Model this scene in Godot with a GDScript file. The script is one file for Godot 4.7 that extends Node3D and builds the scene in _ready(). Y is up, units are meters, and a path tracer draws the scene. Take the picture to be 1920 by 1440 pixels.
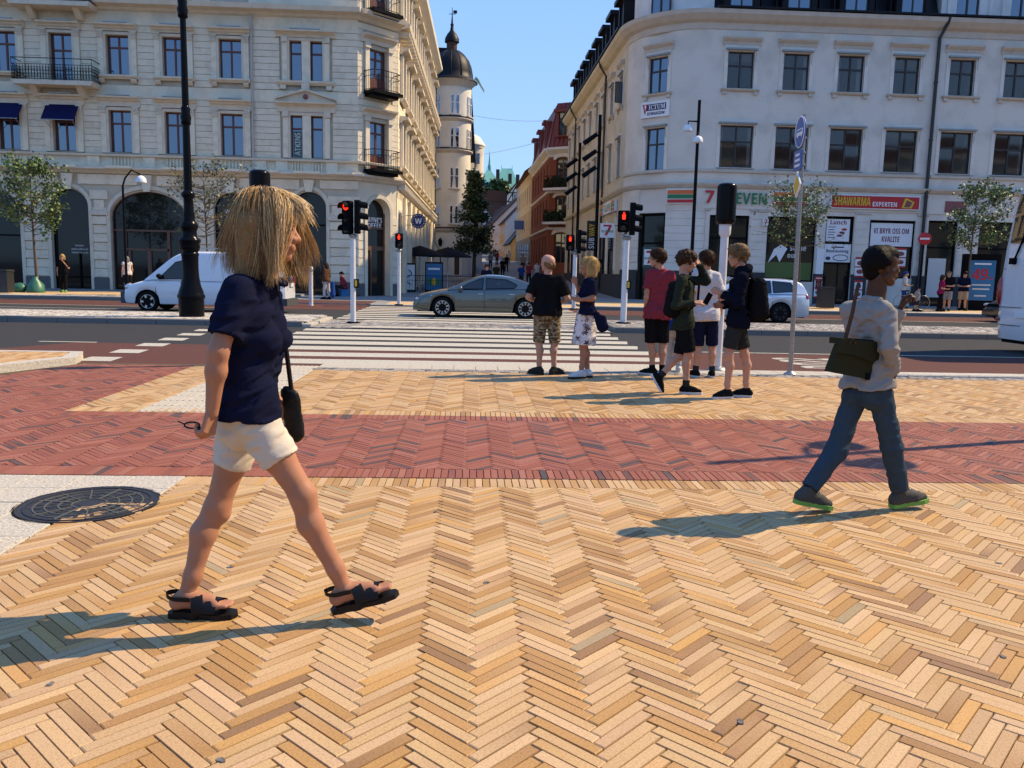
extends Node3D
var M := {}
var TX := {}
var taken := {}
var boxes := {}
var rng := RandomNumberGenerator.new()
# ---------------------------------------------------------------- mesh builder
class MB:
	var v := PackedVector3Array()
	var n := PackedVector3Array()
	var c := PackedColorArray()
	var idx := PackedInt32Array()
	var col := Color(1, 1, 1)
	func quad(a: Vector3, b: Vector3, cc: Vector3, d: Vector3) -> void:   # counter-clockwise seen from outside
		var nn := (cc - a).cross(d - b)
		if nn.length_squared() < 1e-16:
			return
		nn = nn.normalized()
		var k := v.size()
		v.append(a); v.append(b); v.append(cc); v.append(d)
		for i in 4:
			n.append(nn); c.append(col)
		idx.append_array([k, k + 2, k + 1, k, k + 3, k + 2])
	func tri(a: Vector3, b: Vector3, cc: Vector3) -> void:
		var nn := (b - a).cross(cc - a).normalized()
		var k := v.size()
		v.append(a); v.append(b); v.append(cc)
		for i in 3:
			n.append(nn); c.append(col)
		idx.append_array([k, k + 2, k + 1])
	func box(ctr: Vector3, s: Vector3, b := Basis.IDENTITY) -> void:
		var x := b.x * s.x * 0.5
		var y := b.y * s.y * 0.5
		var z := b.z * s.z * 0.5
		quad(ctr - x - y + z, ctr + x - y + z, ctr + x + y + z, ctr - x + y + z)
		quad(ctr + x - y - z, ctr - x - y - z, ctr - x + y - z, ctr + x + y - z)
		quad(ctr + x - y + z, ctr + x - y - z, ctr + x + y - z, ctr + x + y + z)
		quad(ctr - x - y - z, ctr - x - y + z, ctr - x + y + z, ctr - x + y - z)
		quad(ctr - x + y + z, ctr + x + y + z, ctr + x + y - z, ctr - x + y - z)
		quad(ctr - x - y - z, ctr + x - y - z, ctr + x - y + z, ctr - x - y + z)
	func lo(x0: float, x1: float, y0: float, y1: float, z0: float, z1: float) -> void:
		box(Vector3(x0 + x1, y0 + y1, z0 + z1) * 0.5, Vector3(absf(x1 - x0), absf(y1 - y0), absf(z1 - z0)))
	func bar(a: Vector3, b: Vector3, w: float, h: float, up := Vector3.UP) -> void:
		var d := b - a
		var z := d.normalized()
		if absf(z.dot(up)) > 0.99:
			up = Vector3.RIGHT
		var x := up.cross(z).normalized()
		box((a + b) * 0.5, Vector3(w, h, d.length()), Basis(x, z.cross(x), z))
	# rows of points; smooth normals; closed = each row is a ring
	func grid(rows: Array, closed: bool, cap0 := false, cap1 := false) -> void:
		var R := rows.size()
		var S: int = rows[0].size()
		var k := v.size()
		for i in R:
			for j in S:
				var j0 := (j - 1 + S) % S if closed else maxi(j - 1, 0)
				var j1 := (j + 1) % S if closed else mini(j + 1, S - 1)
				var du: Vector3 = rows[i][j1] - rows[i][j0]
				var dv: Vector3 = rows[mini(i + 1, R - 1)][j] - rows[maxi(i - 1, 0)][j]
				var nn := du.cross(dv)
				if nn.length_squared() < 1e-18:
					dv = rows[mini(i + 1, R - 1)][(j + 1) % S] - rows[maxi(i - 1, 0)][(j + 1) % S]
					du = rows[mini(i + 1, R - 1)][j1] - rows[mini(i + 1, R - 1)][j0] if i == 0 else rows[i - 1][j1] - rows[i - 1][j0]
					nn = du.cross(dv)
				v.append(rows[i][j]); n.append(nn.normalized()); c.append(col)
		var last := S if closed else S - 1
		for i in R - 1:
			for j in last:
				var a := k + i * S + j
				var b := k + i * S + (j + 1) % S
				idx.append_array([a, a + S, b, b, a + S, b + S])
		if closed:
			if cap0: cap(rows[0], true)
			if cap1: cap(rows[R - 1], false)
	func cap(ring, flip: bool) -> void:
		var m := Vector3.ZERO
		for p in ring: m += p
		m /= ring.size()
		for j in ring.size():
			var a: Vector3 = ring[j]
			var b: Vector3 = ring[(j + 1) % ring.size()]
			if flip: tri(m, b, a)
			else: tri(m, a, b)
	func tube(pts: Array, rad, seg := 8, caps := true) -> void:
		var rows := []
		var side := Vector3.ZERO
		for i in pts.size():
			var d: Vector3 = (pts[mini(i + 1, pts.size() - 1)] - pts[maxi(i - 1, 0)]).normalized()
			if side == Vector3.ZERO:
				side = d.cross(Vector3.UP if absf(d.y) < 0.9 else Vector3.RIGHT).normalized()
			side = (side - d * side.dot(d)).normalized()
			var o := d.cross(side)
			var r: float = rad[i] if rad is Array else rad
			var ring := []
			for j in seg:
				var a := TAU * j / seg
				ring.append(pts[i] + (side * cos(a) + o * sin(a)) * r)
			rows.append(ring)
		grid(rows, true, caps, caps)
	func lathe(prof: Array, seg := 16, o := Vector3.ZERO, b := Basis.IDENTITY) -> void:   # Vector2(radius, height), upwards
		var rows := []
		for p in prof:
			var ring := []
			for j in seg:
				var a := -TAU * j / seg
				ring.append(o + b * Vector3(cos(a) * p.x, p.y, sin(a) * p.x))
			rows.append(ring)
		grid(rows, true, prof[0].x > 0.001, prof[-1].x > 0.001)
	func hard(prof: Array, seg := 16, o := Vector3.ZERO, b := Basis.IDENTITY) -> void:   # lathe with sharp rings
		for i in prof.size() - 1:
			lathe2(prof[i], prof[i + 1], seg, o, b)
	func lathe2(p: Vector2, q: Vector2, seg: int, o: Vector3, b: Basis) -> void:
		var rows := []
		for e in [p, q]:
			var ring := []
			for j in seg:
				var a := -TAU * j / seg
				ring.append(o + b * Vector3(cos(a) * maxf(e.x, 1e-4), e.y, sin(a) * maxf(e.x, 1e-4)))
			rows.append(ring)
		grid(rows, true)
	# flat polygon pushed out along the basis z from z0 to z1, both faces and the rim
	func slab(poly: PackedVector2Array, t: Transform3D, z0: float, z1: float) -> void:
		var ar := 0.0
		for i in poly.size(): ar += poly[i].cross(poly[(i + 1) % poly.size()])
		if ar < 0.0:
			poly = poly.duplicate()
			poly.reverse()
		var ix := Geometry2D.triangulate_polygon(poly)
		for i in range(0, ix.size(), 3):
			var a := poly[ix[i]]
			var b := poly[ix[i + 1]]
			var cc := poly[ix[i + 2]]
			if (b - a).cross(cc - a) < 0.0:
				var e := b
				b = cc
				cc = e
			tri(t * Vector3(a.x, a.y, z1), t * Vector3(b.x, b.y, z1), t * Vector3(cc.x, cc.y, z1))
			if z0 != z1:
				tri(t * Vector3(a.x, a.y, z0), t * Vector3(cc.x, cc.y, z0), t * Vector3(b.x, b.y, z0))
		if z0 == z1:
			return
		for i in poly.size():
			var a := poly[i]
			var b := poly[(i + 1) % poly.size()]
			quad(t * Vector3(a.x, a.y, z0), t * Vector3(b.x, b.y, z0), t * Vector3(b.x, b.y, z1), t * Vector3(a.x, a.y, z1))
	func ball(o: Vector3, r: Vector3, seg := 12, rings := 8, b := Basis.IDENTITY) -> void:
		var rows := []
		for i in rings + 1:
			var f := -PI / 2 + PI * i / rings
			var ring := []
			for j in seg:
				var a := -TAU * j / seg
				ring.append(o + b * (Vector3(cos(a) * cos(f), sin(f), sin(a) * cos(f)) * r))
			rows.append(ring)
		grid(rows, true)
	func mesh(m: Material = null) -> ArrayMesh:
		var am := ArrayMesh.new()
		if v.is_empty():
			return am
		var arr := []
		arr.resize(Mesh.ARRAY_MAX)
		arr[Mesh.ARRAY_VERTEX] = v
		arr[Mesh.ARRAY_NORMAL] = n
		arr[Mesh.ARRAY_COLOR] = c
		arr[Mesh.ARRAY_INDEX] = idx
		am.add_surface_from_arrays(Mesh.PRIMITIVE_TRIANGLES, arr)
		if m: am.surface_set_material(0, m)
		return am
const T0 := Transform3D.IDENTITY
func V(x: float, y: float, z: float) -> Vector3: return Vector3(x, y, z)
func U(x: float, y: float) -> Vector2: return Vector2(x, y)
func PV(a: Array) -> PackedVector2Array: return PackedVector2Array(a)
func XT(o: Vector3) -> Transform3D: return Transform3D(Basis.IDENTITY, o)
# ---------------------------------------------------------------- naming and tagging
func numbered(parent: Node, called: String) -> String:
	var key := str(parent.get_instance_id()) + called
	var k: int = taken.get(key, 0)
	taken[key] = k + 1
	return called if k == 0 else "%s_%03d" % [called, k]
func put(node: Node3D, called: String, parent: Node = null) -> Node3D:
	if parent == null: parent = self
	node.name = numbered(parent, called)
	parent.add_child(node)
	return node
func show_mesh(mesh: Mesh, called: String, m: Material, parent: Node = null, at := Transform3D.IDENTITY) -> MeshInstance3D:
	var o := MeshInstance3D.new()
	o.mesh = mesh
	if m: o.material_override = m
	o.transform = at
	put(o, called, parent)
	return o
func fin(b: MB, called: String, m, parent: Node = null, at := Transform3D.IDENTITY) -> MeshInstance3D:
	return show_mesh(b.mesh(), called, M[m] if m is String else m, parent, at)
func tag(o: Node, label: String, category: String, group := "") -> Node:
	o.set_meta("label", label)
	o.set_meta("category", category)
	if group: o.set_meta("group", group)
	return o
func kind(o: Node, k: String) -> Node:
	o.set_meta("kind", k)
	return o
func thing(called: String, label: String, category: String, at := Transform3D.IDENTITY, group := "") -> Node3D:
	var o := Node3D.new()
	o.transform = at
	put(o, called)
	tag(o, label, category, group)
	return o
func at3(x: float, y: float, z: float, turn := 0.0) -> Transform3D:
	return Transform3D(Basis(Vector3.UP, turn), Vector3(x, y, z))
func unit_box(s: Vector3) -> BoxMesh:
	var key := "%.3f %.3f %.3f" % [s.x, s.y, s.z]
	if not boxes.has(key):
		var b := BoxMesh.new()
		b.size = s
		boxes[key] = b
	return boxes[key]
func bx(parent: Node, called: String, m: String, t: Transform3D, x0: float, x1: float, y0: float, y1: float, z0: float, z1: float) -> MeshInstance3D:
	return show_mesh(unit_box(Vector3(absf(x1 - x0), absf(y1 - y0), absf(z1 - z0))), called, M[m], parent, t * Transform3D(Basis(), Vector3(x0 + x1, y0 + y1, z0 + z1) * 0.5))
# ---------------------------------------------------------------- materials
func lin(r: float, g: float, b: float) -> Color:
	return Color(r, g, b).linear_to_srgb()
func noise_image(size: int, freq: float, octaves: int, lo: float, hi: float, sd: int, specks := 0.0, kind_of := FastNoiseLite.TYPE_SIMPLEX_SMOOTH) -> ImageTexture:
	var f := FastNoiseLite.new()
	f.seed = sd
	f.noise_type = kind_of
	f.frequency = freq
	f.fractal_octaves = octaves
	var im := f.get_seamless_image(size, size)
	im.convert(Image.FORMAT_RGB8)
	var r := RandomNumberGenerator.new()
	r.seed = sd
	var data := im.get_data()
	for i in range(0, data.size(), 3):
		var t := lo + (hi - lo) * data[i] / 255.0
		if specks > 0.0 and r.randf() < specks:
			t *= r.randf_range(0.45, 0.85)
		var q := int(clampf(t, 0, 1) * 255)
		data[i] = q; data[i + 1] = q; data[i + 2] = q
	var im2 := Image.create_from_data(size, size, false, Image.FORMAT_RGB8, data)
	im2.generate_mipmaps()
	return ImageTexture.create_from_image(im2)
func bump_image(size: int, freq: float, octaves: int, strength: float, sd: int) -> ImageTexture:
	var f := FastNoiseLite.new()
	f.seed = sd
	f.frequency = freq
	f.fractal_octaves = octaves
	var im := f.get_seamless_image(size, size)
	im.convert(Image.FORMAT_RGBA8)
	im.bump_map_to_normal_map(strength)
	return ImageTexture.create_from_image(im)
func print_image(which: int) -> ImageTexture:   # printed cloth: camouflage or dark flowers on white
	var im := Image.create(256, 256, false, Image.FORMAT_RGB8)
	var f := FastNoiseLite.new()
	f.seed = 4
	f.frequency = 0.035
	f.fractal_octaves = 3
	im.fill(Color(0.5, 0.45, 0.34) if which == 0 else Color(0.80, 0.78, 0.77))
	var r := RandomNumberGenerator.new()
	r.seed = 15
	if which == 0:
		for x in 256:
			for y in 256:
				var a := f.get_noise_2d(x, y)
				var b := f.get_noise_2d(x + 400, y * 1.4)
				if b > 0.16: im.set_pixel(x, y, Color(0.25, 0.17, 0.11))
				elif a > 0.12: im.set_pixel(x, y, Color(0.62, 0.57, 0.47))
				elif a < -0.18: im.set_pixel(x, y, Color(0.36, 0.27, 0.17))
	else:
		for i in 74:
			var c := Vector2(r.randf() * 256, r.randf() * 256)
			var s := r.randf_range(5, 15)
			for x in range(int(c.x - s), int(c.x + s)):
				for y in range(int(c.y - s), int(c.y + s)):
					var d := Vector2(x, y) - c
					if d.length() < s * (0.72 + 0.28 * sin(d.angle() * 5 + i)): im.set_pixel(posmod(x, 256), posmod(y, 256), Color(0.07, 0.045, 0.10))
	return ImageTexture.create_from_image(im)
func mat(key: String, c: Color, rough := 0.85, opt := {}) -> StandardMaterial3D:
	var m := StandardMaterial3D.new()
	m.albedo_color = c
	m.roughness = rough
	m.metallic = opt.get("metal", 0.0)
	m.metallic_specular = opt.get("spec", 0.5 if rough < 0.75 else 0.2)
	if opt.has("tex"):
		m.albedo_texture = TX[opt.tex]
		m.uv1_triplanar = true
		m.uv1_world_triplanar = opt.get("world", true)
		m.uv1_scale = Vector3.ONE * opt.get("scale", 1.0)
		if opt.has("stretch"): m.uv1_scale *= opt.stretch
	if opt.has("bump"):
		m.normal_enabled = true
		m.normal_texture = TX[opt.bump]
		m.normal_scale = opt.get("amount", 0.5)
		m.uv1_triplanar = true
		m.uv1_world_triplanar = opt.get("world", true)
		m.uv1_scale = Vector3.ONE * opt.get("scale", 1.0)
	if opt.get("vc", false): m.vertex_color_use_as_albedo = true
	if opt.has("emit"):
		m.emission_enabled = true
		m.emission = opt.emit
		m.emission_energy_multiplier = opt.get("power", 1.0)
	if opt.has("coat"):
		m.clearcoat_enabled = true
		m.clearcoat = opt.coat
		m.clearcoat_roughness = 0.04
	if opt.has("alpha"):
		m.transparency = BaseMaterial3D.TRANSPARENCY_ALPHA
		m.albedo_color.a = opt.alpha
	if opt.has("back"):
		m.backlight_enabled = true
		m.backlight = opt.back
	if opt.has("rim"):
		m.rim_enabled = true
		m.rim = opt.rim
		m.rim_tint = 0.5
	M[key] = m
	return m
func make_materials() -> void:
	TX.mottle = noise_image(512, 0.012, 5, 0.91, 1.06, 3, 0.01)
	TX.fine = noise_image(512, 0.06, 4, 0.70, 1.12, 5, 0.06)
	TX.grit = noise_image(512, 0.18, 3, 0.45, 1.15, 9, 0.10)
	TX.stain = noise_image(512, 0.006, 5, 0.92, 1.06, 21, 0.0)
	TX.brick = noise_image(512, 0.1, 3, 0.88, 1.08, 33, 0.03)
	TX.weave = noise_image(256, 0.25, 2, 0.75, 1.1, 12)
	TX.b_fine = bump_image(512, 0.06, 4, 6.0, 7)
	TX.b_grit = bump_image(512, 0.2, 3, 5.0, 8)
	TX.b_soft = bump_image(512, 0.012, 3, 10.0, 18)
	TX.stain2 = noise_image(256, 0.02, 4, 0.55, 1.5, 61, 0.0)
	TX.camo = print_image(0)
	TX.floral = print_image(1)
	mat("brick", Color.WHITE, 0.6, {"spec": 0.28, "tex": "brick", "scale": 1.6, "vc": true, "bump": "b_grit", "amount": 0.08})
	mat("sand", lin(0.17, 0.13, 0.085), 0.95, {"tex": "grit", "scale": 3.0})
	mat("asphalt", lin(0.075, 0.075, 0.078), 0.9, {"tex": "grit", "scale": 0.9, "bump": "b_grit", "amount": 0.4})
	mat("asphalt_far", lin(0.07, 0.07, 0.072), 0.9, {"tex": "stain", "scale": 0.12})
	mat("red_asphalt", lin(0.18, 0.083, 0.068), 0.9, {"tex": "grit", "scale": 0.9, "bump": "b_grit", "amount": 0.4})
	mat("road_paint", lin(0.52, 0.485, 0.40), 0.75, {"tex": "fine", "scale": 0.8})
	mat("white_tile", lin(0.54, 0.49, 0.40), 0.8, {"tex": "fine", "scale": 1.4, "bump": "b_grit", "amount": 0.3})
	mat("grey_sett", Color.WHITE, 0.85, {"tex": "fine", "scale": 1.6, "vc": true})
	mat("kerb", lin(0.30, 0.28, 0.26), 0.85, {"tex": "grit", "scale": 0.8})
	mat("pale_kerb", lin(0.55, 0.5, 0.42), 0.85, {"tex": "fine", "scale": 0.9})
	mat("sidewalk_tan", lin(0.52, 0.36, 0.19), 0.85, {"tex": "brick", "scale": 0.6})
	mat("sidewalk_grey", lin(0.28, 0.26, 0.24), 0.9, {"tex": "fine", "scale": 0.5})
	mat("street_grey", lin(0.30, 0.285, 0.27), 0.9, {"tex": "fine", "scale": 0.4})
	mat("iron", lin(0.045, 0.043, 0.045), 0.5, {"metal": 0.4, "tex": "fine", "scale": 2.0})
	mat("iron_worn", lin(0.15, 0.14, 0.105), 0.45, {"metal": 0.5})
	# left building
	mat("limestone", lin(0.74, 0.645, 0.48), 0.9, {"tex": "stain", "scale": 0.22, "bump": "b_fine", "amount": 0.25})
	mat("limestone_b", lin(0.715, 0.62, 0.455), 0.9, {"tex": "mottle", "scale": 0.3})
	mat("limestone_c", lin(0.76, 0.665, 0.495), 0.9, {"tex": "mottle", "scale": 0.27})
	mat("trim_stone", lin(0.66, 0.575, 0.44), 0.88, {"tex": "stain", "scale": 0.4})
	mat("joint", lin(0.52, 0.455, 0.345), 0.95, {"tex": "stain", "scale": 0.3})
	mat("plinth_stone", lin(0.16, 0.155, 0.15), 0.8, {"tex": "fine", "scale": 0.5})
	mat("oxblood", lin(0.14, 0.036, 0.022), 0.45, {"tex": "fine", "scale": 0.8})
	mat("bronze_frame", lin(0.11, 0.055, 0.035), 0.5)
	mat("glass_sky", lin(0.15, 0.19, 0.24), 0.04, {"metal": 0.9})
	mat("glass_dark", lin(0.07, 0.075, 0.075), 0.05, {"metal": 0.7})
	mat("glass_room", lin(0.02, 0.022, 0.022), 0.04, {"spec": 0.6, "alpha": 0.3})
	mat("glass_shop", lin(0.012, 0.014, 0.013), 0.04, {"spec": 0.4})
	mat("glass_far", lin(0.12, 0.13, 0.14), 0.1, {"metal": 0.6})
	mat("black_iron", lin(0.008, 0.008, 0.009), 0.4, {"spec": 0.15})
	mat("black_gloss", lin(0.005, 0.005, 0.006), 0.22, {"spec": 0.2})
	mat("black_matt", lin(0.008, 0.008, 0.009), 0.6, {"spec": 0.1})
	mat("awning_blue", lin(0.012, 0.014, 0.065), 0.85, {"tex": "weave", "scale": 2.0})
	mat("zinc", lin(0.40, 0.40, 0.39), 0.45, {"metal": 0.6})
	mat("pipe_pale", lin(0.42, 0.40, 0.36), 0.6)
	# right building
	mat("render_grey", lin(0.67, 0.61, 0.525), 0.92, {"tex": "stain", "scale": 0.16, "bump": "b_fine", "amount": 0.2})
	mat("render_pale", lin(0.70, 0.64, 0.555), 0.92, {"tex": "stain", "scale": 0.2})
	mat("render_cream", lin(0.60, 0.52, 0.38), 0.92, {"tex": "stain", "scale": 0.2})
	mat("render_trim", lin(0.56, 0.50, 0.42), 0.9, {"tex": "stain", "scale": 0.4})
	mat("render_white", lin(0.68, 0.66, 0.62), 0.9, {"tex": "stain", "scale": 0.2})
	mat("dark_plinth", lin(0.07, 0.072, 0.078), 0.85, {"tex": "fine", "scale": 0.5})
	mat("roof_black", lin(0.016, 0.016, 0.019), 0.5, {"spec": 0.25, "tex": "fine", "scale": 0.4})
	mat("brown_frame", lin(0.028, 0.02, 0.018), 0.5)
	mat("pipe_black", lin(0.015, 0.013, 0.013), 0.4)
	mat("white_paint", lin(0.72, 0.72, 0.72), 0.5)
	mat("white_pole", lin(0.62, 0.61, 0.61), 0.4, {"tex": "stain", "scale": 0.7})
	mat("galv", lin(0.36, 0.35, 0.33), 0.42, {"metal": 0.7, "tex": "fine", "scale": 1.0})
	for e in [["sign_red", 0.45, 0.012, 0.015], ["sign_orange", 0.60, 0.13, 0.02], ["sign_green", 0.012, 0.16, 0.05], ["sign_blue", 0.045, 0.10, 0.30], ["sign_navy", 0.012, 0.014, 0.09], ["sign_yellow", 0.66, 0.42, 0.02], ["sign_white", 0.74, 0.74, 0.74], ["sign_sky", 0.016, 0.13, 0.28], ["sign_purple", 0.16, 0.008, 0.06], ["sign_black", 0.01, 0.01, 0.012], ["dull_red", 0.22, 0.06, 0.06], ["pale_print", 0.55, 0.55, 0.52], ["green_bag", 0.03, 0.13, 0.075], ["bin_black", 0.018, 0.018, 0.019]]:
		mat(e[0], lin(e[1], e[2], e[3]), 0.45)
	mat("lamp_red", lin(0.3, 0.02, 0.01), 0.3, {"emit": Color(1.0, 0.13, 0.03), "power": 2.6})
	mat("lens_dark", lin(0.012, 0.016, 0.016), 0.15)
	mat("lens_blue", lin(0.01, 0.025, 0.06), 0.2)
	mat("lens_amber", lin(0.10, 0.035, 0.01), 0.2)
	mat("lens_green", lin(0.008, 0.06, 0.05), 0.2)
	mat("globe", lin(0.70, 0.70, 0.70), 0.3)
	# far street
	mat("tower_cream", lin(0.75, 0.69, 0.57), 0.92, {"tex": "stain", "scale": 0.15})
	mat("red_brick", lin(0.27, 0.085, 0.045), 0.9, {"tex": "fine", "scale": 0.8})
	mat("red_metal", lin(0.16, 0.022, 0.018), 0.55)
	mat("copper", lin(0.16, 0.42, 0.33), 0.7, {"tex": "mottle", "scale": 0.08})
	mat("ochre", lin(0.55, 0.36, 0.15), 0.9, {"tex": "stain", "scale": 0.2})
	mat("tan_wall", lin(0.50, 0.38, 0.24), 0.9, {"tex": "stain", "scale": 0.2})
	mat("roof_tile", lin(0.14, 0.065, 0.045), 0.9, {"tex": "fine", "scale": 0.5})
	mat("dark_brick", lin(0.13, 0.075, 0.055), 0.9, {"tex": "fine", "scale": 0.6})
	mat("timber", lin(0.03, 0.022, 0.018), 0.8)
	mat("door_brown", lin(0.06, 0.03, 0.015), 0.6)
	# vegetation
	mat("leaf", Color.WHITE, 0.55, {"vc": true, "back": Color(0.10, 0.13, 0.03)})
	mat("bark", lin(0.20, 0.15, 0.11), 0.95, {"tex": "grit", "scale": 1.2})
	mat("bark_dark", lin(0.06, 0.045, 0.035), 0.95)
func build_camera_and_light() -> void:
	var cam := Camera3D.new()
	cam.name = "camera"
	cam.fov = rad_to_deg(2.0 * atan(720.0 / 1550.0))
	cam.near = 0.05
	cam.far = 1500.0
	cam.basis = Basis(Vector3.UP, deg_to_rad(-3.0)) * Basis(Vector3.RIGHT, deg_to_rad(-7.75)) * Basis(Vector3.BACK, deg_to_rad(1.26))
	cam.position = Vector3(0, 1.52, 0)
	add_child(cam)
	cam.current = true
	var env := Environment.new()
	env.background_mode = Environment.BG_SKY
	var sm := ProceduralSkyMaterial.new()
	sm.sky_top_color = Color(0.43, 0.65, 0.97)
	sm.sky_horizon_color = Color(0.72, 0.86, 0.99)
	sm.sky_curve = 0.22
	sm.sky_energy_multiplier = 0.9
	sm.ground_bottom_color = Color(0.22, 0.21, 0.2)
	sm.ground_horizon_color = Color(0.5, 0.55, 0.6)
	sm.sun_angle_max = 1.0
	var sky := Sky.new()
	sky.sky_material = sm
	env.sky = sky
	env.tonemap_mode = Environment.TONE_MAPPER_LINEAR
	env.tonemap_exposure = 1.52
	env.sdfgi_enabled = true
	env.ssao_enabled = true
	env.ssil_enabled = true
	var we := WorldEnvironment.new()
	we.name = "world"
	we.environment = env
	add_child(we)
	var sun := DirectionalLight3D.new()
	sun.name = "sun"
	sun.light_energy = 1.6
	sun.light_color = Color(1.0, 0.90, 0.735)
	sun.light_angular_distance = 0.5
	sun.shadow_enabled = true
	sun.look_at_from_position(Vector3(0.953, 1.0, -0.301), Vector3.ZERO, Vector3.UP)
	add_child(sun)
# ---------------------------------------------------------------- ground, roads, paving
func sheet(parent: Node, called: String, m: String, y: float, pts: Array) -> MeshInstance3D:
	var b := MB.new()
	var poly := PackedVector2Array()
	for p in pts: poly.append(Vector2(p.x, -p.y))
	b.slab(poly, Transform3D(Basis(Vector3.RIGHT, Vector3.FORWARD, Vector3.UP), Vector3(0, y, 0)), 0, 0)
	return fin(b, called, m, parent)
func rect(x0: float, x1: float, z0: float, z1: float) -> Array:
	return [Vector2(x0, z0), Vector2(x1, z0), Vector2(x1, z1), Vector2(x0, z1)]
func poly(a: Array) -> PackedVector2Array:
	return PackedVector2Array(a)
# one brick: a flat polygon (x, z) with chamfered top, colours a and b at its two ends
func brick_to(b: MB, q: PackedVector2Array, top: float, bottom: float, ca: Color, cb: Color, tilt: Vector2, dir: Vector2) -> void:
	var ar := 0.0
	for i in q.size(): ar += q[i].cross(q[(i + 1) % q.size()])
	if ar < 0.0: q.reverse()
	var ctr := Vector2.ZERO
	for p in q: ctr += p
	ctr /= q.size()
	var n := q.size()
	var up := []
	var mid := []
	var low := []
	var cols := []
	for p in q:
		var d := p - ctr
		var i := ctr + d * maxf(0.0, 1.0 - 0.0035 / maxf(d.length(), 0.004))
		var t := top + d.dot(tilt)
		i = p.move_toward(ctr, 0.0045)
		up.append(Vector3(i.x, t, i.y))
		mid.append(Vector3(p.x, t - 0.003, p.y))
		low.append(Vector3(p.x, bottom, p.y))
		cols.append(ca.lerp(cb, clampf(0.5 + d.dot(dir) * 3.5, 0, 1)))
	var k := b.v.size()
	for i in n:
		b.v.append(up[i]); b.n.append(Vector3(-tilt.x, 1, -tilt.y).normalized()); b.c.append(cols[i])
	for i in range(1, n - 1):
		b.idx.append_array([k, k + i, k + i + 1])
	for i in n:
		var j := (i + 1) % n
		b.col = cols[i]
		b.quad(mid[j], mid[i], up[i], up[j])
		b.quad(low[j], low[i], mid[i], mid[j])
	b.col = Color.WHITE
const YELLOWS := [[0.51, 0.34, 0.18], [0.49, 0.325, 0.165], [0.475, 0.305, 0.15], [0.45, 0.29, 0.15], [0.395, 0.225, 0.086], [0.365, 0.203, 0.078], [0.315, 0.178, 0.08], [0.34, 0.255, 0.145], [0.258, 0.149, 0.077], [0.475, 0.272, 0.1]]
const YW := [17, 17, 17, 13, 13, 11, 7, 1, 3, 9]
const REDS := [[0.275, 0.098, 0.062], [0.255, 0.087, 0.055], [0.30, 0.115, 0.075], [0.24, 0.085, 0.056], [0.21, 0.077, 0.053], [0.295, 0.122, 0.082], [0.12, 0.068, 0.057], [0.08, 0.062, 0.06]]
const RW := [24, 22, 18, 14, 10, 10, 5, 4]
func pick(tab: Array, w: Array, r: RandomNumberGenerator) -> Color:
	var c: Array = tab[r.rand_weighted(PackedFloat32Array(w))]
	var f := r.randf_range(0.93, 1.07)
	return Color(c[0] * f, c[1] * f, c[2] * f * r.randf_range(0.94, 1.06))
func area_of(q: PackedVector2Array) -> float:
	var a := 0.0
	for i in q.size(): a += q[i].cross(q[(i + 1) % q.size()])
	return absf(a) * 0.5
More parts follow.
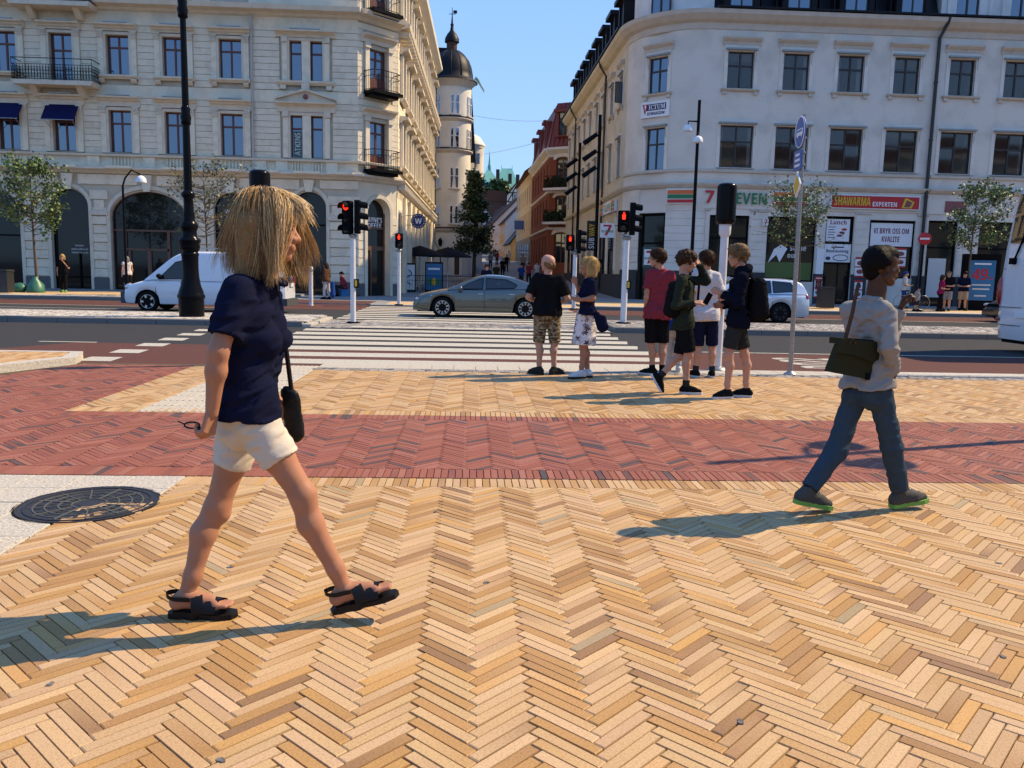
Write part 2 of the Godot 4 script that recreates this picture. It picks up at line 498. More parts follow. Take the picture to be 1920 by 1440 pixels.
# long-brick herringbone at 45 degrees, clipped to polygons; the bricks nearest the camera are objects of their own
func herringbone(parent: Node, region: Array, tab: Array, w: Array, sd: int, focus: Vector2, single: int, hole := PackedVector2Array()) -> void:
	var r := RandomNumberGenerator.new()
	r.seed = sd
	var dark := FastNoiseLite.new()
	dark.seed = sd
	dark.frequency = 0.35
	var W := 0.0482
	var N := 6
	var joint := 0.0042
	var bb := Rect2(region[0][0], Vector2.ZERO)
	for pg in region:
		for p in pg: bb = bb.expand(p)
	var e1 := Vector2(1, -1).normalized()
	var e2 := Vector2(1, 1).normalized()
	var quads := []
	var K := int(bb.size.length() / (W * 1.414)) + 20
	var ctr := bb.get_center()
	var mm := int(bb.size.x / (N * 1.414 * W)) + 3
	for m in range(-mm, mm + 1):
		for k in range(-K, K + 1):
			for s in 2:
				var o := Vector2(k + N * m, k - N * m)
				var sz := Vector2(N, 1)
				if s == 1:
					o += Vector2(N, -(N - 1))
					sz = Vector2(1, N)
				# lattice step (1,1) runs away from the camera, (1,-1) across
				var a := o * W + Vector2.ONE * joint * 0.5
				var b := (o + sz) * W - Vector2.ONE * joint * 0.5
				var cc := (a + b) * 0.5
				var wc := ctr + Vector2((cc.x - cc.y), -(cc.x + cc.y)) * 0.70711
				if not bb.grow(0.2).has_point(wc): continue
				var q := PackedVector2Array()
				for p in [a, Vector2(b.x, a.y), b, Vector2(a.x, b.y)]:
					q.append(ctr + Vector2(p.x - p.y, -(p.x + p.y)) * 0.70711)
				quads.append([wc, q, s])
	var full := []
	var rest := MB.new()
	for e in quads:
		var inside := false
		var pieces := []
		for pg in region:
			var all_in := true
			for p in e[1]:
				if not Geometry2D.is_point_in_polygon(p, pg):
					all_in = false
					break
			if all_in:
				inside = true
				break
			pieces.append_array(Geometry2D.intersect_polygons(e[1], pg))
		if inside and hole.size():
			var cut := Geometry2D.clip_polygons(e[1], hole)
			if cut.size() != 1 or area_of(cut[0]) < area_of(e[1]) * 0.999:
				inside = false
				pieces = cut
		if inside:
			full.append(e)
		else:
			for pc in pieces:
				if area_of(pc) > 0.0004:
					var col := pick(tab, w, r)
					brick_to(rest, pc, r.randf_range(-0.0012, 0.0012), -0.016, col, col, Vector2.ZERO, Vector2.ZERO)
	full.sort_custom(func(a, b): return a[0].distance_squared_to(focus) < b[0].distance_squared_to(focus))
	# a few shapes shared by the single bricks
	var variants := []
	for i in 26:
		var b := MB.new()
		var ca := pick(tab, w, r)
		var cb := ca if r.randf() < 0.55 else ca.lerp(pick(tab, w, r), 0.6)
		brick_to(b, PackedVector2Array([Vector2(-0.1416, -0.0211), Vector2(0.1416, -0.0211), Vector2(0.1416, 0.0211), Vector2(-0.1416, 0.0211)]), 0, -0.016, ca, cb, Vector2(r.randf_range(-0.006, 0.006), r.randf_range(-0.02, 0.02)), Vector2(1, 0))
		variants.append(b.mesh())
	for i in full.size():
		var e: Array = full[i]
		var h := r.randf_range(-0.0015, 0.0015)
		if i < single:
			var a := (-PI / 4 if e[2] == 1 else PI / 4) + (PI if r.randf() < 0.5 else 0.0)
			show_mesh(variants[r.randi() % 26], "brick", M.brick, parent, Transform3D(Basis(Vector3.UP, a), Vector3(e[0].x, h, e[0].y)))
		else:
			var ca := pick(tab, w, r)
			var cb := ca if r.randf() < 0.55 else ca.lerp(pick(tab, w, r), 0.6)
			var ax: Vector2 = (e[1][1] - e[1][0] if e[2] == 0 else e[1][3] - e[1][0]).normalized()
			brick_to(rest, e[1], h, -0.016, ca, cb, ax * r.randf_range(-0.006, 0.006) + ax.orthogonal() * r.randf_range(-0.02, 0.02), ax)
	kind(fin(rest, "paving_bricks", "brick", parent), "stuff")
func soldier(parent: Node, x0: float, x1: float, z0: float, z1: float, tab: Array, w: Array, sd: int, single: int) -> void:
	var r := RandomNumberGenerator.new()
	r.seed = sd
	var rest := MB.new()
	var x := x0
	var list := []
	while x < x1:
		list.append(x)
		x += 0.0535
	list.sort_custom(func(a, b): return absf(a - 0.4) < absf(b - 0.4))
	for i in list.size():
		var b := MB.new() if i < single else rest
		var ca := pick(tab, w, r)
		brick_to(b, PackedVector2Array([Vector2(list[i], z0), Vector2(list[i] + 0.048, z0), Vector2(list[i] + 0.048, z1), Vector2(list[i], z1)]), r.randf_range(-0.0015, 0.0015), -0.016, ca, ca.lerp(pick(tab, w, r), 0.3), Vector2(r.randf_range(-0.01, 0.01), 0), Vector2(0, 1))
		if i < single: fin(b, "edging_brick", "brick", parent)
	kind(fin(rest, "edging_bricks", "brick", parent), "stuff")
func tiles(parent: Node, called: String, m: String, x0: float, x1: float, z0: float, z1: float, sx: float, sz: float, y: float, ribs := 0, hole := PackedVector2Array(), sd := 4) -> void:
	var r := RandomNumberGenerator.new()
	r.seed = sd
	var nx := maxi(1, roundi((x1 - x0) / sx))
	var nz := maxi(1, roundi((z1 - z0) / sz))
	for i in nx:
		for j in nz:
			var a := Vector2(lerpf(x0, x1, float(i) / nx) + 0.003, lerpf(z0, z1, float(j) / nz) + 0.003)
			var b := Vector2(lerpf(x0, x1, float(i + 1) / nx) - 0.003, lerpf(z0, z1, float(j + 1) / nz) - 0.003)
			var shapes := [poly([a, Vector2(b.x, a.y), b, Vector2(a.x, b.y)])]
			var whole := true
			if hole.size():
				var ar0 := area_of(shapes[0])
				shapes = Geometry2D.clip_polygons(shapes[0], hole)
				whole = shapes.size() == 1 and area_of(shapes[0]) > ar0 * 0.999
			var t := MB.new()
			var f := r.randf_range(0.9, 1.05)
			var h := y + r.randf_range(-0.001, 0.001)
			for q in shapes:
				if area_of(q) < 0.001: continue
				brick_to(t, q, h, y - 0.016, Color(f, f, f), Color(f, f, f * 0.98), Vector2.ZERO, Vector2.ZERO)
			if t.v.is_empty(): continue
			if ribs and whole:
				for k in ribs:
					if ribs > 5:   # raised studs
						for l in ribs:
							var c := Vector3(lerpf(a.x, b.x, (k + 0.5) / ribs), h, lerpf(a.y, b.y, (l + 0.5) / ribs))
							t.lathe([Vector2(0.013, -0.001), Vector2(0.008, 0.005)], 6, c)
					else:
						var x := lerpf(a.x, b.x, (k + 0.5) / ribs)
						t.lo(x - 0.014, x + 0.014, h - 0.001, h + 0.005, a.y + 0.01, b.y - 0.01)
			fin(t, called, m, parent)
func setts(parent: Node, x0: float, x1: float, z0: float, z1: float, y: float, s: float, base: Array, sd: int, single: int, focus: Vector2) -> void:
	var r := RandomNumberGenerator.new()
	r.seed = sd
	var rest := MB.new()
	var cells := []
	var z := z0
	var row := 0
	while z < z1 - s * 0.5:
		var x := x0 + (row % 2) * s * -0.5
		while x < x1:
			cells.append(Vector2(x, z))
			x += s
		z += s
		row += 1
	cells.sort_custom(func(a, b): return a.distance_squared_to(focus) < b.distance_squared_to(focus))
	var vs := []
	for k in 14:
		var b := MB.new()
		var f := r.randf_range(0.62, 1.2)
		var c := Color(base[0] * f, base[1] * f, base[2] * f)
		var q := PackedVector2Array()
		for p in [Vector2(0, 0), Vector2(1, 0), Vector2(1, 1), Vector2(0, 1)]:
			q.append((p * 0.93 + Vector2(0.035, 0.035)) * s + Vector2(r.randf_range(-1, 1), r.randf_range(-1, 1)) * s * 0.06)
		brick_to(b, q, r.randf_range(-0.006, 0.006), -0.03, c, c, Vector2(r.randf_range(-0.05, 0.05), r.randf_range(-0.05, 0.05)), Vector2.ZERO)
		vs.append(b)
	var ms := []
	for b in vs: ms.append(b.mesh())
	for i in cells.size():
		var k := r.randi() % 14
		var o := Vector3(cells[i].x, y, cells[i].y)
		if i < single:
			show_mesh(ms[k], "sett", M.grey_sett, parent, Transform3D(Basis(), o))
		else:
			var k0 := rest.v.size()
			for p in vs[k].v: rest.v.append(p + o)
			rest.n.append_array(vs[k].n)
			rest.c.append_array(vs[k].c)
			for q in vs[k].idx: rest.idx.append(q + k0)
	kind(fin(rest, "setts", "grey_sett", parent), "stuff")
func kerbs(parent: Node, x0: float, x1: float, z0: float, z1: float, y0: float, y1: float, m: String, step := 1.25) -> void:
	var along_x := absf(x1 - x0) > absf(z1 - z0)
	var n := maxi(1, roundi((absf(x1 - x0) if along_x else absf(z1 - z0)) / step))
	for i in n:
		var b := MB.new()
		var f0 := float(i) / n
		var f1 := float(i + 1) / n
		var a := Vector3(lerpf(x0, x1, f0) + 0.006 if along_x else x0, y0, z0 if along_x else lerpf(z0, z1, f0) + 0.006)
		var e := Vector3(lerpf(x0, x1, f1) - 0.006 if along_x else x1, y1, z1 if along_x else lerpf(z0, z1, f1) - 0.006)
		var lo := a.min(e)
		var hi := a.max(e)
		var ch := 0.018
		b.lo(lo.x, hi.x, lo.y, hi.y - ch, lo.z, hi.z)
		# chamfered top
		var t0 := [Vector3(lo.x, hi.y - ch, hi.z), Vector3(hi.x, hi.y - ch, hi.z), Vector3(hi.x, hi.y - ch, lo.z), Vector3(lo.x, hi.y - ch, lo.z)]
		var t1 := [Vector3(lo.x, hi.y, hi.z - ch), Vector3(hi.x, hi.y, hi.z - ch), Vector3(hi.x, hi.y, lo.z + ch), Vector3(lo.x, hi.y, lo.z + ch)]
		for k in 4: b.quad(t0[k], t0[(k + 1) % 4], t1[(k + 1) % 4], t1[k])
		b.quad(t1[0], t1[1], t1[2], t1[3])
		fin(b, "kerb_stone", m, parent)
func structure(called: String) -> Node3D:
	var o := Node3D.new()
	put(o, called)
	kind(o, "structure")
	return o
func build_ground() -> void:
	kind(sheet(self, "ground", "asphalt_far", -0.07, rect(-700, 700, -900, 500)), "structure")
	var road := structure("road")
	sheet(road, "carriageway", "asphalt", -0.03, rect(-90, 90, -35.2, -12.9))
	sheet(road, "red_lane", "red_asphalt", -0.026, [Vector2(-7.6, -16.4), Vector2(-8.2, -15.2), Vector2(-9.4, -14.2), Vector2(-11.0, -13.6), Vector2(-11.0, -12.9), Vector2(90, -12.9), Vector2(90, -16.4)])
	sheet(road, "red_lane", "red_asphalt", -0.026, rect(-90, 90, -34.6, -30.9))
	sheet(road, "red_lane", "red_asphalt", -0.0258, rect(-8.6, -4.3, -38.5, -34.6))
	# painted markings
	for z in [[-14.1, -13.4], [-15.25, -14.55], [-16.45, -15.72], [-17.65, -16.9], [-18.85, -18.1], [-20.05, -19.3], [-21.2, -20.5]]:
		sheet(road, "crossing_stripe", "road_paint", -0.022, [Vector2(-4.15, z[0]), Vector2(3.62, z[0]), Vector2(3.5 - (z[0] + 20) * 0.01, z[1]), Vector2(-4.1, z[1])])
	for i in 8:
		var z := -25.55 - i * 1.17
		sheet(road, "crossing_stripe", "road_paint", -0.022, rect(-4.1, 4.1, z - 0.68, z))
	for i in 6:
		var z := -13.28 - i * 1.28
		sheet(road, "cycle_crossing_block", "road_paint", -0.0215, [Vector2(-6.17 - i * 0.06, z), Vector2(-5.66 - i * 0.06, z), Vector2(-5.72 - i * 0.06, z - 0.62), Vector2(-6.23 - i * 0.06, z - 0.62)])
	for x in [-31.5, -25.0, -18.5, -12.0]:
		sheet(road, "lane_line", "road_paint", -0.0215, rect(x, x + 1.7, -17.05, -16.93))
	sheet(road, "lane_line", "road_paint", -0.0215, rect(-8.35, -7.25, -16.5, -16.38))
	sheet(road, "lane_line", "road_paint", -0.0215, rect(4.6, 90, -16.62, -16.5))
	sheet(road, "lane_line", "road_paint", -0.0215, rect(-90, -9.0, -30.75, -30.6))
	sheet(road, "lane_line", "road_paint", -0.0215, rect(7.5, 90, -30.75, -30.6))
	sheet(road, "lane_line", "road_paint", -0.0215, rect(-16.9, -11.4, -28.65, -28.5))
	# BUSS lettering on the red lane, read from the traffic's side
	var tm := text_mesh("BUSS", 0.62, 0.0)
	var lt := show_mesh(tm, "lane_lettering", M.road_paint, road)
	lt.transform = Transform3D(Basis(Vector3(0, 0, -1.25), Vector3(2.6, 0, 0), Vector3(0, 0.3, 0)), Vector3(6.35, -0.021, -14.75))
	# median islands
	for side in 2:
		var isl := structure("median")
		var x0 := -60.0 if side == 0 else 4.05
		var x1 := -4.35 if side == 0 else 60.0
		sheet(isl, "bed", "sand", 0.092, rect(x0, x1, -24.9, -21.9))
		kerbs(isl, x0, x1, -21.95, -21.7, -0.03, 0.12, "kerb")
		kerbs(isl, x0, x1, -25.1, -24.85, -0.03, 0.12, "kerb")
		if side == 1: kerbs(isl, 3.8, 4.05, -25.1, -21.7, -0.03, 0.12, "kerb")
		else: kerbs(isl, -4.35, -4.12, -25.1, -21.7, -0.03, 0.06, "pale_kerb")
		setts(isl, maxf(x0, -21.0), minf(x1, 20.0), -24.84, -21.97, 0.115, 0.125, [0.62, 0.56, 0.47] if side == 0 else [0.46, 0.41, 0.35], 31 + side, 300, Vector2(-9, -21.9) if side == 0 else Vector2(9, -21.9))
	var refuge := structure("crossing_refuge")
	sheet(refuge, "bed", "sand", -0.012, rect(-4.1, 3.78, -24.75, -21.45))
	tiles(refuge, "white_tile", "white_tile", -3.1, 3.7, -22.1, -21.5, 0.35, 0.3, 0.004, 0)
	tiles(refuge, "white_tile", "white_tile", -3.1, 3.7, -24.7, -24.1, 0.35, 0.3, 0.004, 0)
	setts(refuge, -3.1, 3.7, -24.08, -22.12, 0.0, 0.13, [0.40, 0.37, 0.33], 40, 0, Vector2(0, -22))
	setts(refuge, -4.1, -3.12, -24.7, -21.5, 0.0, 0.13, [0.42, 0.38, 0.33], 41, 0, Vector2(0, -22))
	# far pavement with its kerb
	var far := structure("far_pavement")
	kerbs(far, -70, -8.7, -35.45, -35.2, -0.03, 0.12, "kerb", 1.6)
	kerbs(far, 4.9, 70, -35.45, -35.2, -0.03, 0.12, "kerb", 1.6)
	kerbs(far, -4.2, 4.9, -35.45, -35.2, -0.03, 0.03, "pale_kerb")
	for e in [[-70.0, -8.7], [4.9, 70.0]]:
		var fb := MB.new()
		fb.lo(e[0], e[1], -0.05, 0.112, -46.5, -35.46)
		fin(fb, "slab", "street_grey", far)
		sheet(far, "paving", "pale_kerb", 0.116, rect(e[0], e[1], -36.6, -35.46))
		sheet(far, "paving", "sidewalk_tan", 0.1165, rect(e[0], e[1], -41.2, -36.6))
		sheet(far, "paving", "sidewalk_grey", 0.116, rect(e[0], e[1], -45.1, -41.2))
	var fb2 := MB.new()
	fb2.lo(-8.69, 4.89, -0.05, 0.02, -46.5, -35.46)
	fin(fb2, "slab", "street_grey", far)
	sheet(far, "paving", "sidewalk_tan", 0.025, rect(-3.6, 4.88, -38.5, -35.5))
	sheet(far, "paving", "red_asphalt", 0.025, rect(-8.68, -4.3, -38.6, -35.5))
	var street := structure("side_street")
	var sb := MB.new()
	sb.grid([[Vector3(-14, 0.03, -46.5), Vector3(30, 0.03, -46.5)], [Vector3(-14, 0.3, -62), Vector3(30, 0.3, -62)], [Vector3(-14, 1.3, -85), Vector3(30, 1.3, -85)], [Vector3(-14, 3.2, -125), Vector3(30, 3.2, -125)], [Vector3(-40, 9.0, -220), Vector3(50, 9.0, -220)]], false)
	for i in sb.n.size(): sb.n[i] = Vector3(0, 1, 0.04).normalized()
	fin(sb, "paving", "street_grey", street)
	build_plaza()
func build_plaza() -> void:
	var holes := PackedVector2Array()
	for i in 28: holes.append(Vector2(-2.40, -5.23) + Vector2.from_angle(TAU * i / 28) * 0.43)
	var front := structure("plaza_paving")
	sheet(front, "bed", "sand", -0.011, rect(-9.6, 9.6, -12.95, 2.2))
	sheet(front, "bed", "sand", -0.0112, rect(9.6, 40, -12.95, 2.2))
	sheet(front, "bed", "sand", -0.0112, rect(-40, -9.6, -12.95, 2.2))
	var y1 := [poly([Vector2(-2.42, 1.6), Vector2(6.6, 1.6), Vector2(6.6, -5.715), Vector2(-2.03, -5.715), Vector2(-2.03, -5.25), Vector2(-2.42, -5.25)])]
	herringbone(front, y1, YELLOWS, YW, 11, Vector2(0.25, -1.9), 300, holes)
	soldier(front, -2.03, 7.5, -5.95, -5.72, YELLOWS, YW, 5, 150)
	tiles(front, "white_tile", "white_tile", -5.2, -2.43, -5.25, -1.2, 0.35, 0.35, 0.0, 5, holes)
	tiles(front, "white_tile", "white_tile", -5.2, -2.04, -5.955, -5.26, 0.35, 0.35, 0.0, 0, holes, 6)
	# brick collar round the manhole, on the brick side
	var r := RandomNumberGenerator.new()
	r.seed = 77
	var band := structure("red_brick_path")
	soldier(band, -9.4, 9.4, -6.235, -5.975, REDS, RW, 6, 150)
	soldier(band, -4.15, 9.4, -8.6, -8.37, REDS, RW, 7, 150)
	var rr := [poly([Vector2(-9.4, -6.245), Vector2(9.4, -6.245), Vector2(9.4, -8.36), Vector2(-4.16, -8.36), Vector2(-4.16, -12.7), Vector2(-5.8, -12.7), Vector2(-6.3, -11.1), Vector2(-9.4, -10.4)])]
	herringbone(band, rr, REDS, RW, 12, Vector2(0.5, -6.2), 300)
	var back := structure("far_brick_paving")
	soldier(back, -4.15, 11.0, -8.86, -8.61, YELLOWS, YW, 8, 120)
	herringbone(back, [poly([Vector2(-2.32, -8.87), Vector2(11.0, -8.87), Vector2(11.0, -12.4), Vector2(-2.32, -12.4)]), poly([Vector2(-4.15, -8.87), Vector2(-3.46, -8.87), Vector2(-3.46, -12.7), Vector2(-4.15, -12.7)])], YELLOWS, YW, 13, Vector2(0.8, -8.9), 300)
	tiles(back, "white_tile", "white_tile", -3.45, -2.33, -12.9, -8.63, 0.28, 0.35, 0.0, 4)
	tiles(back, "white_tile", "white_tile", -2.33, 6.0, -13.25, -12.72, 0.35, 0.265, 0.0, 0)
	setts(back, -2.3, 11.5, -12.71, -12.42, 0.0, 0.142, [0.34, 0.31, 0.28], 44, 60, Vector2(0.6, -12.5))
	kerbs(back, 6.0, 30.0, -13.1, -12.75, -0.03, 0.03, "pale_kerb", 1.0)
	var corner := structure("kerb_corner")
	sheet(corner, "bed", "sand", 0.082, [Vector2(-9.5, -10.9), Vector2(-6.55, -11.2), Vector2(-6.05, -12.75), Vector2(-6.3, -13.4), Vector2(-9.5, -13.4)])
	herringbone_corner(corner)
	var kb := MB.new()
	kb.slab(poly([Vector2(-6.55, 11.2), Vector2(-5.92, 12.7), Vector2(-6.2, 13.55), Vector2(-9.5, 13.55), Vector2(-9.5, 13.38), Vector2(-6.32, 13.38), Vector2(-6.15, 12.75), Vector2(-6.7, 11.35)]), Transform3D(Basis(Vector3.RIGHT, Vector3.FORWARD, Vector3.UP), Vector3.ZERO), -0.03, 0.1)
	fin(kb, "kerb_stone", "pale_kerb", corner)
	build_manhole(Vector3(-2.40, 0, -5.23), 0.41)
	for e in [[0.95, -2.62], [1.62, -2.28], [-0.75, -2.42], [-0.35, -2.2], [1.2, -4.6], [-1.2, -4.1], [2.2, -3.1], [-1.5, -2.9], [0.1, -3.9], [2.9, -4.2], [0.5, -2.05], [-0.2, -5.1], [1.9, -7.3], [-0.6, -9.6]]:
		var g := MB.new()
		var ring := PackedVector2Array()
		for i in 11: ring.append(Vector2.from_angle(TAU * i / 11) * (0.013 + 0.004 * sin(TAU * i / 11 * 2 + e[0] * 5) + 0.002 * sin(TAU * i / 11 * 3 + e[1])))
		g.slab(ring, Transform3D(Basis(Vector3.RIGHT, Vector3.FORWARD, Vector3.UP), Vector3(e[0], 0.0, e[1])), 0.0, 0.0035)
		fin(g, "gum_spot", "plinth_stone", front)
func herringbone_corner(parent: Node) -> void:
	var r := RandomNumberGenerator.new()
	r.seed = 19
	var rest := MB.new()
	var pg := poly([Vector2(-9.5, -10.9), Vector2(-6.75, -11.25), Vector2(-6.2, -12.75), Vector2(-6.35, -13.37), Vector2(-9.5, -13.37)])
	var grate := PackedVector2Array()
	for i in 24: grate.append(Vector2(-7.75, -12.75) + Vector2.from_angle(TAU * i / 24) * Vector2(0.62, 0.5))
	for i in 60:
		for j in 16:
			var a := Vector2(-9.5 + i * 0.054, -13.4 + j * 0.22)
			var q := poly([a, a + Vector2(0.048, 0), a + Vector2(0.048, 0.212), a + Vector2(0, 0.212)])
			for pc in Geometry2D.intersect_polygons(q, pg):
				for pd in Geometry2D.clip_polygons(pc, grate):
					if area_of(pd) > 0.0005:
						var c := pick(YELLOWS, YW, r)
						brick_to(rest, pd, 0.098, 0.08, c, c, Vector2.ZERO, Vector2.ZERO)
	kind(fin(rest, "paving_bricks", "brick", parent), "stuff")
	var g := MB.new()
	for k in 3:
		for i in 24:
			var a0 := TAU * i / 24
			var a1 := a0 + TAU / 24 * 0.7
			var r0 := 0.28 + k * 0.11
			g.bar(Vector3(-7.75 + cos(a0) * r0 * 1.1, 0.093, -12.75 + sin(a0) * r0 * 0.9), Vector3(-7.75 + cos(a1) * r0 * 1.1, 0.093, -12.75 + sin(a1) * r0 * 0.9), 0.05, 0.02)
	var tg := fin(g, "tree_grate", "iron")
	tag(tg, "round cast iron grate set in the yellow brick corner beside the road", "grate")
func build_manhole(o: Vector3, r: float) -> void:
	var t := thing("manhole_cover", "round black cast iron manhole cover with spoke and ring pattern", "manhole cover", Transform3D(Basis(), o))
	var b := MB.new()
	b.hard([Vector2(r, -0.012), Vector2(r, 0.0), Vector2(r - 0.012, 0.002), Vector2(r - 0.03, -0.001), Vector2(0.0, -0.001)], 48)
	fin(b, "plate", "iron", t)
	var rim := MB.new()
	for e in [r - 0.004, r - 0.045]:
		ring_bar(rim, e, 0.012, 0.004, 48)
	fin(rim, "rim", "iron", t)
	for e in [0.10, 0.175, 0.25, 0.315]:
		var g := MB.new()
		ring_bar(g, e, 0.008, 0.0035, 40)
		fin(g, "ring", "iron_worn", t)
	for i in 12:
		var g := MB.new()
		var a := TAU * (i + 0.3) / 12
		var d := Vector3(cos(a), 0, sin(a))
		g.bar(d * 0.11 + Vector3.UP * 0.001, d * 0.345 + Vector3.UP * 0.001, 0.013 if i % 3 == 0 else 0.008, 0.006)
		fin(g, "spoke", "iron_worn", t)
	for i in 60:   # raised squares between the rings
		var g := MB.new()
		var a := TAU * (i % 20 + 0.5) / 20
		var q := 0.14 + (i / 20) * 0.072
		g.box(Vector3(cos(a) * q, 0.001, sin(a) * q), Vector3(0.03, 0.004, 0.022), Basis(Vector3.UP, -a))
		fin(g, "stud", "iron", t)
	var hub := MB.new()
	hub.lathe([Vector2(0.07, -0.001), Vector2(0.068, 0.004), Vector2(0.0, 0.004)], 20)
	fin(hub, "hub", "iron", t)
func ring_bar(g: MB, r: float, w: float, h: float, seg: int) -> void:
	g.hard([Vector2(r + w * 0.5, -0.002), Vector2(r + w * 0.5, h), Vector2(r - w * 0.5, h), Vector2(r - w * 0.5, -0.002)], seg)
var fonts := {}
func text_mesh(s: String, size: float, depth: float, face := "Droid Sans", bold := true) -> TextMesh:
	var key := face + str(bold)
	if not fonts.has(key):
		var f := SystemFont.new()
		f.font_names = PackedStringArray([face])
		f.font_weight = 700 if bold else 400
		fonts[key] = f
	var t := TextMesh.new()
	t.text = s
	t.font = fonts[key]
	t.font_size = 64
	t.pixel_size = size / 64.0
	t.depth = maxf(depth, 0.002)
	t.curve_step = 4.0
	return t
# lettering lying on a face: width wide, base at t's origin, facing t's z
func letter(parent: Node, s: String, m: String, t: Transform3D, width: float, height: float, called := "lettering", face := "Droid Sans", bold := true) -> MeshInstance3D:
	var tm := text_mesh(s, 1.0, 0.02, face, bold)
	var bb := tm.get_aabb()
	var sx := width / maxf(bb.size.x, 0.01)
	var sy := height / maxf(bb.size.y, 0.01)
	var c := bb.get_center()
	return show_mesh(tm, called, M[m], parent, t * Transform3D(Basis.from_scale(Vector3(sx, sy, 0.5)), Vector3(-c.x * sx, -c.y * sy, 0.0)))
# ---------------------------------------------------------------- facades
func face(l: Vector3, r: Vector3) -> Transform3D:   # left and right end as seen from outside
	var x := (r - l).normalized()
	return Transform3D(Basis(x, Vector3.UP, x.cross(Vector3.UP)), l)
# wall of a facade with rectangular openings [x0, x1, y0, y1]
func wall_boxes(b: MB, t: Transform3D, x0: float, x1: float, y0: float, y1: float, open: Array, z0: float, z1: float) -> void:
	var xs := [x0, x1]
	var ys := [y0, y1]
	for o in open:
		for e in [o[0], o[1]]:
			if e > x0 and e < x1: xs.append(e)
		for e in [o[2], o[3]]:
			if e > y0 and e < y1: ys.append(e)
	xs.sort()
	ys.sort()
	for j in ys.size() - 1:
		if ys[j + 1] - ys[j] < 0.001: continue
		var run := -1
		for i in xs.size():
			var solid := false
			if i < xs.size() - 1 and xs[i + 1] - xs[i] > 0.001:
				solid = true
				var mx: float = (xs[i] + xs[i + 1]) * 0.5
				var my: float = (ys[j] + ys[j + 1]) * 0.5
				for o in open:
					if mx > o[0] and mx < o[1] and my > o[2] and my < o[3]: solid = false
			elif i < xs.size() - 1:
				continue
			if solid and run < 0: run = i
			if not solid and run >= 0:
				var a: float = xs[run]
				var e: float = xs[i]
				b.box(t * V((a + e) * 0.5, (ys[j] + ys[j + 1]) * 0.5, (z0 + z1) * 0.5), V(e - a, ys[j + 1] - ys[j], z1 - z0), t.basis)
				run = -1
# casement window: frame mesh with one child per pane
func window(parent: Node, t: Transform3D, x0: float, x1: float, y0: float, y1: float, frame: String, glass: String, cols := 2, split := 0.3, z := -0.22, bar := 0.075) -> MeshInstance3D:
	var b := MB.new()
	var w := x1 - x0
	var h := y1 - y0
	var d := 0.08
	b.lo(0, bar, 0, h, -d, 0)
	b.lo(w - bar, w, 0, h, -d, 0)
	b.lo(bar, w - bar, 0, bar, -d, 0)
	b.lo(bar, w - bar, h - bar, h, -d, 0)
	var ys := [bar, h - bar]
	if split > 0.0:
		var sy := h * (1.0 - split)
		b.lo(bar, w - bar, sy - bar * 0.6, sy + bar * 0.6, -d, 0.012)
		ys = [bar, sy - bar * 0.6, sy + bar * 0.6, h - bar]
	var xs := [bar]
	for i in range(1, cols):
		var sx := w * i / cols
		b.lo(sx - bar * 0.6, sx + bar * 0.6, bar, h - bar, -d, 0.006)
		xs.append(sx - bar * 0.6)
		xs.append(sx + bar * 0.6)
	xs.append(w - bar)
	var o := fin(b, "window", frame, parent, t * XT(V(x0, y0, z)))
	for i in range(0, xs.size(), 2):
		for j in range(0, ys.size(), 2):
			# panes sit very slightly out of true, as old glazing does
			var tw := Basis(Vector3.UP, rng.randf_range(-0.012, 0.012)) * Basis(Vector3.RIGHT, rng.randf_range(-0.012, 0.012))
			show_mesh(unit_box(V(xs[i + 1] - xs[i], ys[j + 1] - ys[j], 0.012)), "pane", M[glass], o, Transform3D(tw, V((xs[i] + xs[i + 1]) * 0.5, (ys[j] + ys[j + 1]) * 0.5, -d * 0.5)))
	return o
func moulding(parent: Node, called: String, m: String, t: Transform3D, x0: float, x1: float, prof: Array) -> MeshInstance3D:
	# prof: U(out, y) from bottom to top, run from x0 to x1 with returned ends
	var b := MB.new()
	for i in prof.size() - 1:
		var p: Vector2 = prof[i]
		var q: Vector2 = prof[i + 1]
		b.quad(t * V(x0, p.y, p.x), t * V(x1, p.y, p.x), t * V(x1, q.y, q.x), t * V(x0, q.y, q.x))
	var pl := PV([U(-0.02, prof[0].y)])
	for p in prof: pl.append(p)
	pl.append(U(-0.02, prof[-1].y))
	b.slab(pl, t * Transform3D(Basis(V(0, 0, 1), Vector3.UP, V(-1, 0, 0)), V(x0, 0, 0)), 0, 0)
	b.slab(pl, t * Transform3D(Basis(V(0, 0, 1), Vector3.UP, V(-1, 0, 0)), V(x1, 0, 0)), 0, 0)
	b.quad(t * V(x0, prof[-1].y, prof[-1].x), t * V(x1, prof[-1].y, prof[-1].x), t * V(x1, prof[-1].y, -0.02), t * V(x0, prof[-1].y, -0.02))
	return fin(b, called, m, parent)
func courses(parent: Node, t: Transform3D, x0: float, x1: float, y0: float, y1: float, h: float, skip: Array, z: float, mats: Array, called := "stone_course") -> void:
	var n := roundi((y1 - y0) / h)
	for j in n:
		var a := lerpf(y0, y1, float(j) / n) + 0.011
		var e := lerpf(y0, y1, float(j + 1) / n) - 0.011
		var cuts := []
		for s in skip:
			if s[3] > a and s[2] < e: cuts.append(U(s[0], s[1]))
		cuts.sort_custom(func(p, q): return p.x < q.x)
		var x := x0
		cuts.append(U(x1, x1))
		for cpos in cuts:
			if cpos.x - x > 0.08:
				bx(parent, called, mats[rng.randi() % mats.size()], t, x, cpos.x, a, e, -0.05, z)
			x = maxf(x, cpos.y)
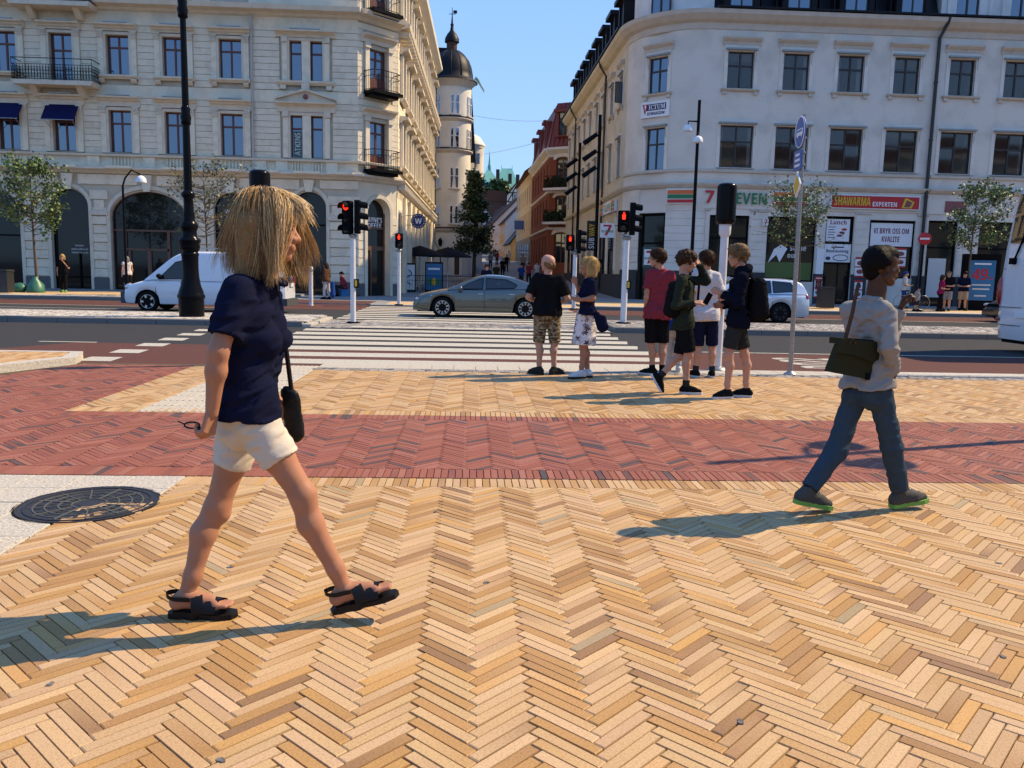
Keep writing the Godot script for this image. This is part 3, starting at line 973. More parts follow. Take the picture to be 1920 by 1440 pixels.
func arch_poly(w: float, h: float, spring: float, seg := 14) -> PackedVector2Array:
	# opening outline, from bottom left up and over to bottom right, centred at x = 0
	var p := PV([U(-w / 2, 0)])
	for i in seg + 1:
		var a := PI - PI * i / seg
		p.append(U(cos(a) * w / 2, spring + sin(a) * (h - spring)))
	p.append(U(w / 2, 0))
	return p
func railing(parent: Node, called: String, pts: Array, y0: float, h: float, m: String, gap := 0.13, ornate := false, t := Transform3D.IDENTITY) -> void:
	for i in pts.size() - 1:
		var a: Vector3 = pts[i]
		var b: Vector3 = pts[i + 1]
		var r := MB.new()
		var up := Vector3.UP
		r.bar(t * (a + up * (y0 + h)), t * (b + up * (y0 + h)), 0.045, 0.03)
		r.bar(t * (a + up * (y0 + 0.06)), t * (b + up * (y0 + 0.06)), 0.035, 0.025)
		r.bar(t * (a + up * (y0 + h * 0.72)), t * (b + up * (y0 + h * 0.72)), 0.03, 0.02)
		fin(r, "rail", m, parent)
		var n := maxi(2, roundi(a.distance_to(b) / gap))
		var g := MB.new()
		for k in n + 1:
			var p := a.lerp(b, float(k) / n)
			g.bar(t * (p + up * y0), t * (p + up * (y0 + h * (0.72 if ornate and k % n != 0 else 1.0))), 0.018, 0.018)
			if ornate and k < n:
				var q := a.lerp(b, (k + 0.5) / n)
				for yy in [0.2, 0.36, 0.52]:
					var ring := []
					for s in 9:
						var f := TAU * s / 8
						ring.append(t * (q + (b - a).normalized() * cos(f) * gap * 0.46 + up * (y0 + h * yy + sin(f) * h * 0.08)))
					g.tube(ring, 0.011, 4, false)
		fin(g, called, m, parent)
const MIX := ["limestone", "limestone_b", "limestone_c", "limestone"]
func dressed_window(parent: Node, t: Transform3D, x0: float, x1: float, y0: float, y1: float, hood: float, sill: bool, panes := 2, glass := "glass_sky") -> void:
	# surround, pilasters, capitals, hood, optional sill on brackets
	window(parent, t, x0, x1, y0, y1, "oxblood", glass, panes)
	var a := x0 - 0.12
	var e := x1 + 0.12
	var s := MB.new()
	wall_boxes(s, t, a, e, y0 - 0.02, y1 + 0.14, [[x0, x1, y0, y1]], -0.02, 0.07)
	fin(s, "surround", "trim_stone", parent)
	for side in [a - 0.26, e]:
		bx(parent, "pilaster", "limestone_c", t, side, side + 0.26, y0 - 0.02, y1 - 0.12, -0.02, 0.10)
		var c := MB.new()
		c.box(t * V(side + 0.13, y1 + 0.0, 0.06), V(0.26, 0.22, 0.17), t.basis)
		c.box(t * V(side + 0.13, y1 + 0.14, 0.07), V(0.34, 0.07, 0.21), t.basis)
		c.box(t * V(side + 0.13, y1 - 0.13, 0.07), V(0.30, 0.04, 0.19), t.basis)
		for k in 3: c.ball(t * V(side + 0.05 + k * 0.08, y1 + 0.02, 0.155), V(0.045, 0.08, 0.03), 6, 4, t.basis)
		fin(c, "capital", "trim_stone", parent)
	moulding(parent, "hood", "trim_stone", t, a - 0.36, e + 0.36, [U(0.09, y1 + 0.18), U(0.09, hood - 0.22), U(0.18, hood - 0.20), U(0.22, hood - 0.12), U(0.38, hood - 0.08), U(0.40, hood), U(0.02, hood + 0.03)])
	bx(parent, "hood_flashing", "zinc", t, a + 0.12, e - 0.12, hood + 0.04, hood + 0.085, 0.1, 0.34)
	if sill:
		moulding(parent, "sill", "trim_stone", t, a - 0.34, e + 0.34, [U(0.12, y0 - 0.24), U(0.2, y0 - 0.16), U(0.26, y0 - 0.13), U(0.26, y0 - 0.05), U(0.05, y0 - 0.02)])
		for q in [a - 0.24, e - 0.02]:
			var k := MB.new()
			k.slab(PV([U(0, y0 - 0.44), U(0.1, y0 - 0.42), U(0.22, y0 - 0.3), U(0.22, y0 - 0.24), U(0, y0 - 0.24)]), t * Transform3D(Basis(V(0, 0, 1), Vector3.UP, V(-1, 0, 0)), V(q, 0, 0)), -0.26, 0)
			fin(k, "bracket", "trim_stone", parent)
func balustrade(parent: Node, t: Transform3D, x0: float, x1: float, y0: float, y1: float) -> void:
	var n := roundi((x1 - x0) / 0.17)
	var b := MB.new()
	for i in n:
		b.lathe([U(0.05, y0), U(0.035, y0 + 0.05), U(0.06, y0 + (y1 - y0) * 0.4), U(0.03, y1 - 0.06), U(0.05, y1)], 7, t * V(lerpf(x0, x1, (i + 0.5) / n), 0, 0.02))
	fin(b, "balusters", "limestone_c", parent)
func left_building() -> void:
	var h := thing("stone_corner_building", "pale limestone corner building with arched shop windows and red-brown casements, left of side street", "building")
	var t := face(V(-40, 0, -45), V(-6.0, 0, -45))
	t.origin.x = 0
	var bays := [-29.35, -26.55, -23.75, -20.97, -18.15, -15.33, -12.49]
	var op := []
	var keep := []
	for i in bays.size():
		var x: float = bays[i]
		for r in [[11.06, 13.0], [7.17, 9.3], [14.95, 17.0]]:
			op.append([x - 0.575, x + 0.575, r[0] if not (i == 3 and r[0] != 7.17) else r[0] - 0.75, r[1]])
			keep.append([x - 0.97, x + 0.97, r[0] - 0.5, r[1] + 0.5])
	for x in [-9.18, -8.12]:
		for r in [[11.06, 13.03], [7.16, 9.32], [14.95, 17.0]]:
			op.append([x - 0.31, x + 0.31, r[0], r[1]])
	for r in [[11.06, 13.03], [7.16, 9.32]]: keep.append([-10.0, -7.3, r[0] - 0.5, r[1] + 0.5])
	var wall := MB.new()
	wall_boxes(wall, t, -40, -6.0, 6.2, 19.5, op, -0.5, -0.045)
	fin(wall, "wall", "joint", h)
	# plain frieze bands between the storeys
	for e in [[9.95, 10.55], [13.5, 14.15]]:
		bx(h, "frieze", "limestone", t, -40, -11.0, e[0], e[1], -0.05, 0.0)
		bx(h, "frieze", "limestone_c", t, -11.0, -6.0, e[0], e[1], -0.05, 0.0)
	courses(h, t, -40, -11.55, 7.12, 9.93, 0.315, keep, 0.0, MIX)
	courses(h, t, -40, -11.55, 10.57, 13.48, 0.315, keep, 0.0, MIX)
	courses(h, t, -11.25, -6.0, 7.12, 9.93, 0.315, keep, 0.02, MIX)
	courses(h, t, -11.25, -6.0, 10.57, 13.48, 0.315, keep, 0.02, MIX)
	for i in bays.size():
		var x: float = bays[i]
		if i == 3:
			dressed_window(h, t, x - 0.575, x + 0.575, 7.17, 9.3, 9.95, false)
			dressed_window(h, t, x - 0.575, x + 0.575, 10.31, 13.0, 13.5, false)
		else:
			dressed_window(h, t, x - 0.575, x + 0.575, 7.17, 9.3, 9.95, false)
			dressed_window(h, t, x - 0.575, x + 0.575, 11.06, 13.0, 13.5, true)
		window(h, t, x - 0.575, x + 0.575, 14.95 - (0.75 if i == 3 else 0.0), 17.0, "oxblood", "glass_sky")
		if i != 3: balustrade(h, t, x - 0.6, x + 0.6, 6.5, 6.95)
	for r in [[7.16, 9.32, 9.95], [11.06, 13.03, 13.5]]:
		for x in [-9.18, -8.12]: window(h, t, x - 0.31, x + 0.31, r[0], r[1], "oxblood", "glass_sky", 1)
		bx(h, "mullion_pier", "limestone_c", t, -8.87, -8.43, r[0], r[1], -0.2, 0.03)
		var s := MB.new()
		wall_boxes(s, t, -9.6, -7.7, r[0] - 0.02, r[1] + 0.14, [[-9.49, -7.81, r[0], r[1]]], -0.02, 0.07)
		fin(s, "surround", "trim_stone", h)
		for side in [-9.86, -7.7]:
			bx(h, "pilaster", "limestone_c", t, side, side + 0.26, r[0], r[1] - 0.12, -0.02, 0.10)
			bx(h, "capital", "trim_stone", t, side - 0.03, side + 0.29, r[1] - 0.1, r[1] + 0.16, -0.02, 0.16)
		moulding(h, "hood", "trim_stone", t, -10.15, -7.15, [U(0.09, r[1] + 0.16), U(0.09, r[2] - 0.2), U(0.22, r[2] - 0.12), U(0.38, r[2] - 0.08), U(0.4, r[2]), U(0.02, r[2] + 0.03)])
		if r[0] > 10:
			moulding(h, "sill", "trim_stone", t, -10.1, -7.2, [U(0.12, r[0] - 0.26), U(0.26, r[0] - 0.13), U(0.26, r[0] - 0.05), U(0.05, r[0] - 0.02)])
			for q in [-9.95, -7.6]: bx(h, "bracket", "trim_stone", t, q, q + 0.28, r[0] - 0.46, r[0] - 0.26, -0.02, 0.2)
			bx(h, "hood_flashing", "zinc", t, -9.4, -7.9, r[2] + 0.04, r[2] + 0.085, 0.1, 0.34)
		for x in [-9.18, -8.12]:
			if r[0] < 10: balustrade(h, t, x - 0.3, x + 0.3, 6.5, 6.95)
	# pediment over the paired windows
	var pd := MB.new()
	pd.slab(PV([U(-10.15, 9.98), U(-7.15, 9.98), U(-7.15, 10.06), U(-8.65, 10.5), U(-10.15, 10.06)]), t, -0.02, 0.2)
	pd.slab(PV([U(-10.2, 10.06), U(-8.65, 10.5), U(-7.1, 10.06), U(-7.1, 10.16), U(-8.65, 10.62), U(-10.2, 10.16)]), t, -0.02, 0.38)
	pd.box(t * V(-8.65, 10.72, 0.15), V(0.4, 0.34, 0.3), t.basis)
	pd.ball(t * V(-8.65, 10.92, 0.15), V(0.16, 0.14, 0.14), 8, 6)
	fin(pd, "pediment", "trim_stone", h)
	var med := MB.new()
	med.lathe([U(0.13, 0), U(0.13, 0.05), U(0.0, 0.06)], 14, t * V(-8.65, 10.22, 0.2), Basis(Vector3.RIGHT, PI / 2))
	fin(med, "medallion", "dull_red", h)
	# string course below first floor and main cornice, turned round the corner
	var t2 := face(V(-6.0, 0, -45), V(-4.1, 0, -46.9))
	var len2 := U(1.9, 1.9).length()
	var t3 := face(V(-4.1, 0, -46.9), V(-3.55, 0, -78))
	var len3 := U(0.55, 31.1).length()
	var belt := [U(0.0, 6.08), U(0.12, 6.12), U(0.2, 6.2), U(0.42, 6.3), U(0.42, 6.4), U(0.12, 6.45), U(0.12, 6.5)]
	var crown := [U(0.0, 14.15), U(0.14, 14.22), U(0.2, 14.32), U(0.62, 14.38), U(0.68, 14.6), U(0.1, 14.68)]
	var cap := [U(0.0, 6.96), U(0.15, 6.98), U(0.18, 7.08), U(0.02, 7.12)]
	for e in [[t, -40.0, -5.8], [t2, -0.05, len2 + 0.05], [t3, 0.0, len3]]:
		moulding(h, "string_course", "trim_stone", e[0], e[1], e[2], belt)
		moulding(h, "cornice", "trim_stone", e[0], e[1], e[2], crown)
		moulding(h, "sill_course", "trim_stone", e[0], e[1], e[2], cap)
		moulding(h, "eaves", "limestone_c", e[0], e[1], e[2], [U(0, 18.9), U(0.3, 19.0), U(0.7, 19.3), U(0.75, 19.55), U(0.02, 19.6)])
	for x in [-27.95, -22.36, -19.56, -16.74, -13.9, -11.05, -9.95, -7.35]: bx(h, "pedestal", "limestone_c", t, x - 0.3, x + 0.3, 6.47, 6.96, -0.05, 0.1)
	bx(h, "panel", "limestone", t, -40, -6.0, 6.47, 6.96, -0.06, -0.02)
	for x in [-25.1, -21.0, -18.15, -15.3, -12.45, -10.7, -8.6, -6.9]: bx(h, "ledge_plate", "limestone_c", t, x - 0.68, x + 0.68, 6.34, 6.46, 0.1, 0.47)
	# upper storey above the cornice
	courses(h, t, -40, -6.0, 14.7, 18.9, 0.42, keep, 0.0, ["limestone"], "upper_course")
	# ground floor arcade
	var arches := [[-29.6, 3.4, 5.25], [-24.9, 2.9, 5.25], [-20.93, 1.95, 5.28], [-16.92, 3.9, 5.24], [-12.66, 1.75, 5.28], [-8.57, 1.78, 5.45]]
	var outline := PV([U(-40, 0.1)])
	for a in arches:
		for p in arch_poly(a[1], a[2], a[2] - minf(a[1] * 0.5, 1.35)): outline.append(U(a[0] + p.x, maxf(p.y, 0.1)))
	outline.append_array(PV([U(-6.0, 0.1), U(-6.0, 6.2), U(-40, 6.2)]))
	var g := MB.new()
	g.slab(outline, t, -0.6, -0.04)
	fin(g, "arcade_wall", "joint", h)
	for i in arches.size():
		var a: Array = arches[i]
		var sp: float = a[2] - minf(a[1] * 0.5, 1.35)
		var ring := PackedVector2Array()
		var op1 := arch_poly(a[1], a[2], sp, 18)
		var op2 := arch_poly(a[1] + 0.36, a[2] + 0.2, sp, 18)
		for p in op2: ring.append(p)
		op1.reverse()
		for p in op1: ring.append(p)
		var rb := MB.new()
		rb.slab(ring, t * XT(V(a[0], 0.1, 0)), -0.02, 0.05)
		fin(rb, "arch_moulding", "trim_stone", h)
		var ks := MB.new()
		ks.slab(PV([U(-0.16, a[2] - 0.02), U(0.16, a[2] - 0.02), U(0.3, 6.06), U(-0.3, 6.06)]), t * XT(V(a[0], 0, 0)), 0, 0.14)
		fin(ks, "keystone", "limestone_c", h)
		arch_glazing(h, t, a[0], a[1], a[2], sp, i)
	# pier stones and spandrel blocks
	var edges := [-40.0]
	for a in arches:
		edges.append(a[0] - a[1] * 0.5 - 0.19)
		edges.append(a[0] + a[1] * 0.5 + 0.19)
	edges.append(-6.0)
	for i in range(0, edges.size(), 2):
		var x0: float = edges[i]
		var x1: float = edges[i + 1]
		var y := 0.75
		while y < 3.95:
			bx(h, "rusticated_block", MIX[rng.randi() % 4], t, x0, x1, y + 0.025, y + 0.43, -0.06, 0.0 + (0.05 if roundi(y / 0.45) % 2 == 0 else 0.0))
			y += 0.455
		bx(h, "impost", "trim_stone", t, x0 - 0.1, x1 + 0.1, 3.98, 4.2, -0.05, 0.1)
		bx(h, "spandrel_block", MIX[i % 4], t, x0 + 0.1, x1 - 0.1, 4.24, 4.75, -0.05, 0.02)
		bx(h, "spandrel_block", MIX[(i + 1) % 4], t, x0 - 0.1, x1 + 0.1, 4.79, 5.25, -0.05, 0.04)
		bx(h, "plinth", "plinth_stone", t, x0 - 0.04, x1 + 0.04, 0.1, 0.72, -0.1, 0.08)
	for i in arches.size() - 1:
		var x0: float = arches[i][0] + 0.5
		var x1: float = arches[i + 1][0] - 0.5
		bx(h, "frieze_block", MIX[i % 4], t, x0, x1, 5.55, 6.05, -0.05, 0.03)
	bx(h, "frieze_block", "limestone", t, -8.0, -6.0, 5.62, 6.05, -0.05, 0.03)
	bx(h, "frieze_block", "limestone_b", t, -40, -30.2, 5.3, 6.05, -0.05, 0.03)
	# downpipe
	var dp := MB.new()
	dp.tube([t * V(-11.36, 14.2, 0.25), t * V(-11.38, 13.9, 0.12), t * V(-11.4, 6.5, 0.12)], 0.055, 8)
	for y in [7.5, 9.5, 11.5, 13.4]: dp.lathe([U(0.075, y), U(0.075, y + 0.06)], 8, t * V(-11.39, 0, 0.12))
	fin(dp, "downpipe", "pipe_pale", h)
	# balconies
	for y in [10.32, 14.1]:
		var sl := MB.new()
		sl.slab(PV([U(-22.9, y - 0.05), U(-19.1, y - 0.05), U(-19.0, y + 0.16), U(-23.0, y + 0.16)]), t, -0.05, 1.05)
		for q in [-22.3, -20.0]: sl.slab(PV([U(0, y - 0.55), U(0.25, y - 0.5), U(0.75, y - 0.05), U(0, y - 0.05)]), t * Transform3D(Basis(V(0, 0, 1), Vector3.UP, V(-1, 0, 0)), V(q, 0, 0)), -0.3, 0)
		var bal := fin(sl, "balcony", "trim_stone", h)
		railing(bal, "ironwork", [V(-22.95, 0, 0.0), V(-22.95, 0, 1.0), V(-19.05, 0, 1.0), V(-19.05, 0, 0.0)], y + 0.16, 1.05, "black_iron", 0.14, true, t)
	# awnings over two windows
	for x in [-23.75, -20.97]:
		var aw := MB.new()
		aw.slab(PV([U(x - 0.82, 0), U(x + 0.82, 0), U(x + 0.82, 1.05), U(x - 0.82, 1.05)]), t * Transform3D(Basis(Vector3.RIGHT, V(0, 0.80, -0.6), V(0, 0.6, 0.80)), V(0, 8.62, 0.75)), -0.012, 0.012)
		var o := fin(aw, "awning", "awning_blue", h)
		var st := MB.new()
		for q in [-0.7, 0.7]: st.tube([t * V(x + q, 8.66, 0.72), t * V(x + q * 0.9, 8.3, 0.1)], 0.014, 5)
		st.tube([t * V(x - 0.82, 8.62, 0.75), t * V(x + 0.82, 8.62, 0.75)], 0.02, 5)
		fin(st, "awning_arm", "zinc", o)
	left_corner(h, t2, len2)
	left_side(h, t3, len3)
	# body of the house and roof
	var body := MB.new()
	body.slab(PV([U(-40, 45.6), U(-6.3, 45.6), U(-4.7, 47.2), U(-4.15, 78), U(-40, 78)]), Transform3D(Basis(Vector3.RIGHT, Vector3.FORWARD, Vector3.UP), Vector3.ZERO), 0.0, 19.4)
	fin(body, "core", "joint", h)
	var rf := MB.new()
	var e0 := [V(-40, 19.6, -44.3), V(-5.7, 19.6, -44.3), V(-3.4, 19.6, -46.6), V(-2.85, 19.6, -78.4), V(-40, 19.6, -78.4)]
	var e1 := [V(-40, 23.5, -49.5), V(-9.5, 23.5, -49.5), V(-8.6, 23.5, -50.4), V(-8.2, 23.5, -74), V(-40, 23.5, -74)]
	for i in 5: rf.quad(e0[i], e0[(i + 1) % 5], e1[(i + 1) % 5], e1[i])
	rf.quad(e1[0], e1[1], e1[2], e1[4])
	rf.tri(e1[2], e1[3], e1[4])
	fin(rf, "roof", "roof_tile", h)
	# lettering on the glass of the arches and one paired window
	letter(h, "WAYNE'S", "pale_print", t * XT(V(-12.4, 4.35, -0.28)), 1.25, 0.24)
	letter(h, "COFFEE", "pale_print", t * XT(V(-12.4, 4.03, -0.28)), 1.15, 0.24)
	var yy := 2.55
	for s in ["GREAT", "COFFEE", "BREAKFAST", "LUNCH"]:
		letter(h, s, "pale_print", t * XT(V(-8.95, yy, -0.28)), 0.62, 0.17)
		yy -= 0.27 if s != "COFFEE" else 0.77
	letter(h, "ÖPPET", "pale_print", t * XT(V(-20.62, 2.38, -0.28)), 0.45, 0.1)
	letter(h, "MÅN-LÖR 8-22", "pale_print", t * XT(V(-20.62, 2.2, -0.28)), 0.85, 0.1)
	letter(h, "SÖNDAG 9-22", "pale_print", t * XT(V(-20.62, 2.02, -0.28)), 0.85, 0.1)
	bx(h, "window_banner", "lens_green", t, -9.39, -8.97, 7.25, 8.55, -0.252, -0.245)
	var at := letter(h, "ATKINS", "pale_print", t * Transform3D(Basis(Vector3.BACK, PI / 2), V(-9.18, 7.9, -0.24)), 1.15, 0.3)
	at.set_meta("label", "vertical ATKINS lettering")
func arch_glazing(h: Node, t: Transform3D, x: float, w: float, top: float, sp: float, i: int) -> void:
	var z := -0.32
	var fr := "bronze_frame" if i == 3 else "black_matt"
	var gl := MB.new()
	gl.slab(arch_poly(w, top - 0.1, sp - 0.1, 14), t * XT(V(x, 0.1, 0)), z - 0.02, z)
	var pane := fin(gl, "shop_window", "glass_shop", h)
	var f := MB.new()
	var T := t * XT(V(x, 0, 0))
	var bars := [[-w / 2, w / 2, sp - 1.1, sp - 1.02]]
	if i == 3:
		bars = [[-w / 2, w / 2, 3.18, 3.28], [-1.35, -1.25, 0.1, 3.2], [-1.25, 0.95, 2.18, 2.3], [-1.2, -1.05, 0.1, 2.2], [-0.2, 0.0, 0.1, 2.2], [0.85, 1.0, 0.1, 3.2]]
	elif i == 5:
		bars = [[-w / 2, w / 2, 3.7, 3.78], [-0.05, 0.03, 0.1, 2.6]]
	elif i == 2:
		bars = [[-w / 2, w / 2, 0.7, 0.78], [0.28, 0.34, 0.1, 2.0]]
	for b in bars: f.box(T * V((b[0] + b[1]) * 0.5, (b[2] + b[3]) * 0.5, z + 0.05), V(b[1] - b[0], b[3] - b[2], 0.1), t.basis)
	var op1 := arch_poly(w, top - 0.1, sp - 0.1, 14)
	for k in op1.size() - 1:
		f.bar(T * V(op1[k].x, op1[k].y + 0.1, z + 0.04), T * V(op1[k + 1].x, op1[k + 1].y + 0.1, z + 0.04), 0.08, 0.08, t.basis.z)
	fin(f, "frame", fr, pane)
func left_corner(h: Node, t: Transform3D, w: float) -> void:
	var m := w * 0.5
	var op := []
	for r in [[6.75, 9.25], [10.75, 12.95], [14.75, 17.2]]: op.append([m - 0.6, m + 0.6, r[0], r[1]])
	var wall := MB.new()
	wall_boxes(wall, t, 0, w, 6.2, 19.5, op, -0.5, -0.045)
	fin(wall, "wall", "joint", h)
	var keep := []
	for o in op: keep.append([o[0] - 0.38, o[1] + 0.38, o[2] - 0.2, o[3] + 0.55])
	courses(h, t, 0, w, 7.12, 14.1, 0.315, keep, 0.0, MIX)
	courses(h, t, 0, w, 14.7, 18.9, 0.42, keep, 0.0, MIX)
	for o in op:
		# glazed door with red-brown lower panels
		window(h, t, o[0], o[1], o[2] + 0.7, o[3], "oxblood", "glass_sky", 2, 0.32)
		bx(h, "door_panel", "oxblood", t, o[0], o[1], o[2], o[2] + 0.7, -0.3, -0.2)
		for side in [o[0] - 0.3, o[1] + 0.04]:
			bx(h, "pilaster", "limestone_c", t, side, side + 0.26, o[2], o[3] - 0.05, -0.04, 0.1)
			bx(h, "capital", "trim_stone", t, side - 0.04, side + 0.3, o[3] - 0.04, o[3] + 0.2, -0.04, 0.17)
		var y: float = o[3] + 0.62
		moulding(h, "hood", "trim_stone", t, o[0] - 0.5, o[1] + 0.5, [U(0.06, y - 0.4), U(0.08, y - 0.2), U(0.24, y - 0.1), U(0.34, y - 0.06), U(0.36, y), U(0.02, y + 0.04)])
		# shallow balcony with bowed iron rail
		var sl := MB.new()
		sl.box(t * V(m, o[2] - 0.1, 0.42), V(1.95, 0.16, 0.95), t.basis)
		sl.box(t * V(m, o[2] - 0.24, 0.3), V(1.7, 0.14, 0.7), t.basis)
		var bal := fin(sl, "balcony", "black_iron", h)
		railing(bal, "ironwork", [V(m - 0.93, 0, 0.0), V(m - 0.9, 0, 0.7), V(m - 0.5, 0, 0.88), V(m + 0.5, 0, 0.88), V(m + 0.9, 0, 0.7), V(m + 0.93, 0, 0.0)], o[2] - 0.02, 1.0, "black_iron", 0.16, false, t)
	# entrance arch
	var a := arch_poly(1.55, 5.25, 4.45)
	var outline := PV([U(0, 0.0)])
	for p in a: outline.append(U(m + p.x, maxf(p.y, 0.0)))
	outline.append_array(PV([U(w, 0), U(w, 6.2), U(0, 6.2)]))
	var g := MB.new()
	g.slab(outline, t, -0.7, -0.04)
	fin(g, "arcade_wall", "limestone", h)
	for side in 2:
		var x0 := 0.0 if side == 0 else m + 0.97
		var x1 := m - 0.97 if side == 0 else w
		var y := 0.7
		while y < 4.2:
			bx(h, "rusticated_block", MIX[rng.randi() % 4], t, x0, x1, y + 0.02, y + 0.43, -0.06, 0.02)
			y += 0.455
		bx(h, "plinth", "plinth_stone", t, x0, x1, 0.0, 0.68, -0.06, 0.06)
	var ring := arch_poly(1.9, 5.45, 4.45, 18)
	var inner := arch_poly(1.55, 5.25, 4.45, 18)
	inner.reverse()
	ring.append_array(inner)
	var rb := MB.new()
	rb.slab(ring, t * XT(V(m, 0.02, 0)), -0.02, 0.08)
	fin(rb, "arch_moulding", "trim_stone", h)
	var gl := MB.new()
	gl.slab(arch_poly(1.55, 5.2, 4.4), t * XT(V(m, 0, 0)), -0.52, -0.5)
	var pane := fin(gl, "entrance_glazing", "glass_shop", h)
	var f := MB.new()
	for b in [[-0.78, 0.78, 2.5, 2.72], [-0.78, 0.78, 3.65, 3.75], [-0.78, -0.7, 0, 4.5], [0.7, 0.78, 0, 4.5], [-0.22, -0.14, 0, 2.5]]: f.box(t * V(m + (b[0] + b[1]) * 0.5, (b[2] + b[3]) * 0.5, -0.45), V(b[1] - b[0], b[3] - b[2], 0.1), t.basis)
	fin(f, "frame", "bronze_frame", pane)
	letter(h, "WAYNE'S", "sign_white", t * XT(V(m, 4.15, -0.46)), 1.25, 0.27)
	letter(h, "COFFEE", "sign_white", t * XT(V(m, 3.85, -0.46)), 1.15, 0.25)
func left_side(h: Node, t: Transform3D, w: float) -> void:
	var op := []
	var n := 9
	for i in n:
		var x := 1.9 + i * 3.4
		for r in [[7.3, 9.35], [11.0, 13.0], [15.2, 17.3]]: op.append([x - 0.55, x + 0.55, r[0], r[1]])
	var wall := MB.new()
	wall_boxes(wall, t, 0, w, 6.2, 19.5, op, -0.5, -0.045)
	fin(wall, "wall", "joint", h)
	var keep := []
	for o in op: keep.append([o[0] - 0.42, o[1] + 0.42, o[2] - 0.3, o[3] + 0.6])
	var c := MB.new()
	for i in 22:
		var y := 7.14 + i * 0.32
		var cuts := []
		for s in keep:
			if s[3] > y and s[2] < y + 0.3: cuts.append(U(s[0], s[1]))
		cuts.append(U(w, w))
		var x := 0.0
		for q in cuts:
			if q.x - x > 0.1: c.box(t * V((x + q.x) * 0.5, y + 0.15, -0.02), V(q.x - x, 0.285, 0.06), t.basis)
			x = q.y
	kind(fin(c, "side_courses", "limestone", h), "stuff")
	for o in op:
		window(h, t, o[0], o[1], o[2], o[3], "oxblood", "glass_sky")
		for side in [o[0] - 0.34, o[1] + 0.06]:
			bx(h, "pilaster", "limestone_c", t, side, side + 0.28, o[2] - 0.1, o[3] + 0.2, -0.04, 0.2)
		moulding(h, "hood", "trim_stone", t, o[0] - 0.55, o[1] + 0.55, [U(0.12, o[3] + 0.2), U(0.2, o[3] + 0.35), U(0.5, o[3] + 0.42), U(0.52, o[3] + 0.55), U(0.02, o[3] + 0.6)])
		moulding(h, "sill", "trim_stone", t, o[0] - 0.5, o[1] + 0.5, [U(0.1, o[2] - 0.3), U(0.32, o[2] - 0.14), U(0.32, o[2] - 0.05), U(0.02, o[2] - 0.02)])
	# modillions under both cornices
	for i in int(w / 0.75):
		bx(h, "modillion", "trim_stone", t, 0.28 + i * 0.75, 0.52 + i * 0.75, 5.87, 6.17, -0.01, 0.41)
		bx(h, "modillion", "trim_stone", t, 0.28 + i * 0.75, 0.52 + i * 0.75, 13.99, 14.25, 0.0, 0.6)
	bx(h, "ground_floor_wall", "limestone", t, 0, w, 0, 6.2, -0.6, -0.03)
	for i in n:
		var x := 1.9 + i * 3.4
		bx(h, "shop_window", "glass_shop", t, x - 0.9, x + 0.9, 0.7, 4.6, -0.1, -0.02)
		bx(h, "pier", "limestone_c", t, x + 1.2, x + 2.2, 0, 5.7, -0.1, 0.16)
	# round hanging sign
	var s := thing("round_hanging_sign", "round navy sign with white W on a wall bracket beside the cafe corner", "sign", t * XT(V(3.2, 4.36, 0.9)))
	s.rotation = Vector3.ZERO
	var d := MB.new()
	d.lathe([U(0.0, -0.05), U(0.42, -0.05), U(0.44, -0.03), U(0.44, 0.03), U(0.42, 0.05), U(0, 0.05)], 32, Vector3.ZERO, Basis(Vector3.RIGHT, PI / 2))
	fin(d, "disc", "sign_navy", s)
	letter(s, "W", "sign_white", XT(V(0, 0, 0.052)), 0.4, 0.3)
	for k in 16:
		var a := TAU * k / 16
		letter(s, "WAYNE'S·COFFEE··"[k], "pale_print", Transform3D(Basis(Vector3.BACK, -a), V(sin(a) * 0.355, cos(a) * 0.355, 0.052)), 0.06, 0.07)
	var br := MB.new()
	br.bar(V(-0.9, 0.3, 0), V(-0.3, 0.3, 0), 0.03, 0.03)
	br.bar(V(-0.9, -0.25, 0), V(-0.35, -0.25, 0), 0.03, 0.03)
	fin(br, "bracket", "black_iron", s)
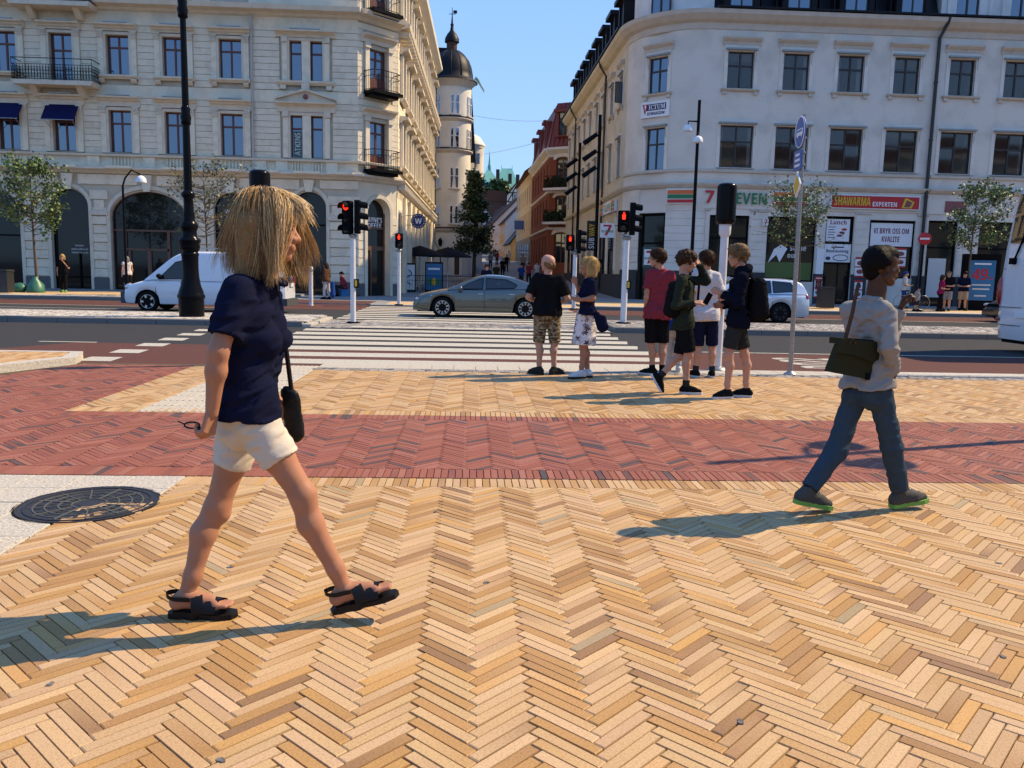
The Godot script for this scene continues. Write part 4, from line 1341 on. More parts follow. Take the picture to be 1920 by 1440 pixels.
# ---------------------------------------------------------------- right corner building
const RC := Vector3(12.6, 0, -48.8)
const RR := 3.8
func arc_pt(a: float, out: float, y: float) -> Vector3:
	return RC + V(cos(a) * (RR + out), y, sin(a) * (RR + out))
func arc_rows(b: MB, a0: float, a1: float, prof: Array, seg := 10) -> void:
	for k in prof.size() - 1:
		var rows := []
		for e in [prof[k], prof[k + 1]]:
			var row := []
			for i in seg + 1: row.append(arc_pt(lerpf(a0, a1, float(i) / seg), e.x, e.y))
			rows.append(row)
		b.grid(rows, false)
func plain_window(parent: Node, t: Transform3D, x0: float, x1: float, y0: float, y1: float, hood: bool, glass := "glass_dark") -> void:
	window(parent, t, x0, x1, y0, y1, "brown_frame", "glass_room" if glass == "glass_dark" else glass, 2, 0.38, -0.14, 0.07)
	if glass == "glass_dark":   # a dim room with curtains, a blind or a plant on the sill
		var pk := rng.randi() % 4
		var cw := rng.randf_range(0.15, 0.38)
		for q in ([[x0, x0 + cw], [x1 - cw, x1]] if pk < 2 else [[x1 - cw, x1]] if pk == 2 else []):
			var cu := MB.new()
			var rows := [[], []]
			for i in 15:
				var f := i / 14.0
				for j in 2: rows[j].append(t * V(lerpf(q[0], q[1], f), y0 if j == 0 else y1, -0.33 + sin(f * 24.0 + pk) * 0.025))
			cu.grid(rows, false)
			fin(cu, "curtain", ["pale_print", "cloth_curtain", "pale_print"][pk], parent)
		if pk == 3: bx(parent, "blind", "cloth_curtain", t, x0 + 0.05, x1 - 0.05, y1 - rng.randf_range(0.3, 0.9), y1, -0.3, -0.29)
	var s := MB.new()
	wall_boxes(s, t, x0 - 0.2, x1 + 0.2, y0 - 0.02, y1 + 0.3, [[x0, x1, y0, y1]], -0.03, 0.035)
	fin(s, "surround", "render_pale", parent)
	var c := MB.new()   # folded blind cassette with its two arms
	c.box(t * V((x0 + x1) * 0.5, y1 + 0.1, 0.12), V(x1 - x0 + 0.28, 0.09, 0.13), t.basis)
	for q in [x0 - 0.04, x1 + 0.04]: c.tube([t * V(q, y1 + 0.06, 0.15), t * V(q + 0.03, y1 - 0.55, 0.06)], 0.012, 5)
	fin(c, "blind_cassette", "galv", parent)
	if hood:
		moulding(parent, "hood", "render_trim", t, x0 - 0.32, x1 + 0.32, [U(0.03, y1 + 0.3), U(0.07, y1 + 0.48), U(0.12, y1 + 0.5), U(0.24, y1 + 0.62), U(0.25, y1 + 0.7), U(0.02, y1 + 0.73)])
		moulding(parent, "sill", "render_trim", t, x0 - 0.32, x1 + 0.32, [U(0.06, y0 - 0.16), U(0.14, y0 - 0.12), U(0.18, y0 - 0.06), U(0.02, y0 - 0.02)])
		for q in [x0 - 0.24, x1 + 0.02]: bx(parent, "bracket", "render_trim", t, q, q + 0.22, y0 - 0.32, y0 - 0.16, -0.02, 0.11)
	else:
		bx(parent, "sill", "zinc", t, x0 - 0.1, x1 + 0.1, y0 - 0.05, y0 - 0.015, -0.1, 0.09)
func right_front(h: Node, t: Transform3D, x0: float, x1: float, cs: Array, wallm: String, shops: Array) -> void:
	var op := []
	for x in cs:
		op.append([x - 0.9, x + 0.9, 7.32, 9.52])
		op.append([x - 0.71, x + 0.71, 11.42, 13.3])
	var w := MB.new()
	wall_boxes(w, t, x0, x1, 6.4, 15.0, op, -0.45, 0)
	fin(w, "wall", wallm, h)
	for x in cs:
		plain_window(h, t, x - 0.9, x + 0.9, 7.32, 9.52, false)
		plain_window(h, t, x - 0.71, x + 0.71, 11.42, 13.3, true)
	var g := MB.new()
	wall_boxes(g, t, x0, x1, 0.1, 6.4, shops, -0.45, -0.03)
	fin(g, "shop_wall", "render_pale", h)
	bx(h, "fascia", "render_grey", t, x0, x1, 5.15, 6.2, -0.05, 0.02)
	moulding(h, "string_course", "render_trim", t, x0, x1, [U(0, 6.2), U(0.1, 6.24), U(0.22, 6.38), U(0.24, 6.46), U(0.02, 6.5)])
	moulding(h, "string_course", "render_trim", t, x0, x1, [U(0, 7.02), U(0.1, 7.06), U(0.12, 7.18), U(0.02, 7.22)])
	moulding(h, "cornice", "render_trim", t, x0, x1, [U(0, 14.35), U(0.05, 14.4), U(0.07, 14.7), U(0.3, 14.8), U(0.55, 15.05), U(0.6, 15.25), U(0.1, 15.3)])
	bx(h, "gutter", "roof_black", t, x0, x1, 15.3, 15.4, -0.1, 0.66)
	# rusticated piers and plinth between the shopfronts
	var edges := [x0]
	for s in shops:
		edges.append(s[0])
		edges.append(s[1])
	edges.append(x1)
	for i in range(0, edges.size(), 2):
		if edges[i + 1] - edges[i] < 0.1: continue
		for k in 8:
			var y := 1.8 + k * 0.4
			bx(h, "pier_block", ["render_pale", "render_grey", "render_pale"][rng.randi() % 3], t, edges[i] + 0.06, edges[i + 1] - 0.06, y + 0.02, y + 0.385, -0.05, 0.0)
		bx(h, "plinth", "dark_plinth", t, edges[i], edges[i + 1], 0.1, 1.76, -0.1, 0.05)
		bx(h, "impost", "render_trim", t, edges[i], edges[i + 1], 5.02, 5.14, -0.05, 0.05)
func shop(h: Node, t: Transform3D, x0: float, x1: float, y0: float, y1: float, bars: Array, called := "shop_window") -> Node3D:
	var o := bx(h, called, "glass_shop", t, x0, x1, y0, y1, -0.3, -0.26)
	var inv := o.transform.affine_inverse() * t
	var f := MB.new()
	for b in [[x0, x1, y1 - 0.1, y1], [x0, x1, y0, y0 + 0.08], [x0, x0 + 0.08, y0, y1], [x1 - 0.08, x1, y0, y1]] + bars: f.box(inv * V((b[0] + b[1]) * 0.5, (b[2] + b[3]) * 0.5, -0.22), V(b[1] - b[0], b[3] - b[2], 0.09))
	fin(f, "frame", "black_matt", o)
	return o
func dormer(h: Node, t: Transform3D, x: float, y0: float, y1: float, w: float, m: String, win := true, z := -0.35) -> void:
	var d := MB.new()
	d.box(t * V(x - w / 2 - 0.16, (y0 + y1) * 0.5, z - 1.2), V(0.3, y1 - y0, 2.4), t.basis)
	d.box(t * V(x + w / 2 + 0.16, (y0 + y1) * 0.5, z - 1.2), V(0.3, y1 - y0, 2.4), t.basis)
	d.box(t * V(x, y1 + 0.12, z - 1.1), V(w + 0.85, 0.26, 2.8), t.basis)
	d.box(t * V(x, y0 + 0.05, z - 0.2), V(w, 0.1, 0.5), t.basis)
	var o := fin(d, "dormer", m, h)
	if win: window(o, t, x - w / 2, x + w / 2, y0 + 0.1, y1, "brown_frame", "glass_sky", 2, 0.0, z - 0.1, 0.06)
func right_building() -> void:
	mat("cloth_curtain", lin(0.22, 0.2, 0.16), 0.9)
	var h := thing("rounded_corner_building", "pale grey rendered building with rounded corner, black mansard roof and convenience store", "building")
	var t := XT(V(0, 0, -45))
	var shops := [[12.9, 15.1, 1.5, 4.8], [16.1, 18.85, 1.3, 4.8], [19.35, 20.95, 0.1, 4.9], [21.8, 24.4, 1.6, 4.75]]
	right_front(h, t, 12.6, 24.85, [14.12, 17.12, 20.1, 23.15], "render_grey", shops)
	shop(h, t, 12.9, 15.1, 1.5, 4.8, [[12.9, 15.1, 3.55, 3.63]])
	shop(h, t, 16.1, 18.85, 1.3, 4.8, [[16.1, 18.85, 3.75, 3.8]])
	shop(h, t, 19.35, 20.95, 0.1, 4.9, [[19.35, 20.95, 3.4, 3.5], [19.35, 20.95, 2.3, 2.38]], "shop_door")
	shop(h, t, 21.8, 24.4, 1.6, 4.75, [[23.05, 23.12, 1.6, 3.2]])
	# rounded corner
	var wa := deg_to_rad(135 - 13)
	var wb := deg_to_rad(135 + 13)
	for e in [[PI / 2, wa], [wb, PI]]:
		var b := MB.new()
		arc_rows(b, e[1], e[0], [U(0, 6.4), U(0, 15.0)], 8)
		fin(b, "corner_wall", "render_grey", h)
		var g := MB.new()
		for k in 8:
			var y := 1.8 + k * 0.4
			arc_rows(g, e[1], e[0], [U(-0.03, y + 0.385), U(0, y + 0.4), U(0, y + 0.77), U(-0.03, y + 0.785)], 8)
		arc_rows(g, e[1], e[0], [U(-0.03, 1.7), U(-0.03, 5.2)], 8)
		arc_rows(g, e[1], e[0], [U(0.02, 5.15), U(0.02, 6.4)], 8)
		fin(g, "corner_shop_wall", "render_pale", h)
		var p := MB.new()
		arc_rows(p, e[1], e[0], [U(0.05, 0.0), U(0.05, 1.76), U(-0.03, 1.77)], 8)
		fin(p, "plinth", "dark_plinth", h)
	for pr in [[U(0, 6.2), U(0.1, 6.24), U(0.22, 6.38), U(0.24, 6.46), U(0.0, 6.5)], [U(0, 7.02), U(0.1, 7.06), U(0.12, 7.18), U(0.0, 7.22)], [U(0, 14.35), U(0.05, 14.4), U(0.07, 14.7), U(0.3, 14.8), U(0.55, 15.05), U(0.6, 15.25), U(-0.2, 15.3)]]:
		var b2 := MB.new()
		arc_rows(b2, PI, PI / 2, pr, 20)
		fin(b2, "corner_cornice", "render_trim", h)
	var at := MB.new()
	arc_rows(at, PI, PI / 2, [U(-0.25, 15.3), U(-0.25, 18.6), U(0.1, 18.8), U(-1.0, 19.6)], 20)
	fin(at, "corner_attic", "render_white", h)
	var l := arc_pt(wb, 0, 0)
	var r := arc_pt(wa, 0, 0)
	var tc := face(l, r)
	var w := l.distance_to(r)
	var wall := MB.new()
	wall_boxes(wall, tc, 0, w, 4.9, 15.0, [[w / 2 - 0.6, w / 2 + 0.6, 7.2, 9.45], [w / 2 - 0.6, w / 2 + 0.6, 11.3, 13.15]], -0.4, 0)
	fin(wall, "corner_wall", "render_grey", h)
	plain_window(h, tc, w / 2 - 0.6, w / 2 + 0.6, 7.2, 9.45, false, "glass_sky")
	plain_window(h, tc, w / 2 - 0.6, w / 2 + 0.6, 11.3, 13.15, true, "glass_sky")
	shop(h, tc, w / 2 - 0.75, w / 2 + 0.75, 0.1, 4.85, [[w / 2 - 0.75, w / 2 + 0.75, 3.2, 3.3]], "corner_door")
	window(h, tc, w / 2 - 0.6, w / 2 + 0.6, 15.4, 17.4, "brown_frame", "glass_sky", 2, 0.0, 0.05)
	# side to the street
	var ts := face(V(8.72, 0, -77.5), V(8.8, 0, -48.8))
	var ls := 28.7
	var op := []
	for i in 9:
		var x := 1.7 + i * 3.13
		op.append([x - 0.55, x + 0.55, 7.32, 9.5])
		op.append([x - 0.55, x + 0.55, 11.42, 13.2])
	var sw := MB.new()
	wall_boxes(sw, ts, 0, ls, 0, 15.0, op, -0.45, 0)
	fin(sw, "side_wall", "render_cream", h)
	for o in op: plain_window(h, ts, o[0], o[1], o[2], o[3], o[2] > 10, "glass_sky")
	for i in 8:
		bx(h, "side_shop_window", "glass_shop", ts, 2.2 + i * 3.13, 4.2 + i * 3.13, 0.3, 4.3, -0.05, 0.012)
		bx(h, "side_pier", "render_pale", ts, 4.4 + i * 3.13, 5.1 + i * 3.13, 1.7, 4.9, 0, 0.05)
	bx(h, "side_plinth", "dark_plinth", ts, 0, ls, 0, 1.5, -0.1, 0.03)
	for pr in [[U(0, 6.2), U(0.1, 6.24), U(0.22, 6.38), U(0.24, 6.46), U(0.0, 6.5)], [U(0, 14.35), U(0.07, 14.7), U(0.3, 14.8), U(0.55, 15.05), U(0.6, 15.25), U(0.0, 15.3)]]:
		moulding(h, "side_cornice", "render_cream", ts, 0, ls, pr)
	bx(h, "gutter", "roof_black", ts, 0, ls, 15.3, 15.42, -0.1, 0.68)
	for i in 8: dormer(h, ts, 2.4 + i * 3.2, 15.45, 17.9, 1.1, "roof_black", true, -0.15)
	for x in [21.6, 6.3]:
		var dp := MB.new()
		dp.tube([ts * V(x, 15.3, 0.6), ts * V(x, 14.9, 0.55), ts * V(x, 14.3, 0.14), ts * V(x, 0.4, 0.14)], 0.075, 8)
		fin(dp, "downpipe", "pipe_black", h)
	# open casement on the side
	var oc := MB.new()
	wall_boxes(oc, T0, 0, 0.5, 0, 1.2, [[0.05, 0.45, 0.05, 1.15]], -0.02, 0.02)
	var ocn := fin(oc, "open_casement", "brown_frame", h, ts * Transform3D(Basis(Vector3.UP, -1.25), V(27.27, 11.5, 0.02)))
	bx(ocn, "pane", "glass_sky", T0, 0.05, 0.45, 0.05, 1.15, -0.005, 0.005)
	# downpipe between this house and the next
	var dq := MB.new()
	dq.tube([t * V(24.95, 15.3, 0.55), t * V(24.9, 15.0, 0.5), t * V(24.72, 14.3, 0.14), t * V(24.72, 0.2, 0.14)], 0.09, 8)
	for y in [3.0, 6.0, 9.0, 12.0]: dq.lathe([U(0.12, y), U(0.12, y + 0.08)], 8, t * V(24.72, 0, 0.14))
	fin(dq, "downpipe", "pipe_black", h)
	# mansard roof with dormers, body
	var rf := MB.new()
	rf.quad(V(12.6, 15.4, -45.3), V(24.85, 15.4, -45.3), V(24.85, 19.0, -46.9), V(12.6, 19.0, -46.9))
	rf.quad(ts * V(0, 15.4, -0.3), ts * V(ls, 15.4, -0.3), ts * V(ls, 19.0, -1.9), ts * V(0, 19.0, -1.9))
	rf.slab(PV([U(10.6, 77.5), U(10.6, 49), U(13, 46.9), U(24.85, 46.9), U(24.85, 77.5)]), Transform3D(Basis(Vector3.RIGHT, Vector3.FORWARD, Vector3.UP), Vector3.ZERO), 15.2, 19.0)
	fin(rf, "mansard_roof", "roof_black", h)
	for x in [14.0, 17.07, 20.15, 23.2]: dormer(h, t, x, 15.42, 17.6, 1.25, "roof_black", true, 0.05)
	for x in [15.5, 18.6, 21.65]:
		for q in [-0.4, 0.4]: bx(h, "roof_seam", "roof_black", t, x + q - 0.03, x + q + 0.03, 15.42, 17.5, -0.5, -0.1)
	var core := MB.new()
	core.slab(PV([U(9.3, 77.4), U(9.3, 49.5), U(10.6, 47.2), U(12.5, 45.6), U(12.5, 50.2), U(24.8, 50.2), U(24.8, 77.4)]), Transform3D(Basis(Vector3.RIGHT, Vector3.FORWARD, Vector3.UP), Vector3.ZERO), 0.0, 15.2)
	fin(core, "core", "joint", h)
	rooms(h, 12.5, 24.85, [15.6, 18.6, 21.6])
	right_signs(h, t, tc, w, ts)
	# neighbour with a pale attic
	var n := thing("pale_attic_building", "pale grey rendered building with white attic windows, far right behind the bus", "building")
	var shops2 := [[25.1, 26.8, 0.1, 4.8], [28.0, 30.2, 1.5, 4.8], [31.2, 33.6, 1.5, 4.8]]
	right_front(n, t, 24.9, 42.0, [26.2, 29.25, 32.3, 35.35, 38.4], "render_grey", shops2)
	for s in shops2: shop(n, t, s[0], s[1], s[2], s[3], [[s[0], s[1], 3.3, 3.38]])
	bx(n, "white_door_panel", "pale_print", t, 25.35, 26.35, 0.6, 2.75, -0.2, -0.17)
	bx(n, "faded_sign", "dull_red", t, 25.9, 27.1, 5.25, 5.85, 0.02, 0.05)
	var aw := MB.new()
	wall_boxes(aw, t, 24.9, 42, 15.4, 18.0, [[25.75, 27.0, 15.45, 17.4], [28.75, 30.0, 15.45, 17.4], [31.7, 32.95, 15.45, 17.4]], -0.7, -0.3)
	fin(aw, "attic_wall", "render_white", n)
	for x in [26.37, 29.37, 32.32]: window(n, t, x - 0.62, x + 0.62, 15.45, 17.4, "brown_frame", "glass_sky", 2, 0.0, -0.4)
	for x in [25.3, 27.6, 28.3, 30.6]: bx(n, "attic_pilaster", "render_white", t, x - 0.1, x + 0.1, 15.45, 17.9, -0.3, -0.2)
	var nc := MB.new()
	nc.lo(24.95, 42, 0, 15.3, -77, -50.2)
	rooms(n, 24.95, 42, [27.7, 30.8, 33.8, 36.9])
	nc.lo(24.95, 42, 15.3, 20.0, -77, -45.8)
	fin(nc, "core", "joint", n)
func across_square() -> void:
	# the row opposite, behind the viewer, that the right-hand windows mirror
	var h := thing("opposite_building", "cream building on the near side of the square, behind the viewer", "building")
	var t := face(V(95, 0, 34), V(22, 0, 34))
	var op := []
	for i in 18:
		for y in [5.0, 9.2, 13.4]: op.append([2.0 + i * 4.0, 3.6 + i * 4.0, y, y + 2.4])
	var w := MB.new()
	wall_boxes(w, t, 0, 73, 0, 18.5, op, -0.5, 0)
	fin(w, "wall", "render_cream", h)
	bx(h, "cornice", "render_trim", t, 0, 73, 18.5, 19.2, -0.5, 0.5)
	bx(h, "roof", "roof_tile", t, 0, 73, 19.2, 21.5, -9.0, -1.0)
	for o in op: bx(h, "window", "glass_far", t, o[0], o[1], o[2], o[3], -0.3, -0.25)
func rooms(h: Node, x0: float, x1: float, parts: Array) -> void:
	# floors and partition walls behind the street windows
	for y in [0.02, 5.2, 6.5, 10.4, 14.6]: bx(h, "floor_slab", "render_pale", T0, x0, x1, y, y + 0.25, -50.3, -45.46)
	for x in parts: bx(h, "partition_wall", "render_pale", T0, x - 0.08, x + 0.08, 6.76, 14.6, -50.25, -45.47)
	for x in [x0 + 0.06, x1 - 0.06]: bx(h, "end_wall", "render_pale", T0, x - 0.05, x + 0.05, 0.3, 15.0, -50.25, -45.47)
func panel(h: Node, called: String, m: String, t: Transform3D, x0: float, x1: float, y0: float, y1: float, z: float, th := 0.04) -> Node3D:
	return bx(h, called, m, t, x0, x1, y0, y1, z - th, z)
func right_signs(h: Node, t: Transform3D, tc: Transform3D, w: float, ts: Transform3D) -> void:
	# convenience store stripes and name
	var l := arc_pt(deg_to_rad(121), 0.05, 0)
	var r := arc_pt(deg_to_rad(99), 0.05, 0)
	var ta := face(l, r)
	var fl := l.distance_to(r)
	for e in [[ta, 0.0, fl, "store_stripe_sign"], [t, 16.24, 18.15, "store_stripe_sign"]]:
		var s := panel(h, e[3], "sign_white", e[0], e[1], e[2], 5.36, 6.12, 0.16, 0.12)
		var inv: Transform3D = s.transform.affine_inverse() * e[0]
		for k in [["sign_orange", 5.86, 6.08], ["sign_green", 5.62, 5.84], ["sign_red", 5.4, 5.58]]:
			bx(s, "stripe", k[0], inv, e[1] + 0.03, e[2] - 0.03, k[1], k[2], 0.16, 0.175)
	letter(h, "7", "sign_red", t * XT(V(12.78, 5.74, 0.12)), 0.5, 0.66, "store_numeral")
	letter(h, "-ELEVEN", "sign_green", t * XT(V(14.55, 5.7, 0.12)), 2.75, 0.6, "store_lettering")
	for e in [[21.4, 22.6], [23.0, 25.5], [25.8, 26.9]]:
		var s := panel(h, "side_store_sign", "sign_white", ts, e[0], e[1], 5.3, 6.0, 0.2, 0.18)
		var inv: Transform3D = s.transform.affine_inverse() * ts
		for k in [["sign_orange", 5.78, 5.98], ["sign_green", 5.56, 5.76], ["sign_red", 5.34, 5.52]]:
			if e[0] != 23.0: bx(s, "stripe", k[0], inv, e[0] + 0.02, e[1] - 0.02, k[1], k[2], 0.2, 0.215)
	letter(h, "7-ELEVEN", "sign_green", ts * XT(V(24.25, 5.65, 0.2)), 2.2, 0.45, "store_lettering")
	# 7 logo on the corner door and small boxes
	for e in [[tc, w / 2 - 0.42, 2.05, 0.75, -0.1], [t, 15.6, 4.3, 0.3, 0.1]]:
		var s := panel(h, "store_logo_sign", "sign_white", e[0], e[1] - e[3] * 0.42 + 0.3, e[1] + e[3] * 0.58 + 0.3, e[2], e[2] + e[3] * 1.15, e[4] + 0.06, 0.06)
		var inv: Transform3D = s.transform.affine_inverse() * e[0]
		letter(s, "7", "sign_red", inv * XT(V(e[1] + 0.3 + e[3] * 0.08, e[2] + e[3] * 0.57, e[4] + 0.06)), e[3] * 0.62, e[3] * 0.95)
		letter(s, "ELEVEN", "sign_green", inv * XT(V(e[1] + 0.3 + e[3] * 0.08, e[2] + e[3] * 0.5, e[4] + 0.075)), e[3] * 0.85, e[3] * 0.16)
	panel(h, "door_screen", "lens_green", tc, w / 2 - 0.6, w / 2 + 0.4, 1.9, 3.05, -0.14, 0.03)
	# school sign above the corner window
	var v := panel(h, "school_sign", "sign_white", tc, w / 2 - 0.95, w / 2 + 0.85, 10.02, 10.85, 0.12, 0.1)
	var iv := v.transform.affine_inverse() * tc
	bx(v, "name_bar", "sign_navy", iv, w / 2 - 0.6, w / 2 + 0.66, 10.38, 10.72, 0.12, 0.128)
	letter(v, "V", "sign_red", iv * XT(V(w / 2 - 0.67, 10.48, 0.13)), 0.36, 0.5, "lettering", "Droid Serif")
	letter(v, "ICTUM", "sign_white", iv * XT(V(w / 2 + 0.09, 10.55, 0.132)), 1.05, 0.24, "lettering", "Droid Serif")
	letter(v, "GYMNASIUM", "sign_navy", iv * XT(V(w / 2 + 0.02, 10.22, 0.125)), 1.1, 0.16)
	# restaurant sign
	var s := panel(h, "restaurant_sign", "sign_white", t, 19.45, 24.42, 5.3, 6.05, 0.14, 0.1)
	var inv := s.transform.affine_inverse() * t
	bx(s, "red_face", "sign_red", inv, 19.5, 24.37, 5.35, 6.0, 0.14, 0.15)
	letter(s, "SHAWARMA", "sign_yellow", inv * XT(V(20.65, 5.7, 0.155)), 2.0, 0.46)
	letter(s, "EXPERTEN", "sign_white", inv * XT(V(22.45, 5.58, 0.155)), 1.35, 0.24)
	var wr := MB.new()
	wr.slab(PV([U(23.4, 5.4), U(23.95, 5.4), U(24.1, 5.72), U(23.65, 5.94), U(23.55, 5.9)]), inv * XT(V(0, 0, 0.15)), 0, 0.008)
	fin(wr, "wrap_picture", "sign_yellow", s)
	var wr2 := MB.new()
	wr2.slab(PV([U(23.52, 5.45), U(23.85, 5.45), U(23.98, 5.7), U(23.66, 5.84)]), inv * XT(V(0, 0, 0.158)), 0, 0.006)
	fin(wr2, "wrap_picture", "dull_red", s)
	# window posters
	var p := panel(h, "quality_banner", "sign_white", t, 21.95, 24.3, 3.35, 4.6, -0.18, 0.02)
	inv = p.transform.affine_inverse() * t
	letter(p, "VI BRYR OSS OM", "sign_purple", inv * XT(V(23.1, 4.18, -0.178)), 2.0, 0.3)
	letter(p, "KVALITE", "sign_purple", inv * XT(V(23.1, 3.74, -0.178)), 1.0, 0.3)
	for e in [[22.0, 22.55, 2.3, 3.28], [22.65, 23.3, 2.3, 3.28], [23.4, 24.05, 2.2, 3.28], [21.1, 21.68, 1.62, 2.72], [18.95, 19.3, 0.9, 1.62], [21.15, 21.6, 0.4, 1.45], [18.9, 19.32, 0.45, 1.5]]:
		poster(h, t, e, -0.17 if e[0] > 21.9 else 0.07)
	var q := panel(h, "lunch_poster", "sign_white", t, 19.45, 20.75, 3.55, 4.75, -0.17, 0.02)
	inv = q.transform.affine_inverse() * t
	letter(q, "Lunch", "sign_purple", inv * XT(V(20.1, 4.58, -0.168)), 0.9, 0.24)
	for k in 5: bx(q, "print_line", "sign_navy", inv, 19.55, 19.95 - 0.06 * (k % 2), 4.3 - k * 0.14, 4.34 - k * 0.14, -0.17, -0.166)
	for k in 3:
		var d := MB.new()
		d.ball(inv * V(20.45 - k * 0.12, 4.2 - k * 0.17, -0.17), V(0.17, 0.07, 0.006), 8, 4)
		fin(d, "picture", ["sign_red", "sign_purple", "dull_red"][k], q)
	var q2 := panel(h, "restaurant_poster", "sign_white", t, 19.42, 20.9, 2.42, 3.4, -0.17, 0.02)
	inv = q2.transform.affine_inverse() * t
	bx(q2, "print_line", "sign_navy", inv, 19.8, 20.5, 3.2, 3.27, -0.17, -0.166)
	letter(q2, "Restaurang", "sign_navy", inv * XT(V(20.15, 3.0, -0.168)), 1.25, 0.22)
	var el := MB.new()
	var ring := []
	for k in 21: ring.append(inv * V(20.35 + cos(TAU * k / 20) * 0.42, 2.66 + sin(TAU * k / 20) * 0.16, -0.168))
	el.tube(ring, 0.02, 4, false)
	el.ball(inv * V(19.65, 2.62, -0.168), V(0.15, 0.1, 0.006), 8, 4)
	fin(el, "picture", "sign_navy", q2)
	bx(h, "menu_case", "sign_white", t, 18.92, 19.32, 1.75, 3.1, 0.0, 0.07)
	# picture window: grass and a white dress
	var g := panel(h, "picture_poster", "glass_shop", t, 16.15, 18.8, 1.35, 3.72, -0.2, 0.02)
	inv = g.transform.affine_inverse() * t
	mat("grass_print", lin(0.09, 0.15, 0.03), 0.5, {"tex": "fine", "scale": 0.7})
	bx(g, "grass_print", "grass_print", inv, 16.2, 18.75, 1.4, 2.35, -0.2, -0.195)
	var dr := MB.new()
	dr.slab(PV([U(16.3, 2.3), U(16.75, 2.75), U(16.95, 2.35), U(17.35, 3.1), U(17.0, 3.3), U(16.6, 3.05)]), inv * XT(V(0, 0, -0.2)), 0, 0.007)
	fin(dr, "white_print", "sign_white", g)
	letter(g, "some", "pale_print", inv * XT(V(17.95, 3.1, -0.197)), 0.9, 0.24)
	letter(g, "out.", "pale_print", inv * XT(V(17.7, 2.72, -0.197)), 0.65, 0.26)
	# projecting signs on the side wall
	var ps := thing("vertical_black_sign", "vertical black sign with yellow and white lettering projecting from the cream side wall", "sign", XT(V(8.2, 4.05, -57)))
	bx(ps, "panel", "sign_black", T0, -0.32, 0.32, -1.0, 1.0, -0.08, 0.08)
	letter(ps, "SUB", "sign_white", Transform3D(Basis(Vector3.BACK, PI / 2), V(0, -0.5, 0.085)), 0.72, 0.38)
	letter(ps, "WAY", "sign_yellow", Transform3D(Basis(Vector3.BACK, PI / 2), V(0, 0.38, 0.085)), 0.85, 0.38)
	var pj := thing("projecting_store_sign", "small white projecting sign with red numeral seven beside the store corner", "sign", XT(V(8.05, 4.05, -49.5)))
	bx(pj, "panel", "sign_white", T0, -0.42, 0.42, -0.42, 0.42, -0.08, 0.08)
	letter(pj, "7", "sign_red", XT(V(0, 0.02, 0.085)), 0.5, 0.62)
	letter(pj, "ELEVEN", "sign_green", XT(V(0, -0.05, 0.1)), 0.7, 0.13)
	var bk := MB.new()
	bk.bar(V(0.42, 0.3, 0), V(0.78, 0.3, 0), 0.04, 0.04)
	fin(bk, "bracket", "black_iron", pj)
func poster(h: Node, t: Transform3D, e: Array, z: float) -> void:
	var p := panel(h, "poster", "sign_white", t, e[0], e[1], e[2], e[3], z, 0.02)
	var inv := p.transform.affine_inverse() * t
	var hh: float = e[3] - e[2]
	for k in [[0.9, 1.0], [0.48, 0.54], [0.0, 0.08]]: bx(p, "red_bar", "sign_red", inv, e[0], e[1], e[2] + hh * k[0], e[2] + hh * k[1], z, z + 0.004)
	for k in [0.7, 0.28]:
		var d := MB.new()
		d.ball(inv * V((e[0] + e[1]) * 0.5, e[2] + hh * k, z), V((e[1] - e[0]) * 0.36, hh * 0.12, 0.006), 10, 4)
		fin(d, "food_picture", "dull_red", p)
# ---------------------------------------------------------------- side street
func gable_house(called: String, label: String, o: Vector3, turn: float, w: float, d: float, eave: float, ridge: float, wall: String, roof: String, rows: int, cols: int, gable := "") -> Node3D:
	var base := -3.0
	# gable faces local +z, ridge along z
	var h := thing(called, label, "house", Transform3D(Basis(Vector3.UP, turn), o), "old houses up the side street")
	var b := MB.new()
	b.slab(PV([U(-w / 2, base), U(w / 2, base), U(w / 2, eave), U(0, ridge), U(-w / 2, eave)]), T0, -d, 0)
	fin(b, "wall", wall, h)
	if gable:
		var gb := MB.new()
		gb.slab(PV([U(-w / 2, base), U(w / 2, base), U(w / 2, eave), U(0, ridge), U(-w / 2, eave)]), T0, 0.0, 0.05)
		fin(gb, "gable_wall", gable, h)
	var r := MB.new()
	for s in [-1, 1]:
		var a := V(s * (w / 2 + 0.35), eave - 0.3, 0)
		var e := V(0, ridge + 0.12, 0)
		var n := V(s * (ridge - eave), w / 2, 0).normalized() * 0.16
		for z in [[0.25, -d - 0.25]]:
			var p := [a + V(0, 0, z[0]), e + V(0, 0, z[0]), e + V(0, 0, z[1]), a + V(0, 0, z[1])]
			if s < 0: r.quad(p[0], p[1], p[2], p[3])
			else: r.quad(p[3], p[2], p[1], p[0])
			for k in 4:
				r.quad(p[k] - n, p[(k + 1) % 4] - n, p[(k + 1) % 4], p[k])
	fin(r, "roof", roof, h)
	for i in cols:
		for j in rows:
			var x := lerpf(-w / 2, w / 2, (i + 0.5) / cols)
			var y := 1.0 + (eave - 1.0) * (j + 0.25) / rows
			window(h, T0, x - 0.45, x + 0.45, y, y + 1.3, "white_paint", "glass_far", 2, 0.3, 0.03, 0.06)
	var nz := int(d / 3.0)
	for s in [-1.0, 1.0]:
		var ts := Transform3D(Basis(V(0, 0, -s), Vector3.UP, V(s, 0, 0)), V(s * w / 2, 0, -d / 2))
		for i in nz:
			for j in rows:
				var x := (i - (nz - 1) * 0.5) * 3.0
				var y := 1.0 + (eave - 1.0) * (j + 0.25) / rows
				window(h, ts, x - 0.45, x + 0.45, y, y + 1.3, "white_paint", "glass_far", 2, 0.3, 0.03, 0.06)
	return h
